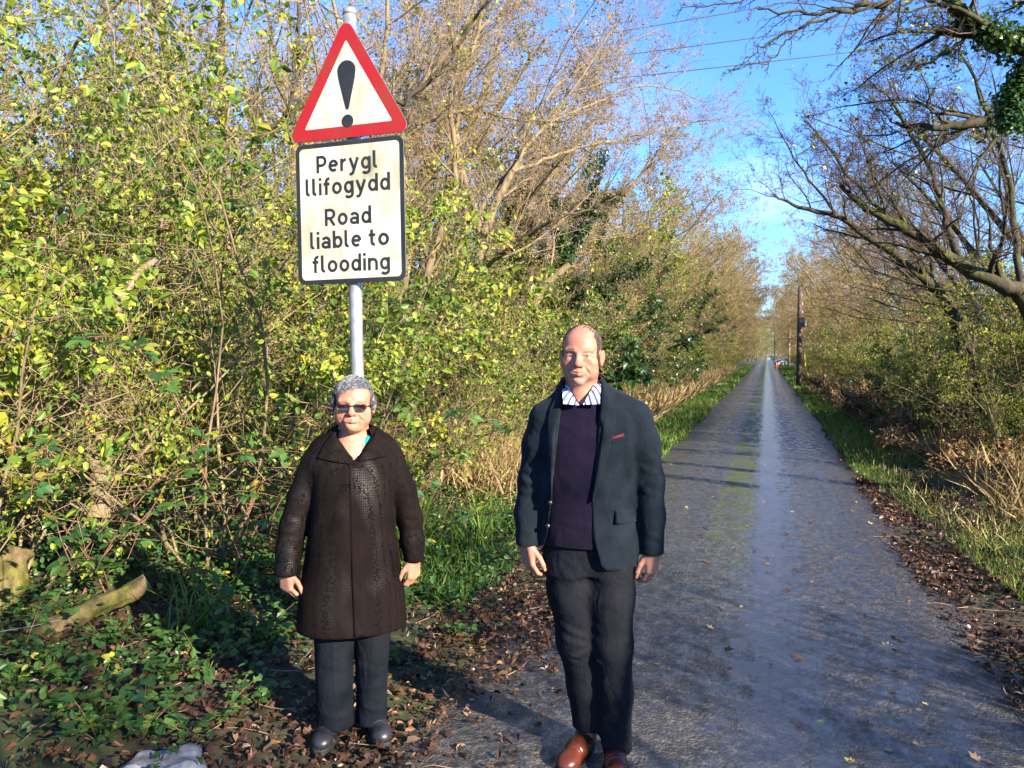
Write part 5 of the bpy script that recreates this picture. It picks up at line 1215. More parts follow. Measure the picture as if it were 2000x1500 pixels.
def head(g, c, wd=1.0, round_=0.0, smile=0.0, yaw=0.0, jaw=1.0, sq=0.0030, fz=1.0, crown=1.0):
    """head, face, ears; face looks along -Y; c = point between the eyes' height and the ears"""
    cx, cy, cz = c
    cyw, syw = math.cos(yaw), math.sin(yaw)
    def P(x, y, z):
        x *= wd; z = z*(fz if z < 0 else 1.0); return (cx+x*cyw-y*syw, cy+x*syw+y*cyw, cz+z)
    E = lambda x, y, z, rx, ry, rz, k=.02, sub=False, tz=0.0, ty=0.0: g.ell(P(x, y, z), (rx*wd, ry, rz), k, sub, rz=yaw+tz, ry=ty)
    E(0, .022, .034, .077, .098, .086*crown, .0)
    E(0, -.028, -.036, .066*jaw, .066, .080, .030)
    E(0, -.048, .042, .060, .044, .050, .03)
    for s in (-1, 1):
        E(s*.043, -.060, -.030, .027+.006*round_, .026, .024, .022)                 # cheekbone
        E(s*(.042+.004*round_), -.042, -.064, .022+.008*round_, .032, .030, .025)    # cheek
        E(s*.048*jaw, -.006, -.066, .018, .032, .028, .022)                          # jaw corner
    E(0, -.080, -.102, .024, .020, .018, .020)                                       # chin
    if round_ > .3: E(0, -.042, -.112, .042, .040, .018, .02)
    E(0, -.082, -.064, .036, .022, .028, .02)                                        # muzzle
    for s in (-1, 1):
        g.cap(P(s*.048, -.077, .018), P(s*.014, -.090, .016), .0085, .0090, .014)   # brow ridge
        E(s*.033, -.101, -.004, .019, .013, .0115, .012, True)                       # socket
        E(s*.033, -.0765, -.005, .0155, .0135, .0125, .005)                          # lids round the eyeball
        g.cap(P(s*.048, -.083, -.0015), P(s*.020, -.089, .0005), .0030, .0030, .004)   # upper lid fold
        E(s*.034, -.0820, -.018, .015, .008, .006, .010)                             # bag under the eye
        E(s*.033, -.0935, -.0055, .0125, .013, sq, .0012, True)                    # slit between the lids
    g.cap(P(0, -.092, .008), P(0, -.114, -.034), .0088, .0120, .012)                 # nose
    E(0, -.113, -.037, .0135, .0130, .0115, .006)
    for s in (-1, 1):
        E(s*.0145, -.1020, -.041, .0088, .0115, .0085, .006)
        E(s*.0070, -.1120, -.0485, .0040, .0055, .0030, .003, True)
    m = smile
    def corner(x, z, d):
        p = P(x, -.09, z); y = g.front_y(p[0], p[2]); return (p[0], (p[1] if y is None else y)+d, p[2])
    lp0 = [corner(0, -.0670, .0015), corner(0, -.0765, .0015)]
    for s in (-1, 1):
        cu, cl, cm, cs = corner(s*.031, -.0665+.004*m, .0015), corner(s*.028, -.0715+.004*m, .0015), corner(s*.017, -.0705+.001*m, .0), corner(s*.0345, -.0685+.007*m, .0)
        g.cap(lp0[0], cu, .0050, .0028, .006); g.cap(lp0[1], cl, .0056, .0028, .007)
    c0 = corner(0, -.0715, .0012)
    for s in (-1, 1):
        cm, cs = corner(s*.018, -.0708+.002*m, .0008), corner(s*.0350, -.0688+.007*m, .0)
        g.cap(c0, cm, .0021, .0021, .0015, True); g.cap(cm, cs, .0021, .0026, .0015, True)
        g.cap(P(s*.021, -.099, -.043), P(s*.041, -.080, -.074), .0030, .0022, .008, True)   # smile fold
    E(0, -.100, -.090, .020, .006, .004, .008, True)
    for s in (-1, 1):
        E(s*.0815, .012, -.012, .0085, .0195, .032, .008, False, s*-.35, s*.12)
        E(s*.0885, .006, -.010, .0055, .0100, .0190, .004, True, s*-.35, s*.12)
        E(s*.0800, .000, -.038, .0065, .010, .010, .006)
    return P

def paint_face(V, P, wd, base, yaw, c, stubble=0.0, lips=(.42, .13, .11), ruddy=1.0, brow=(.10, .075, .06), browamt=.6, fz=1.0):
    """skin pigment (cheeks and nose redder, lips, brows, stubble) plus shade painted into creases"""
    x = (V[:, 0]-c[0]); y = V[:, 1]-c[1]; z = V[:, 2]-c[2]; z = np.where(z < 0, z/fz, z)
    X = (x*math.cos(yaw)+y*math.sin(yaw))/wd; Y = -x*math.sin(yaw)+y*math.cos(yaw)
    C = np.tile(np.array(base, float), (len(V), 1))
    C *= (1+.10*vnoise(V, 45, 3)+.08*vnoise(V, 120, 4))[:, None]; C[:, 1:] *= (1+.10*vnoise(V, 70, 11))[:, None]
    front = np.clip((-Y-.045)/.02, 0, 1)
    def blend(mask, colr): C[:] = C*(1-mask[:, None])+np.array(colr)*mask[:, None]
    g3 = lambda x0, z0, sx, sz: np.exp(-((np.abs(X)-x0)/sx)**2-((z-z0)/sz)**2)*front
    red = (base[0]*.95, base[1]*.62, base[2]*.58)
    blend(np.clip(.75*ruddy*g3(.042, -.032, .022, .018), 0, 1), red)
    blend(np.clip(.65*ruddy*g3(0, -.036, .018, .014), 0, 1), red)
    blend(np.clip(.30*ruddy*g3(0, .06, .06, .03), 0, 1), red)
    earm = np.clip((np.abs(X)-.076)/.006, 0, 1)*(np.abs(z+.012) < .05)
    blend(.5*earm, red)
    if stubble:
        m = np.exp(-((z+.098)/.034)**2)*np.exp(-(X/.055)**4)*np.clip((-Y+.02)/.03, 0, 1)
        nz_ = .75+.45*vnoise(V, 260, 8)
        blend(np.clip(stubble*m*nz_, 0, .8), (.24, .20, .185))
    lp = np.exp(-((z+.0668)/.0042)**2-(X/.027)**4)*front+np.exp(-((z+.0762)/.0048)**2-(X/.024)**4)*front
    blend(np.clip(lp*.72, 0, .8), lips)
    bz = .0185+.004*np.cos((np.abs(X)-.030)/.02*1.2)
    bm = np.exp(-((z-bz)/.0042)**2-((np.abs(X)-.032)/.019)**4)*front*(.7+.5*vnoise(V, 300, 2))
    blend(np.clip(bm*browamt, 0, .85), brow)
    lash = np.exp(-((z+.0045)/.0036)**2-((np.abs(X)-.033)/.013)**4)*front
    blend(np.clip(.70*lash, 0, .8), (.09, .038, .028))
    # creases drawn as dark lines, their shade painted into the skin colour
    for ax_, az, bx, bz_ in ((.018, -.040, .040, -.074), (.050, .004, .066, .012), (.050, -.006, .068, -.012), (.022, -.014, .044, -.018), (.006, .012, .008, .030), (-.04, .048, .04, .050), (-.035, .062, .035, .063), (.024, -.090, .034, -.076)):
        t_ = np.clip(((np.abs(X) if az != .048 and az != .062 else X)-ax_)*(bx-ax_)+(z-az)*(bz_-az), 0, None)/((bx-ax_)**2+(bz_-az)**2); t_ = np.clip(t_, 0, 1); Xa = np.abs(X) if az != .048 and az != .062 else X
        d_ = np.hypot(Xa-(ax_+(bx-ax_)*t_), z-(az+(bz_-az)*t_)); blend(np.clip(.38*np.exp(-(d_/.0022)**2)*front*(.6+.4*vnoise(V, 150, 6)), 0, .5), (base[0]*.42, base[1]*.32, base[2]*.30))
    return C

def skin_mat():
    m, t, b = nt('skin')
    a = nd(t, 'Attribute', {'attribute_name': 'paint'})
    t.links.new(a.outputs['Color'], b.inputs['Base Color'])
    tc = nd(t, 'TexCoord').outputs['Object']
    n = nd(t, 'TexNoise', Vector=tc, Scale=420.0, Detail=3.0)
    n2 = nd(t, 'TexNoise', Vector=tc, Scale=90.0, Detail=4.0)
    ad = nd(t, 'Math', {'operation': 'ADD'}, i0=n.outputs['Fac'], i1=n2.outputs['Fac']).outputs[0]
    t.links.new(bump(t, ad, 0.35, 0.0015), b.inputs['Normal'])
    b.inputs['Roughness'].default_value = 0.48
    b.inputs['Specular IOR Level'].default_value = 0.35
    b.inputs['Subsurface Weight'].default_value = 0.12
    b.inputs['Subsurface Radius'].default_value = (1.0, 0.35, 0.2); b.inputs['Subsurface Scale'].default_value = 0.006
    return m

def weave(name, c1, c2, rough=0.9, scale=900, sheen=0.15, bs=0.4, mott=14.0, wr=0.0):
    m, t, b = nt(name)
    tc = nd(t, 'TexCoord').outputs['Object']
    n = nd(t, 'TexNoise', Vector=tc, Scale=float(scale), Detail=2.0)
    n2 = nd(t, 'TexNoise', Vector=tc, Scale=mott, Detail=6.0)
    f = nd(t, 'Math', {'operation': 'MULTIPLY_ADD'}, i0=n2.outputs['Fac'], i1=0.55, i2=-0.10).outputs[0]
    f = nd(t, 'Math', {'operation': 'MULTIPLY_ADD'}, i0=n.outputs['Fac'], i1=0.55, i2=f).outputs[0]
    t.links.new(ramp(t, f, [(0.3, c1), (0.75, c2)]), b.inputs['Base Color'])
    wn_ = nd(t, 'TexNoise', Vector=nd(t, 'Mapping', Vector=tc, Scale=(9, 9, 6), Rotation=(0, .7, 0)).outputs[0], Scale=1.0, Detail=3.0, Distortion=.8)
    wh = nd(t, 'Math', {'operation': 'ABSOLUTE'}, i0=nd(t, 'Math', {'operation': 'SUBTRACT'}, i0=wn_.outputs['Fac'], i1=.5).outputs[0]).outputs[0]
    b1 = nd(t, 'Bump', Strength=wr, Distance=.05, Height=wh)
    b2 = nd(t, 'Bump', Strength=bs, Distance=.0015, Height=n.outputs['Fac'], Normal=b1.outputs[0])
    t.links.new(b2.outputs[0], b.inputs['Normal'])
    b.inputs['Roughness'].default_value = rough; b.inputs['Sheen Weight'].default_value = sheen; b.inputs['Sheen Roughness'].default_value = 0.4
    b.inputs['Specular IOR Level'].default_value = 0.10
    return m

def leather(name, c, rough=0.32):
    m, t, b = nt(name)
    tc = nd(t, 'TexCoord').outputs['Object']
    n = nd(t, 'TexNoise', Vector=tc, Scale=30.0, Detail=5.0)
    t.links.new(ramp(t, n.outputs['Fac'], [(0.3, tuple(x*.7 for x in c)), (0.7, tuple(min(1, x*1.25) for x in c))]), b.inputs['Base Color'])
    v = nd(t, 'TexVoronoi', Vector=tc, Scale=260.0)
    t.links.new(bump(t, v.outputs['Distance'], 0.15, 0.001), b.inputs['Normal'])
    b.inputs['Roughness'].default_value = rough
    return m

M_SKIN = skin_mat()
def eye_mat():
    m, t, b = nt('eye_white_and_iris')
    tc = nd(t, 'TexCoord').outputs['Object']
    sp = nd(t, 'SeparateXYZ', i0=tc)
    r2 = nd(t, 'Math', {'operation': 'SQRT'}, i0=nd(t, 'Math', {'operation': 'ADD'}, i0=nd(t, 'Math', {'operation': 'POWER'}, i0=sp.outputs[0], i1=2.0).outputs[0], i1=nd(t, 'Math', {'operation': 'POWER'}, i0=sp.outputs[2], i1=2.0).outputs[0]).outputs[0]).outputs[0]
    t.links.new(ramp(t, nd(t, 'Math', {'operation': 'MULTIPLY'}, i0=r2, i1=100.0).outputs[0], [(0.0, (.01, .01, .01)), (.22, (.01, .01, .01)), (.26, (.08, .10, .11)), (.50, (.06, .08, .10)), (.58, (.55, .50, .47))]), b.inputs['Base Color'])
    b.inputs['Roughness'].default_value = 0.08
    return m
M_EYE = eye_mat()

def add_eye(parent, p, r=.0118):
    g = Geo(); nu, nv = 16, 10
    th = np.linspace(0, math.pi, nv+1); ph = np.linspace(0, 2*math.pi, nu, endpoint=False)
    V = np.array([(r*math.sin(a)*math.cos(b), r*math.sin(a)*math.sin(b), r*math.cos(a)) for a in th for b in ph])
    ix = np.arange((nv+1)*nu).reshape(nv+1, nu)
    q = np.stack([ix[:-1], np.roll(ix, -1, 1)[:-1], np.roll(ix, -1, 1)[1:], ix[1:]], -1).reshape(-1, 4)[:, ::-1]
    g.add(V, [q]); return g.build('eye', M_EYE, parent, True, loc=p)

def collar_ring(name, parent, mat, c, r_in, r_out, zf, zb, h, gap, wing=0.05, tilt=0.0, ell=1.0, n=48, thick=.004, wing_w=.35, wing_out=.012, roll=.35):
    """fold-down collar: an arc round the neck, open in front by `gap` radians each side; its ends drop into points"""
    th = np.linspace(gap, 2*math.pi-gap, n)
    rows = 7; V = []
    for j in range(rows):
        v = j/(rows-1)
        for a in th:
            fr = min(a-gap, 2*math.pi-gap-a)                      # distance from the open ends
            wq = max(0.0, 1-fr/wing_w)**1.5
            back = 0.5-0.5*math.cos(a)
            ztop = zf+(zb-zf)*back**0.8
            hh = h+wing*wq
            r = r_in+(r_out-r_in)*v**(1-roll)+wing_out*wq*v
            z = ztop+0.006*math.sin(min(1, v*3)*math.pi)-hh*v
            V.append((c[0]+r*math.sin(a), c[1]-r*ell*math.cos(a), z))
    V = np.array(V); n2 = len(V); ix = np.arange(n2).reshape(rows, n)
    q = np.stack([ix[:-1, :-1], ix[:-1, 1:], ix[1:, 1:], ix[1:, :-1]], -1).reshape(-1, 4)
    inn = V.copy(); dv = V-np.array([c[0], c[1], 0]); dv[:, 2] = 0; dv /= np.linalg.norm(dv, axis=1, keepdims=True); inn = V-dv*thick
    rim = np.concatenate([ix[0, :], ix[1:, -1], ix[-1, -2::-1], ix[-2:0:-1, 0]])
    rq = np.stack([rim, np.roll(rim, -1), np.roll(rim, -1)+n2, rim+n2], 1)
    me = make_mesh(name, np.concatenate([V, inn]), [q[:, ::-1], q+n2, rq], True)
    return obj(name, me, parent, mat)

def garment(name, g, mat, parent, folds=(), amp=.003, scale=(9, 9, 4), seed=0, fine=.0006, it=2):
    V, Q = g.mesh(it)
    V = cloth(V, Q, folds, amp, scale, seed, fine)
    return obj(name, make_mesh(name, V, [Q], True), parent, mat)

def shoe(parent, heel, toe, mat, sole_mat, w=.048, h=.085, laces=True, sole_h=.022):
    """one leather shoe from heel point to toe point on the ground (local)"""
    heel = np.array(heel, float); toe = np.array(toe, float)
    L_ = np.linalg.norm(toe-heel); an = math.atan2(toe[1]-heel[1], toe[0]-heel[0])+math.pi/2   # local -Y = heel->toe
    t = Matrix.Translation(Vector(heel)) @ Matrix.Rotation(an, 4, 'Z')
    g = Grid(axis((-.08, .08, .004)), axis((-L_-.03, .06, .004)), axis((0.0, .17, .004)))
    g.ell((0, -.045, .055), (w*.80, .055, .055), 0)
    g.cap((0, -.05, .055), (0, -L_*.45, .052), w*.74, w*.78, .03)
    g.cap((0, -L_*.45, .050), (0, -L_*.72, .038), w*.78, w*.76, .03)
    g.ell((0, -L_*.76, .036), (w*.97, L_*.21, .034), .02)
    g.cap((0, -.045, .06), (0, -.040, .12), w*.70, w*.72, .02)
    g.op(lambda X, Y, Z: Z-(sole_h-.004)+X*0+Y*0, (-.1, -L_-.05, 0), (.1, .07, sole_h), .0, True)
    V, Q = g.mesh(2)
    cr = np.exp(-((V[:, 1]+L_*.60)/.02)**2)*np.sin((V[:, 1])*420)*.0016*(V[:, 2] > .035)
    V = V+vnormals(V, Q)*cr[:, None]
    up = obj('shoe', make_mesh('shoe', V, [Q], True), parent, mat); up.matrix_local = t
    # sole: outline extruded
    ph = np.linspace(0, 2*math.pi, 40, endpoint=False); out = []
    for a in ph:
        y = -L_/2-.0-(L_/2+.006)*math.cos(a); f = (-y)/L_
        ww = w*(.86+.20*math.sin(max(0, min(1, f))*math.pi*1.15-.65))*1.03
        out.append((math.copysign(abs(math.sin(a))**.55, math.sin(a))*ww, y))
    out = np.array(out); Vs = []
    for z, s_ in ((.0, .97), (.004, 1.0), (sole_h-.004, 1.0), (sole_h, .97)):
        Vs.append(np.column_stack([out[:, 0]*s_, (out[:, 1]+L_/2)*s_-L_/2, np.full(40, z)]))
    Vs = np.concatenate(Vs); ix = np.arange(160).reshape(4, 40)
    q = np.stack([ix[:-1], np.roll(ix, -1, 1)[:-1], np.roll(ix, -1, 1)[1:], ix[1:]], -1).reshape(-1, 4)
    obj('sole', make_mesh('sole', Vs, [q[:, ::-1], ix[3][None, ::-1], ix[0][None, :]], False), up, sole_mat)
    if laces:
        lg = Geo()
        for i in range(4):
            y = -L_*.36-i*.017; z0 = g.front_top(0, y) if hasattr(g, 'front_top') else .09
            zc = .098-i*.010
            lg.tube([(-.020, y+.004, zc-.008), (-.008, y, zc), (.008, y-.002, zc), (.020, y+.004, zc-.008)], .0024, 6)
        lg.build('laces', sole_mat, up)
    return up

def strands(P0, D, length, rad0, seed, n=4, droop=.0, curl=.25, Nn=None):
    """short hair: one thin tapered tube per strand"""
    rng = np.random.default_rng(seed); m = len(P0)
    ln = length*(.6+.7*rng.random(m)); pts = [P0]
    d = D+rng.normal(0, curl, D.shape)
    if Nn is not None: d = d-Nn*((d*Nn).sum(1, keepdims=True)-.02)
    d /= np.linalg.norm(d, axis=1, keepdims=True)
    for i in range(1, n):
        d = d+np.array([0, 0, -droop]); d /= np.linalg.norm(d, axis=1, keepdims=True)
        pts.append(pts[-1]+d*(ln/(n-1))[:, None])
    P = np.stack(pts, 1); Rr = np.linspace(1, .25, n)[None, :]*rad0*np.ones((m, 1))
    return list(P), list(Rr)

def quad_patch(name, parent, mat, A, B, C, D, thick=.004, puff=.006, n=9):
    A, B, C, D = (np.array(p, float) for p in (A, B, C, D))
    V = []
    for i in range(n):
        v = i/(n-1)
        for j in range(n):
            u = j/(n-1); p = (A*(1-v)+B*v)*(1-u)+(D*(1-v)+C*v)*u
            p = p+np.array([0, -puff*math.sin(u*math.pi)*math.sin(v*math.pi*.9), .004*math.sin(u*math.pi)*(1-v)]); V.append(p)
    V = np.array(V); n2 = n*n; ix = np.arange(n2).reshape(n, n)
    if (C-D)[2] and np.cross(D-A, B-A)[1] > 0: pass
    q = np.stack([ix[:-1, :-1], ix[:-1, 1:], ix[1:, 1:], ix[1:, :-1]], -1).reshape(-1, 4)
    rim = np.concatenate([ix[0, :], ix[1:, -1], ix[-1, -2::-1], ix[-2:0:-1, 0]])
    rq = np.stack([rim, np.roll(rim, -1), np.roll(rim, -1)+n2, rim+n2], 1)
    return obj(name, make_mesh(name, np.concatenate([V, V+np.array([0, thick, 0])]), [q, q[:, ::-1]+n2, rq], True), parent, mat)

# ------------------------------------------------------------------ the man
def build_man(loc, rz):
    T = thing('person', 'tall balding man in dark tweed jacket and navy jumper standing on the road', 'person', loc, rz)
    hc = (-.030, -.010, 1.664); yaw = rad(-6)
    g = Grid(axis((-.34, -.30, .02), (-.30, -.185, .0036), (-.185, -.125, .01), (-.125, .065, .0029), (.065, .185, .012), (.185, .315, .0036), (.315, .36, .02)),
             axis((-.20, -.145, .01), (-.145, .125, .0028), (.125, .22, .012)),
             axis((.0, .74, .025), (.74, .92, .0036), (.92, 1.46, .02), (1.46, 1.80, .0028), (1.80, 1.83, .01)))
    P = head(g, hc, 1.0, .25, .9, yaw, .94, .0036)
    g.cap((hc[0], hc[1]+.022, 1.60), (-.025, .020, 1.46), .060, .066, .03)      # neck
    g.loft([(.84, 0, .02, .15, .09), (1.1, -.01, .02, .14, .09), (1.38, -.01, .02, .16, .085), (1.46, -.02, .02, .11, .06)], k=.03)
    g.cap((-.16, .02, 1.40), (-.235, .03, 1.14), .042, .036, .03); g.cap((-.235, .03, 1.14), (-.250, -.015, .905), .036, .026, .02)
    g.cap((.16, .02, 1.40), (.250, .03, 1.14), .042, .036, .03); g.cap((.250, .03, 1.14), (.255, -.015, .895), .036, .026, .02)
    for a, b, c, e in (((-.075, .02, .86), (-.06, .03, .48), (.005, .075, .07), (-.045, -.04, .045)), ((.085, .02, .86), (.10, .0, .48), (.112, .02, .07), (.113, -.10, .045))):
        g.cap(a, b, .075, .050, .03); g.cap(b, c, .048, .032, .02); g.cap(c, e, .026, .022, .02)
    hand(g, (-.248, -.018, .905), (.10, -.10, -1), (-.70, -.62, 0), (.45, -.85, 0), .98, (30, 36, 26))
    hand(g, (.256, -.020, .895), (.02, -.06, -1), (.62, -.75, 0), (-.75, -.62, 0), .98, (34, 40, 30))
    V, Q = g.mesh(1)
    C = paint_face(V, P, 1.0, (.37, .168, .115), yaw, hc, stubble=.38, ruddy=1.25, lips=(.26, .085, .065), browamt=1.15, brow=(.075, .045, .032))
    low = V[:, 2] < 1.0; C[low] = np.array((.34, .155, .105))*(1+.10*vnoise(V[low], 60, 2))[:, None]
    me = make_mesh('body', V, [Q], True, pcol={'paint': np.column_stack([C, np.ones(len(C))])})
    obj('body', me, T, M_SKIN)
    for s in (-1, 1): add_eye(T, P(s*.033, -.0775, -.0055))
    # hair: a short grey fringe round the sides and back, sparse across the crown
    rng = np.random.default_rng(5); N = vnormals(V, Q)
    lx = ((V[:, 0]-hc[0])*math.cos(yaw)+(V[:, 1]-hc[1])*math.sin(yaw)); ly = -(V[:, 0]-hc[0])*math.sin(yaw)+(V[:, 1]-hc[1])*math.cos(yaw); lz = V[:, 2]-hc[2]
    side = (np.abs(lx) > .054) & (ly > -.040-.25*np.clip(lz-.0, -.05, .1)) & (lz > -.012) & (lz < .094)
    side |= (ly > .045) & (lz > -.075) & (lz < .115)
    side &= ~((np.abs(lx) > .070) & (lz < .026) & (ly > -.016) & (ly < .05))
    top = (lz > .085) & (ly > -.035)
    cand = np.where(side)[0]; ci = rng.choice(cand, 6500)
    ct = rng.choice(np.where(top)[0], 450)
    P0 = np.concatenate([V[ci], V[ct]])+rng.normal(0, .001, (len(ci)+len(ct), 3)); Nn = np.concatenate([N[ci], N[ct]])
    D = Nn*.10+np.array([0, .60, -.45]); D -= Nn*np.minimum(0, (D*Nn).sum(1, keepdims=True))
    pl, rl = strands(P0+Nn*.0010, D, .013, .00105, 3, 3, .05, .20, Nn)
    hv, hf = tubes(pl, rl, 3)
    m, t, b = nt('grey_brown_hair')
    a = nd(t, 'Attribute', {'attribute_name': 'tint'})
    t.links.new(ramp(t, a.outputs['Fac'], [(0, (.040, .032, .028)), (.6, (.095, .080, .070)), (1, (.20, .18, .165))]), b.inputs['Base Color']); b.inputs['Roughness'].default_value = .45
    obj('hair', make_mesh('hair', hv, hf, True, pattr={'tint': np.repeat(rng.random(len(pl)), 9)}), T, m)
    # trousers
    gt = Grid(axis((-.26, .30, .0068)), axis((-.17, .20, .0068)), axis((.03, 1.0, .0068)))
    gt.loft([(.79, .0, .02, .176, .110), (.90, .0, .02, .172, .112), (.985, -.01, .02, .165, .112)], 2.3, .0)
    gt.chain([(-.075, .02, .83), (-.068, .015, .70), (-.050, .010, .50), (-.012, .045, .30), (.004, .062, .12)], [.100, .094, .077, .070, .066], .035, .93)
    gt.chain([(.088, .015, .83), (.090, .005, .70), (.098, -.015, .50), (.110, -.005, .30), (.112, .005, .06)], [.100, .094, .078, .070, .068], .035, .93)
    gt.op(lambda X, Y, Z: np.maximum(Z-.123+X*0+Y*0, X-.055+.25*(Z-.1)), (-.2, -.2, 0), (.056, .2, .13), 0, True)
    gt.op(lambda X, Y, Z: Z-.062+X*0+Y*0, (-.2, -.2, 0), (.25, .2, .065), 0, True)
    fo = []
    r = random.Random(2)
    for sx, hx in ((-.045, -1), (.100, 1)):
        for z0, zs, hh in ((.52, .02, .006), (.47, -.02, .007), (.43, .03, .006), (.56, .03, .004), (.38, -.03, .005)):
            fo.append(((sx-.075, -.07, z0+zs), (sx+.065, -.075, z0-zs), .012, hh))
            fo.append(((sx-.075, -.07, z0+zs+.022), (sx+.065, -.075, z0-zs+.022), .010, -hh*.8))
        cx = .0 if hx < 0 else .112; zb = .125 if hx < 0 else .065
        for dz, tl, hh in ((.03, .012, .006), (.065, -.014, .007), (.105, .012, .006), (.16, -.015, .005)):
            fo.append(((cx-.07, -.05, zb+dz+tl), (cx+.07, -.05, zb+dz-tl), .011, hh))
            fo.append(((cx-.07, -.05, zb+dz+tl+.02), (cx+.07, -.05, zb+dz-tl+.02), .010, -hh*.8))
    for a in ((-.15, .92, .02, .76), (.16, .90, .03, .77), (-.13, .83, .01, .72), (.17, .82, .04, .73)):
        fo.append(((a[0], -.10, a[1]), (a[2], -.11, a[3]), .014, .005))
    M_TR = weave('charcoal_twill', (.0035, .0043, .008), (.0105, .0118, .0165), .8, 700, .0, .3, wr=.40)
    garment('trousers', gt, M_TR, T, fo, .0030, (8, 8, 5), 3)
    # shoes
    M_SH = leather('tan_brown_leather', (.085, .020, .011), .30); M_SO = simple('dark_rubber', (.012, .011, .011), .7)
    shoe(T, (.010, .115, .0), (-.105, -.125, .0), M_SH, M_SO, .050)
    shoe(T, (.108, .060, .0), (.118, -.215, .0), M_SH, M_SO, .050)
    # jumper
    gs = Grid(axis((-.21, .22, .008)), axis((-.16, .19, .008)), axis((.90, 1.54, .008)))
    gs.loft([(.905, -.01, .015, .176, .128), (.94, -.01, .015, .180, .136), (1.02, -.015, .012, .180, .140), (1.15, -.015, .012, .176, .138), (1.30, -.015, .014, .176, .130), (1.40, -.02, .018, .165, .112), (1.455, -.025, .02, .115, .090), (1.50, -.028, .022, .080, .076), (1.525, -.028, .024, .076, .074)], 2.25, 0)
    # V neck cut
    gs.op(lambda X, Y, Z: np.maximum(np.abs(X+.030)-(Z-1.462)*.62, Y-.02), (-.15, -.16, 1.462), (.12, .02, 1.54), .004, True)
    M_SW = weave('navy_plum_knit', (.003, .0022, .009), (.010, .006, .020), .95, 420, .10, .6, wr=.25)
    fs = [((-.12, -.12, 1.02), (.03, -.13, .99), .014, .004), ((-.13, -.12, 1.06), (.02, -.13, 1.10), .016, -.003), ((-.12, -.11, 1.20), (-.02, -.13, 1.12), .02, .004), ((-.11, -.13, .965), (.02, -.135, .955), .012, .005)]
    sw = garment('jumper', gs, M_SW, T, fs, .0025, (9, 9, 6), 4)
    # shirt collar with blue stripes
    m, t, b = nt('striped_shirting')
    tc = nd(t, 'TexCoord').outputs['Object']; sp = nd(t, 'SeparateXYZ', i0=tc)
    ang = nd(t, 'Math', {'operation': 'ARCTAN2'}, i0=nd(t, 'Math', {'operation': 'ADD'}, i0=sp.outputs[0], i1=.028).outputs[0], i1=nd(t, 'Math', {'operation': 'ADD'}, i0=sp.outputs[1], i1=-.02).outputs[0]).outputs[0]
    wv = nd(t, 'Math', {'operation': 'SINE'}, i0=nd(t, 'Math', {'operation': 'MULTIPLY'}, i0=ang, i1=36.0).outputs[0]).outputs[0]
    t.links.new(ramp(t, wv, [(.30, (.55, .56, .62)), (.45, (.04, .055, .20)), (1.0, (.04, .055, .20))]), b.inputs['Base Color']); b.inputs['Roughness'].default_value = .8
    collar_ring('shirt_collar', T, m, (-.028, .020, 0), .066, .080, 1.520, 1.580, .045, .80, .004, ell=1.0, wing_w=.5, wing_out=.004)
    quad_patch('collar_point', T, m, (-.079, -.036, 1.530), (-.036, -.092, 1.468), (-.098, -.106, 1.474), (-.104, -.050, 1.525))
    quad_patch('collar_point', T, m, (.021, -.038, 1.545), (-.022, -.092, 1.470), (.044, -.104, 1.474), (.049, -.040, 1.548))
    # jacket
    gj = Grid(axis((-.34, .36, .0062)), axis((-.19, .22, .0064)), axis((.80, 1.58, .0062)))
    gj.loft([(.825, .0, .022, .205, .150), (.90, .0, .02, .200, .150), (1.02, -.005, .018, .192, .150), (1.15, -.008, .018, .192, .150), (1.28, -.01, .018, .200, .144), (1.38, -.002, .020, .210, .130), (1.43, .003, .022, .208, .114), (1.46, .005, .024, .198, .098), (1.48, .006, .025, .186, .090), (1.50, .004, .027, .160, .086), (1.52, -.006, .030, .126, .082), (1.54, -.018, .034, .096, .078), (1.56, -.026, .036, .082, .074)], 2.35, 0)
    gj.chain([(-.178, .022, 1.405), (-.205, .026, 1.30), (-.228, .032, 1.15), (-.245, .006, 1.02), (-.247, -.012, .905)], [.066, .062, .057, .053, .047], .028, .85)
    gj.chain([(.188, .022, 1.410), (.222, .026, 1.30), (.244, .032, 1.15), (.252, .006, 1.02), (.252, -.012, .885)], [.066, .063, .058, .055, .049], .028, .85)
    for c, z in ((-.247, .895), (.252, .872)):                    # sleeve ends: cut flat, hollow inside
        gj.op(lambda X, Y, Z, z=z: Z-z+X*0+Y*0, (c-.08, -.15, z-.08), (c+.055, .10, z-.0), .003, True) if c < 0 else gj.op(lambda X, Y, Z, z=z: np.maximum(Z-z+X*0+Y*0, .199-X), (c-.052, -.15, z-.08), (c+.08, .10, z), .003, True)
        gj.cap((c, -.012, z-.02), (c, -.008, z+.07), .037, .034, .003, True, .85)
    zz = [.80, .845, .957, 1.09, 1.18, 1.345, 1.45, 1.53, 1.60]
    xl = [-.215, -.193, -.158, -.141, -.136, -.120, -.108, -.096, -.09]; xr = [.095, .048, .020, .012, .018, .036, .045, .050, .05]
    def opening(X, Y, Z):
        a = np.interp(Z.ravel(), zz, xl).reshape(Z.shape); b_ = np.interp(Z.ravel(), zz, xr).reshape(Z.shape)
        return np.maximum(np.maximum(a-X, X-b_), Y-.03)
    gj.op(opening, (-.22, -.19, .80), (.10, .03, 1.60), .004, True)
    gj.op(lambda X, Y, Z: (np.sqrt((X+.028)**2+(Y-.026)**2)-.072)+0*Z, (-.12, -.06, 1.44), (.06, .11, 1.60), .003, True)
    # inner hollow under the hem
    gj.loft([(.79, .0, .02, .188, .134), (.90, .0, .02, .184, .134), (.95, .0, .02, .178, .13)], 2.35, .003, True)
    fj = []
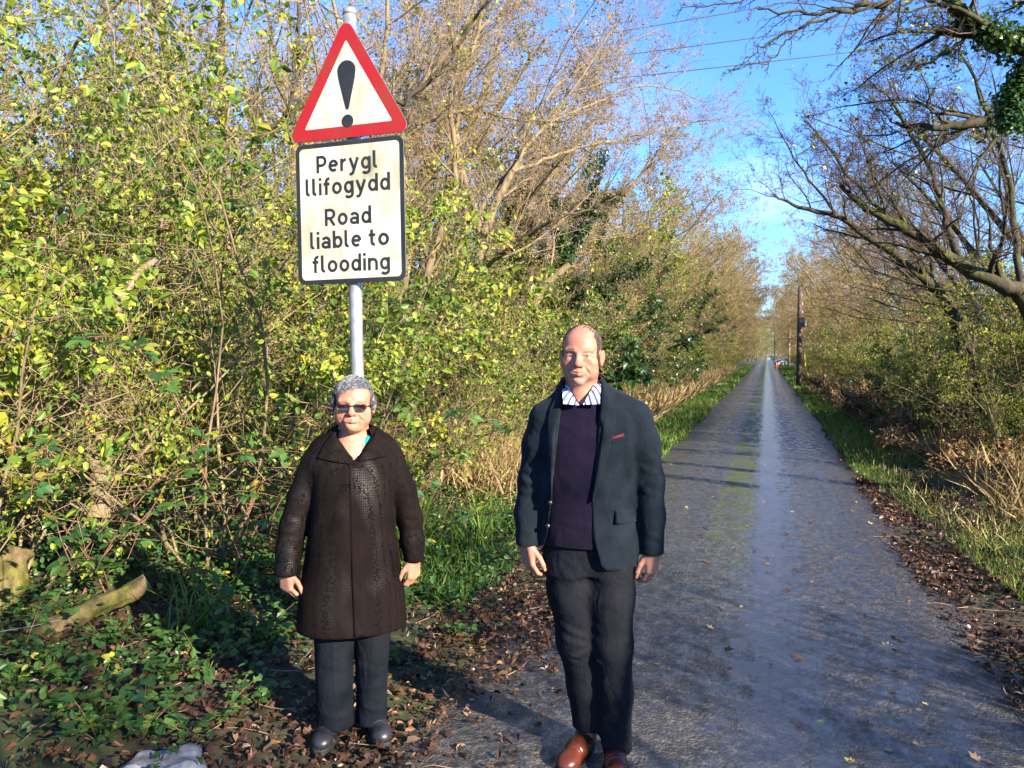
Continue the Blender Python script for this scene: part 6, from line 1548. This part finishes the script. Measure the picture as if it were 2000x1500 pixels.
    for s, ex in ((-1, -.232), (1, .247)):
        for z0, tl, hh in ((1.20, .02, .005), (1.155, -.02, .007), (1.115, .02, .006), (1.07, -.015, .004), (1.26, .03, .004)):
            fj.append(((ex-s*.05, -.045, z0+tl), (ex+s*.06, -.03, z0-tl), .012, hh)); fj.append(((ex-s*.05, -.045, z0+tl+.022), (ex+s*.06, -.03, z0-tl+.022), .011, -hh*.8))
        for z0, hh in ((.97, .004), (.94, -.003)): fj.append(((ex-.04, -.07, z0), (ex+.05, -.06, z0-.02), .012, hh))
        fj.append(((s*.165, -.08, 1.36), (s*.135, -.13, 1.10), .016, .005)); fj.append(((s*.185, -.06, 1.38), (s*.165, -.12, 1.18), .014, -.006))
    fj += [((.05, -.14, 1.10), (.17, -.11, 1.04), .02, .004), ((.06, -.14, .98), (.18, -.11, .93), .02, .003), ((-.165, -.12, 1.12), (-.145, -.12, .90), .016, .004)]
    M_JK = weave('dark_teal_tweed', (.0028, .0056, .0098), (.0145, .0210, .0300), .95, 520, .05, .7, 10.0, wr=.32)
    jk = garment('jacket', gj, M_JK, T, fj, .0028, (8, 8, 5), 7, .0006)
    M_DK = simple('dark_horn', (.02, .014, .012), .35)
    patch('lapel', gj, [(.052, 1.545), (.047, 1.45), (.035, 1.345), (.019, 1.20), (.013, 1.10)], [(.074, 1.545), (.102, 1.452), (.106, 1.405), (.072, 1.26), (.020, 1.10)], M_JK, jk, .010, .012, 8, 30, puff=.004)
    patch('lapel', gj, [(-.106, 1.54), (-.156, 1.45), (-.162, 1.40), (-.158, 1.27), (-.145, 1.10)], [(-.098, 1.54), (-.112, 1.45), (-.119, 1.345), (-.135, 1.20), (-.140, 1.10)], M_JK, jk, .010, .012, 8, 30, puff=.004)
    # collar of the jacket behind the neck, running into the lapels
    collar_ring('collar', jk, M_JK, (-.026, .032, 0), .078, .112, 1.548, 1.585, .050, 1.05, .004, ell=1.0, wing_w=.5, wing_out=.0, thick=.006)
    patch('pocket_flap', gj, [(.105, 1.062), (.106, 1.012)], [(.172, 1.055), (.190, 1.010)], M_JK, jk, .006, .007, 8, 6, drop=.008)
    patch('breast_pocket', gj, [(.082, 1.338), (.083, 1.318)], [(.140, 1.352), (.141, 1.332)], M_JK, jk, .004, .005, 8, 4)
    M_PS = weave('crimson_silk', (.06, .006, .010), (.13, .022, .028), .5, 300, .1)
    patch('pocket_square', gj, [(.086, 1.346), (.085, 1.336)], [(.136, 1.361), (.138, 1.349)], M_PS, jk, .006, .004, 10, 4, puff=.004)
    for x, z in ((-.149, 1.085), (-.158, .99)):
        y = gj.front_y(x, z) or -.13
        gb = Geo(); ph = np.linspace(0, 2*math.pi, 14, endpoint=False)
        gb.tube([(x, y-.010, z), (x, y-.002, z)], [.0085, .0095], 14); gb.build('button', M_DK, jk)
    M_LN = simple('burgundy_lining', (.07, .010, .022), .35)
    patch('lining', gj, [(-.192, .86), (-.200, .832)], [(-.165, .93), (-.150, .834)], M_LN, jk, -.014, .004, 6, 8)
    return T

# ------------------------------------------------------------------ the woman
def build_woman(loc, rz):
    T = thing('person', 'short-haired woman in dark glasses and long dark textured coat beside the sign', 'person', loc, rz)
    hc = (.010, -.015, 1.455); yaw = rad(-5)
    g = Grid(axis((-.37, -.335, .02), (-.335, -.205, .0036), (-.205, -.095, .012), (-.095, .11, .0030), (.11, .215, .012), (.215, .32, .0036), (.32, .36, .02)),
             axis((-.20, -.150, .01), (-.150, .12, .0028), (.12, .22, .012)),
             axis((.0, .62, .025), (.62, .79, .0036), (.79, 1.17, .02), (1.17, 1.58, .0030), (1.58, 1.60, .01)))
    P = head(g, hc, 1.02, .45, .45, yaw, .99, .0030, .88, .96)
    g.cap((hc[0], hc[1]+.034, 1.40), (.005, .030, 1.24), .060, .074, .022)
    g.ell((.004, -.005, 1.235), (.085, .080, .085), .04)                # upper chest
    g.loft([(.55, 0, .02, .17, .12), (.85, 0, .01, .175, .13), (1.08, 0, .01, .17, .115), (1.20, .0, .02, .13, .08)], k=.03)
    g.cap((-.15, .02, 1.17), (-.244, .024, .95), .042, .032, .03); g.cap((-.244, .024, .95), (-.275, -.03, .765), .032, .026, .02)
    g.cap((.15, .02, 1.17), (.244, .024, .95), .042, .032, .03); g.cap((.244, .024, .95), (.262, -.03, .785), .032, .026, .02)
    for s in (-1, 1):
        x = -.08 if s < 0 else .08
        g.cap((x, .02, .60), (x, .02, .32), .070, .050, .03); g.cap((x, .02, .32), (x*1.05, .060, .07), .046, .030, .02); g.cap((x*1.05, .060, .06), (x*1.28, -.03, .045), .024, .022, .02)
    hand(g, (-.276, -.030, .765), (.06, -.10, -1), (-.66, -.72, 0), (.62, -.72, 0), .90, (44, 48, 34))
    hand(g, (.262, -.030, .785), (-.05, -.08, -1), (.62, -.75, 0), (-.70, -.66, 0), .90, (34, 40, 30))
    V, Q = g.mesh(1)
    C = paint_face(V, P, 1.03, (.38, .178, .120), yaw, hc, 0, (.34, .105, .09), 1.0, (.14, .10, .085), .45, .88)
    low = V[:, 2] < .9; C[low] = np.array((.37, .175, .12))*(1+.08*vnoise(V[low], 60, 2))[:, None]
    me = make_mesh('body', V, [Q], True, pcol={'paint': np.column_stack([C, np.ones(len(C))])})
    obj('body', me, T, M_SKIN)
    for s in (-1, 1): add_eye(T, P(s*.033, -.0775, -.0055))
    # short grey hair
    rng = np.random.default_rng(8)
    gh = Grid(axis((-.10, .125, .003)), axis((-.13, .14, .003)), axis((1.38, 1.60, .003)))
    cx, cy, cz = hc
    gh.ell((cx, cy+.014, cz+.032), (.085, .116, .090), 0, rz=yaw)
    gh.ell((cx, cy+.050, cz-.020), (.080, .080, .070), .03)
    fx, fy = math.sin(yaw), -math.cos(yaw)
    def face_cut(X, Y, Z):
        x = (X-cx)*math.cos(yaw)+(Y-cy)*math.sin(yaw); y = -(X-cx)*math.sin(yaw)+(Y-cy)*math.cos(yaw); z = Z-cz
        hl = .058+.008*np.cos(x/.075*math.pi*.9)+.012*(x/.07)          # slanting fringe line
        front = np.maximum(y+.030+.35*np.clip(z-.02, 0, 1)*0, z-hl)
        side = np.maximum(y+.018, z-.055)
        return np.minimum(front, np.maximum(side, -.2+0*z))
    gh.op(face_cut, (cx-.12, -.14, 1.38), (cx+.12, -.0, cz+.09), .006, True)
    for s in (-1, 1):
        e = P(s*.086, .012, -.020); gh.ell(e, (.016, .026, .040), .004, True)
        e2 = P(s*.082, -.020, .010); gh.ell(e2, (.010, .018, .036), .010)
    Vh, Qh = gh.mesh(2); Nh = vnormals(Vh, Qh)
    Vh = Vh+Nh*((vnoise(Vh*np.array([60, 25, 60]), 1, 3)*.0015)[:, None])
    m, t, b = nt('grey_hair')
    tc = nd(t, 'TexCoord').outputs['Object']
    n = nd(t, 'TexNoise', Vector=nd(t, 'Mapping', Vector=tc, Scale=(160, 30, 90)).outputs[0], Scale=1.0, Detail=4.0)
    a = nd(t, 'Attribute', {'attribute_name': 'tint'})
    f = nd(t, 'Math', {'operation': 'ADD'}, i0=a.outputs['Fac'], i1=n.outputs['Fac']).outputs[0]
    t.links.new(ramp(t, f, [(.25, (.022, .022, .026)), (.75, (.095, .10, .11)), (1.0, (.26, .27, .29))]), b.inputs['Base Color']); b.inputs['Roughness'].default_value = .38
    t.links.new(bump(t, n.outputs['Fac'], .6, .003), b.inputs['Normal'])
    ci = rng.choice(len(Vh), 3600)
    D = Nh[ci]*.05+np.column_stack([-.45+.0*ci, -.40*np.ones(len(ci)), -.20-.5*(Vh[ci, 2] < cz+.04)])
    back = Vh[ci, 1] > cy+.02; D[back] = Nh[ci][back]*.05+np.array([0, .35, -.7])
    D -= Nh[ci]*np.minimum(0, (D*Nh[ci]).sum(1, keepdims=True))
    pl, rl = strands(Vh[ci]+Nh[ci]*.0012, D, .019, .0010, 4, 3, .12, .22, Nh[ci])
    hv, hf = tubes(pl, rl, 3)
    G = np.concatenate([Vh, hv]); tn = np.concatenate([np.zeros(len(Vh))-.05, np.repeat(rng.random(len(pl))*.75-.15, 9)])
    obj('hair', make_mesh('hair', G, [Qh]+[q+len(Vh) for q in hf], True, pattr={'tint': tn}), T, m)
    # glasses
    gl = thing('glasses', None, None); gl.parent = T
    M_FR = simple('dark_tortoise_frame', (.025, .010, .008), .25)
    fr = Geo(); lens = []
    for s in (-1, 1):
        pts = [(.008, .006), (.012, .0125), (.030, .0145), (.054, .0125), (.058, .004), (.053, -.013), (.044, -.0165), (.020, -.0155), (.011, -.009)]
        q = []
        for i in range(len(pts)):
            for u in np.linspace(0, 1, 4, endpoint=False):
                p0, p1, p2, p3 = (np.array(pts[(i+k) % len(pts)]) for k in (-1, 0, 1, 2))
                q.append(.5*((2*p1)+(-p0+p2)*u+(2*p0-5*p1+4*p2-p3)*u*u+(-p0+3*p1-3*p2+p3)*u**3))
        q = np.array(q); X = s*q[:, 0]; Z = q[:, 1]-.010; Y = -.109+.9*(np.abs(X)/.06)**2*.012
        ring = np.array([P(x, y, z) for x, y, z in zip(X, Y, Z)])
        fr.tube(np.concatenate([ring, ring[:2]]), .0019, 6)
        top_ = ring[:14] if True else ring
        ctr = ring.mean(0)
        nn = np.array([0, .0012, 0]); n = len(ring)
        Vl = np.concatenate([ring, ring+nn, [ctr, ctr+nn]])
        i = np.arange(n); j = np.roll(i, -1)
        tri = np.stack([i, j, np.full(n, 2*n)], 1); tri2 = np.stack([j+n, i+n, np.full(n, 2*n+1)], 1)
        lens.append((Vl, np.concatenate([tri, tri2]), np.stack([i, i+n, j+n, j], 1)))
        fr.tube([P(s*.057, -.098, -.003), P(s*.070, -.085, -.003), P(s*.083, -.03, -.003), P(s*.086, .01, -.004)], .0021, 6)
    fr.tube([P(-.010, -.1105, -.005), P(-.004, -.113, -.0030), P(.004, -.113, -.0030), P(.010, -.1105, -.005)], .0019, 6)
    fr.tube([P(-.058, -.0985, .0035), P(-.030, -.108, .0048), P(0, -.1125, -.0015), P(.030, -.108, .0048), P(.058, -.0985, .0035)], .0020, 6)
    fr.build('frame', M_FR, gl)
    m, t, b = nt('brown_tinted_lens')
    tr = nd(t, 'BsdfTransparent', Color=(.42, .20, .14, 1)); gs_ = nd(t, 'BsdfGlossy', Roughness=.05)
    mx = nd(t, 'MixShader', Fac=.10); t.links.new(tr.outputs[0], mx.inputs[1]); t.links.new(gs_.outputs[0], mx.inputs[2]); t.links.new(mx.outputs[0], t.nodes['Material Output'].inputs[0])
    for Vl, tri, qd in lens: obj('lens', make_mesh('lens', Vl, [tri, qd], False), gl, m)
    # teal top
    gtp = Grid(axis((-.17, .18, .006)), axis((-.16, .14, .006)), axis((1.05, 1.36, .006)))
    gtp.loft([(1.06, 0, .015, .165, .118), (1.16, .0, .012, .165, .112), (1.22, .0, .014, .150, .100), (1.27, .003, .022, .110, .088), (1.32, .006, .028, .088, .084)], 2.2, 0)
    gtp.op(lambda X, Y, Z: np.maximum(np.abs(X+.012)-(Z-1.205)*.66, Y-.03), (-.15, -.16, 1.21), (.15, .03, 1.36), .006, True)
    M_TL = weave('teal_jersey', (.0, .16, .21), (.01, .27, .33), .8, 500, .1)
    garment('top', gtp, M_TL, T, (), .002)
    # trousers
    gt = Grid(axis((-.24, .24, .007)), axis((-.16, .20, .007)), axis((.02, .66, .007)))
    gt.chain([(-.085, .02, .66), (-.083, .015, .45), (-.080, .02, .25), (-.078, .03, .02)], [.094, .085, .079, .082], .01, 1.0)
    gt.chain([(.082, .02, .66), (.080, .018, .45), (.076, .022, .25), (.076, .03, .03)], [.090, .078, .068, .066], .01, 1.0)
    gt.op(lambda X, Y, Z: Z-.055+X*0+Y*0, (-.3, -.2, 0), (.25, .22, .06), 0, True)
    fo = [((-.16, -.03, .15), (-.01, -.055, .11), .014, .006), ((-.15, -.04, .21), (0, -.055, .24), .016, .005), ((.01, -.04, .16), (.15, -.03, .12), .013, .006), ((.02, -.04, .22), (.14, -.04, .26), .015, .005),
          ((-.083, -.075, .62), (-.080, -.062, .06), .006, .004), ((.080, -.075, .62), (.076, -.045, .06), .006, .004), ((-.15, -.04, .34), (-.02, -.06, .30), .018, -.005), ((.02, -.05, .36), (.14, -.03, .31), .016, -.005)]
    M_TR = weave('dark_slate_cloth', (.0035, .0055, .009), (.0095, .012, .017), .85, 700, .0, .3, wr=.4)
    garment('trousers', gt, M_TR, T, fo, .004, (9, 9, 4), 11)
    M_SH = leather('black_leather', (.016, .017, .022), .38); M_SO = simple('black_rubber', (.010, .010, .010), .7)
    shoe(T, (-.085, .105, .0), (-.145, -.125, .0), M_SH, M_SO, .046, laces=False, sole_h=.026)
    shoe(T, (.076, .095, .0), (.128, -.120, .0), M_SH, M_SO, .046, laces=False, sole_h=.026)
    # coat
    gc = Grid(axis((-.37, .36, .0066)), axis((-.22, .24, .0068)), axis((.475, 1.37, .0066)))
    gc.loft([(.49, -.004, .022, .236, .175), (.62, -.002, .020, .228, .172), (.80, .0, .016, .200, .166), (.95, .0, .012, .178, .162), (1.06, .0, .010, .172, .156), (1.14, .002, .012, .178, .146), (1.19, .003, .014, .196, .134), (1.235, .005, .018, .198, .118), (1.265, .007, .022, .194, .106), (1.292, .009, .025, .180, .098), (1.315, .010, .028, .152, .092), (1.335, .010, .030, .118, .088), (1.352, .010, .031, .092, .086)], 2.25, 0)
    gc.chain([(-.152, .020, 1.195), (-.207, .022, 1.06), (-.244, .024, .94), (-.262, .0, .84), (-.270, -.022, .755)], [.066, .060, .054, .051, .050], .020, .90)
    gc.chain([(.160, .020, 1.205), (.214, .022, 1.07), (.246, .024, .95), (.257, .0, .85), (.260, -.022, .780)], [.066, .060, .054, .050, .045], .020, .90)
    gc.op(lambda X, Y, Z: np.maximum(Z-.742+Y*0, X+.218), (-.37, -.2, .66), (-.218, .1, .742), .003, True)
    gc.op(lambda X, Y, Z: np.maximum(Z-.770+Y*0, .222-X), (.222, -.2, .68), (.37, .1, .770), .003, True)
    gc.cap((-.273, -.024, .72), (-.272, -.018, .80), .040, .036, .003, True, .9); gc.cap((.262, -.024, .74), (.262, -.018, .82), .037, .033, .003, True, .9)
    gc.op(lambda X, Y, Z: np.maximum(np.abs(X-.012)-(Z-1.222)*.74-.001, Y-.02), (-.14, -.2, 1.22), (.15, .02, 1.38), .005, True)
    gc.op(lambda X, Y, Z: (np.sqrt((X-.008)**2+(Y-.022)**2)-.080)+0*Z, (-.09, -.07, 1.20), (.10, .12, 1.38), .003, True)
    gc.loft([(.46, -.004, .022, .222, .160), (.60, -.002, .020, .214, .156), (.66, .0, .018, .205, .15)], 2.25, .003, True)
    fo = []
    for s, ex in ((-1, -.255), (1, .256)):
        for z0, tl, hh in ((1.02, .02, .003), (.97, -.02, .004), (.925, .018, .004), (.88, -.015, .003), (.83, .012, .003)):
            fo.append(((ex-s*.055, -.05, z0+tl), (ex+s*.06, -.03, z0-tl), .013, hh)); fo.append(((ex-s*.055, -.05, z0+tl+.024), (ex+s*.06, -.03, z0-tl+.024), .012, -hh*.8))
        fo.append(((s*.165, -.09, 1.14), (s*.155, -.13, .80), .016, -.007)); fo.append(((s*.145, -.11, 1.16), (s*.135, -.15, .92), .018, .005))
    for x0, x1, hh in ((-.12, -.15, .006), (-.07, -.085, -.005), (.09, .11, .006), (.14, .17, -.006), (-.18, -.205, -.005), (.05, .055, -.003)):
        fo.append(((x0, -.15, .92), (x1, -.17, .50), .022, hh))
    m, t, b = nt('embossed_dark_coating')
    tc = nd(t, 'TexCoord').outputs['Object']
    br = nd(t, 'TexVoronoi', {'feature': 'DISTANCE_TO_EDGE'}, Vector=nd(t, 'Mapping', Vector=tc, Scale=(125, 45, 95)).outputs[0], Scale=1.0, Randomness=.45)
    ns = nd(t, 'TexNoise', Vector=nd(t, 'Mapping', Vector=tc, Scale=(7, 7, 3)).outputs[0], Scale=1.0, Detail=2.0)
    cell = nd(t, 'MapRange', Value=br.outputs['Distance']); cell.inputs['From Min'].default_value = .03; cell.inputs['From Max'].default_value = .16
    cell.clamp = True
    msk = nd(t, 'MapRange', Value=ns.outputs['Fac']); msk.inputs['From Min'].default_value = .50; msk.inputs['From Max'].default_value = .68
    gl_ = nd(t, 'Math', {'operation': 'MULTIPLY'}, i0=cell.outputs[0], i1=msk.outputs[0]).outputs[0]
    t.links.new(ramp(t, cell.outputs[0], [(0, (.0036, .0028, .0030)), (1, (.009, .006, .0055))]), b.inputs['Base Color'])
    rr = nd(t, 'MapRange', Value=gl_); rr.inputs['To Min'].default_value = .85; rr.inputs['To Max'].default_value = .40
    t.links.new(rr.outputs[0], b.inputs['Roughness'])
    bb = nd(t, 'Bump', Strength=nd(t, 'Math', {'operation': 'MULTIPLY_ADD'}, i0=msk.outputs[0], i1=.24, i2=.03).outputs[0], Distance=.0018, Height=cell.outputs[0]); t.links.new(bb.outputs[0], b.inputs['Normal'])
    b.inputs['Sheen Weight'].default_value = .0; t.links.new(nd(t, 'Math', {'operation': 'MULTIPLY_ADD'}, i0=gl_, i1=.22, i2=.06).outputs[0], b.inputs['Specular IOR Level'])
    M_CT = m
    ct = garment('coat', gc, M_CT, T, fo, .0045, (8, 8, 3), 17, .0006)
    patch('collar', gc, [(-.084, 1.330), (-.117, 1.285), (-.143, 1.236)], [(-.066, 1.338), (-.040, 1.280), (-.008, 1.212)], M_CT, ct, .010, .011, 12, 18, puff=.006)
    patch('collar', gc, [(.086, 1.334), (.064, 1.285), (.022, 1.222)], [(.104, 1.330), (.130, 1.288), (.146, 1.238)], M_CT, ct, .010, .011, 12, 18, puff=.006)
    collar_ring('collar_stand', ct, M_CT, (.008, .026, 0), .082, .124, 1.340, 1.365, .055, .85, .004, wing_w=.5, wing_out=.0, thick=.008)
    patch('placket', gc, [(-.012, 1.222), (-.008, .95), (.004, .50)], [(.020, 1.215), (.038, .95), (.052, .50)], M_CT, ct, .005, .008, 6, 50)
    for s in (-1, 1):
        patch('pocket_welt', gc, [(s*.150, .86), (s*.178, .72)][::1], [(s*.168, .86), (s*.196, .72)], M_CT, ct, .005, .006, 4, 12)
    # necklace
    M_SV = simple('silver_chain', (.75, .72, .66), .25, 1.0)
    nk = Geo(); pts = []
    for a in np.linspace(-1.0, 1.0, 15):
        x = .006+.052*math.sin(a); z = 1.236+.075*(1-math.cos(a*1.2)); y = g.front_y(x, z)
        pts.append((x, (y if y is not None else -.07)-.002, z))
    nk.tube(pts, .0012, 5)
    p0 = np.array(pts[7]); nk.tube([p0+[0, -.002, -.0], p0+[0, -.003, -.008], p0+[0, -.003, -.014]], [.0015, .0045, .001], 8)
    nk.build('necklace', M_SV, T)
    return T

MAN = build_man((-.674, 3.013, 0), rad(12.2))
WOMAN = build_woman((-1.68, 2.89, 0.0), rad(30.1))
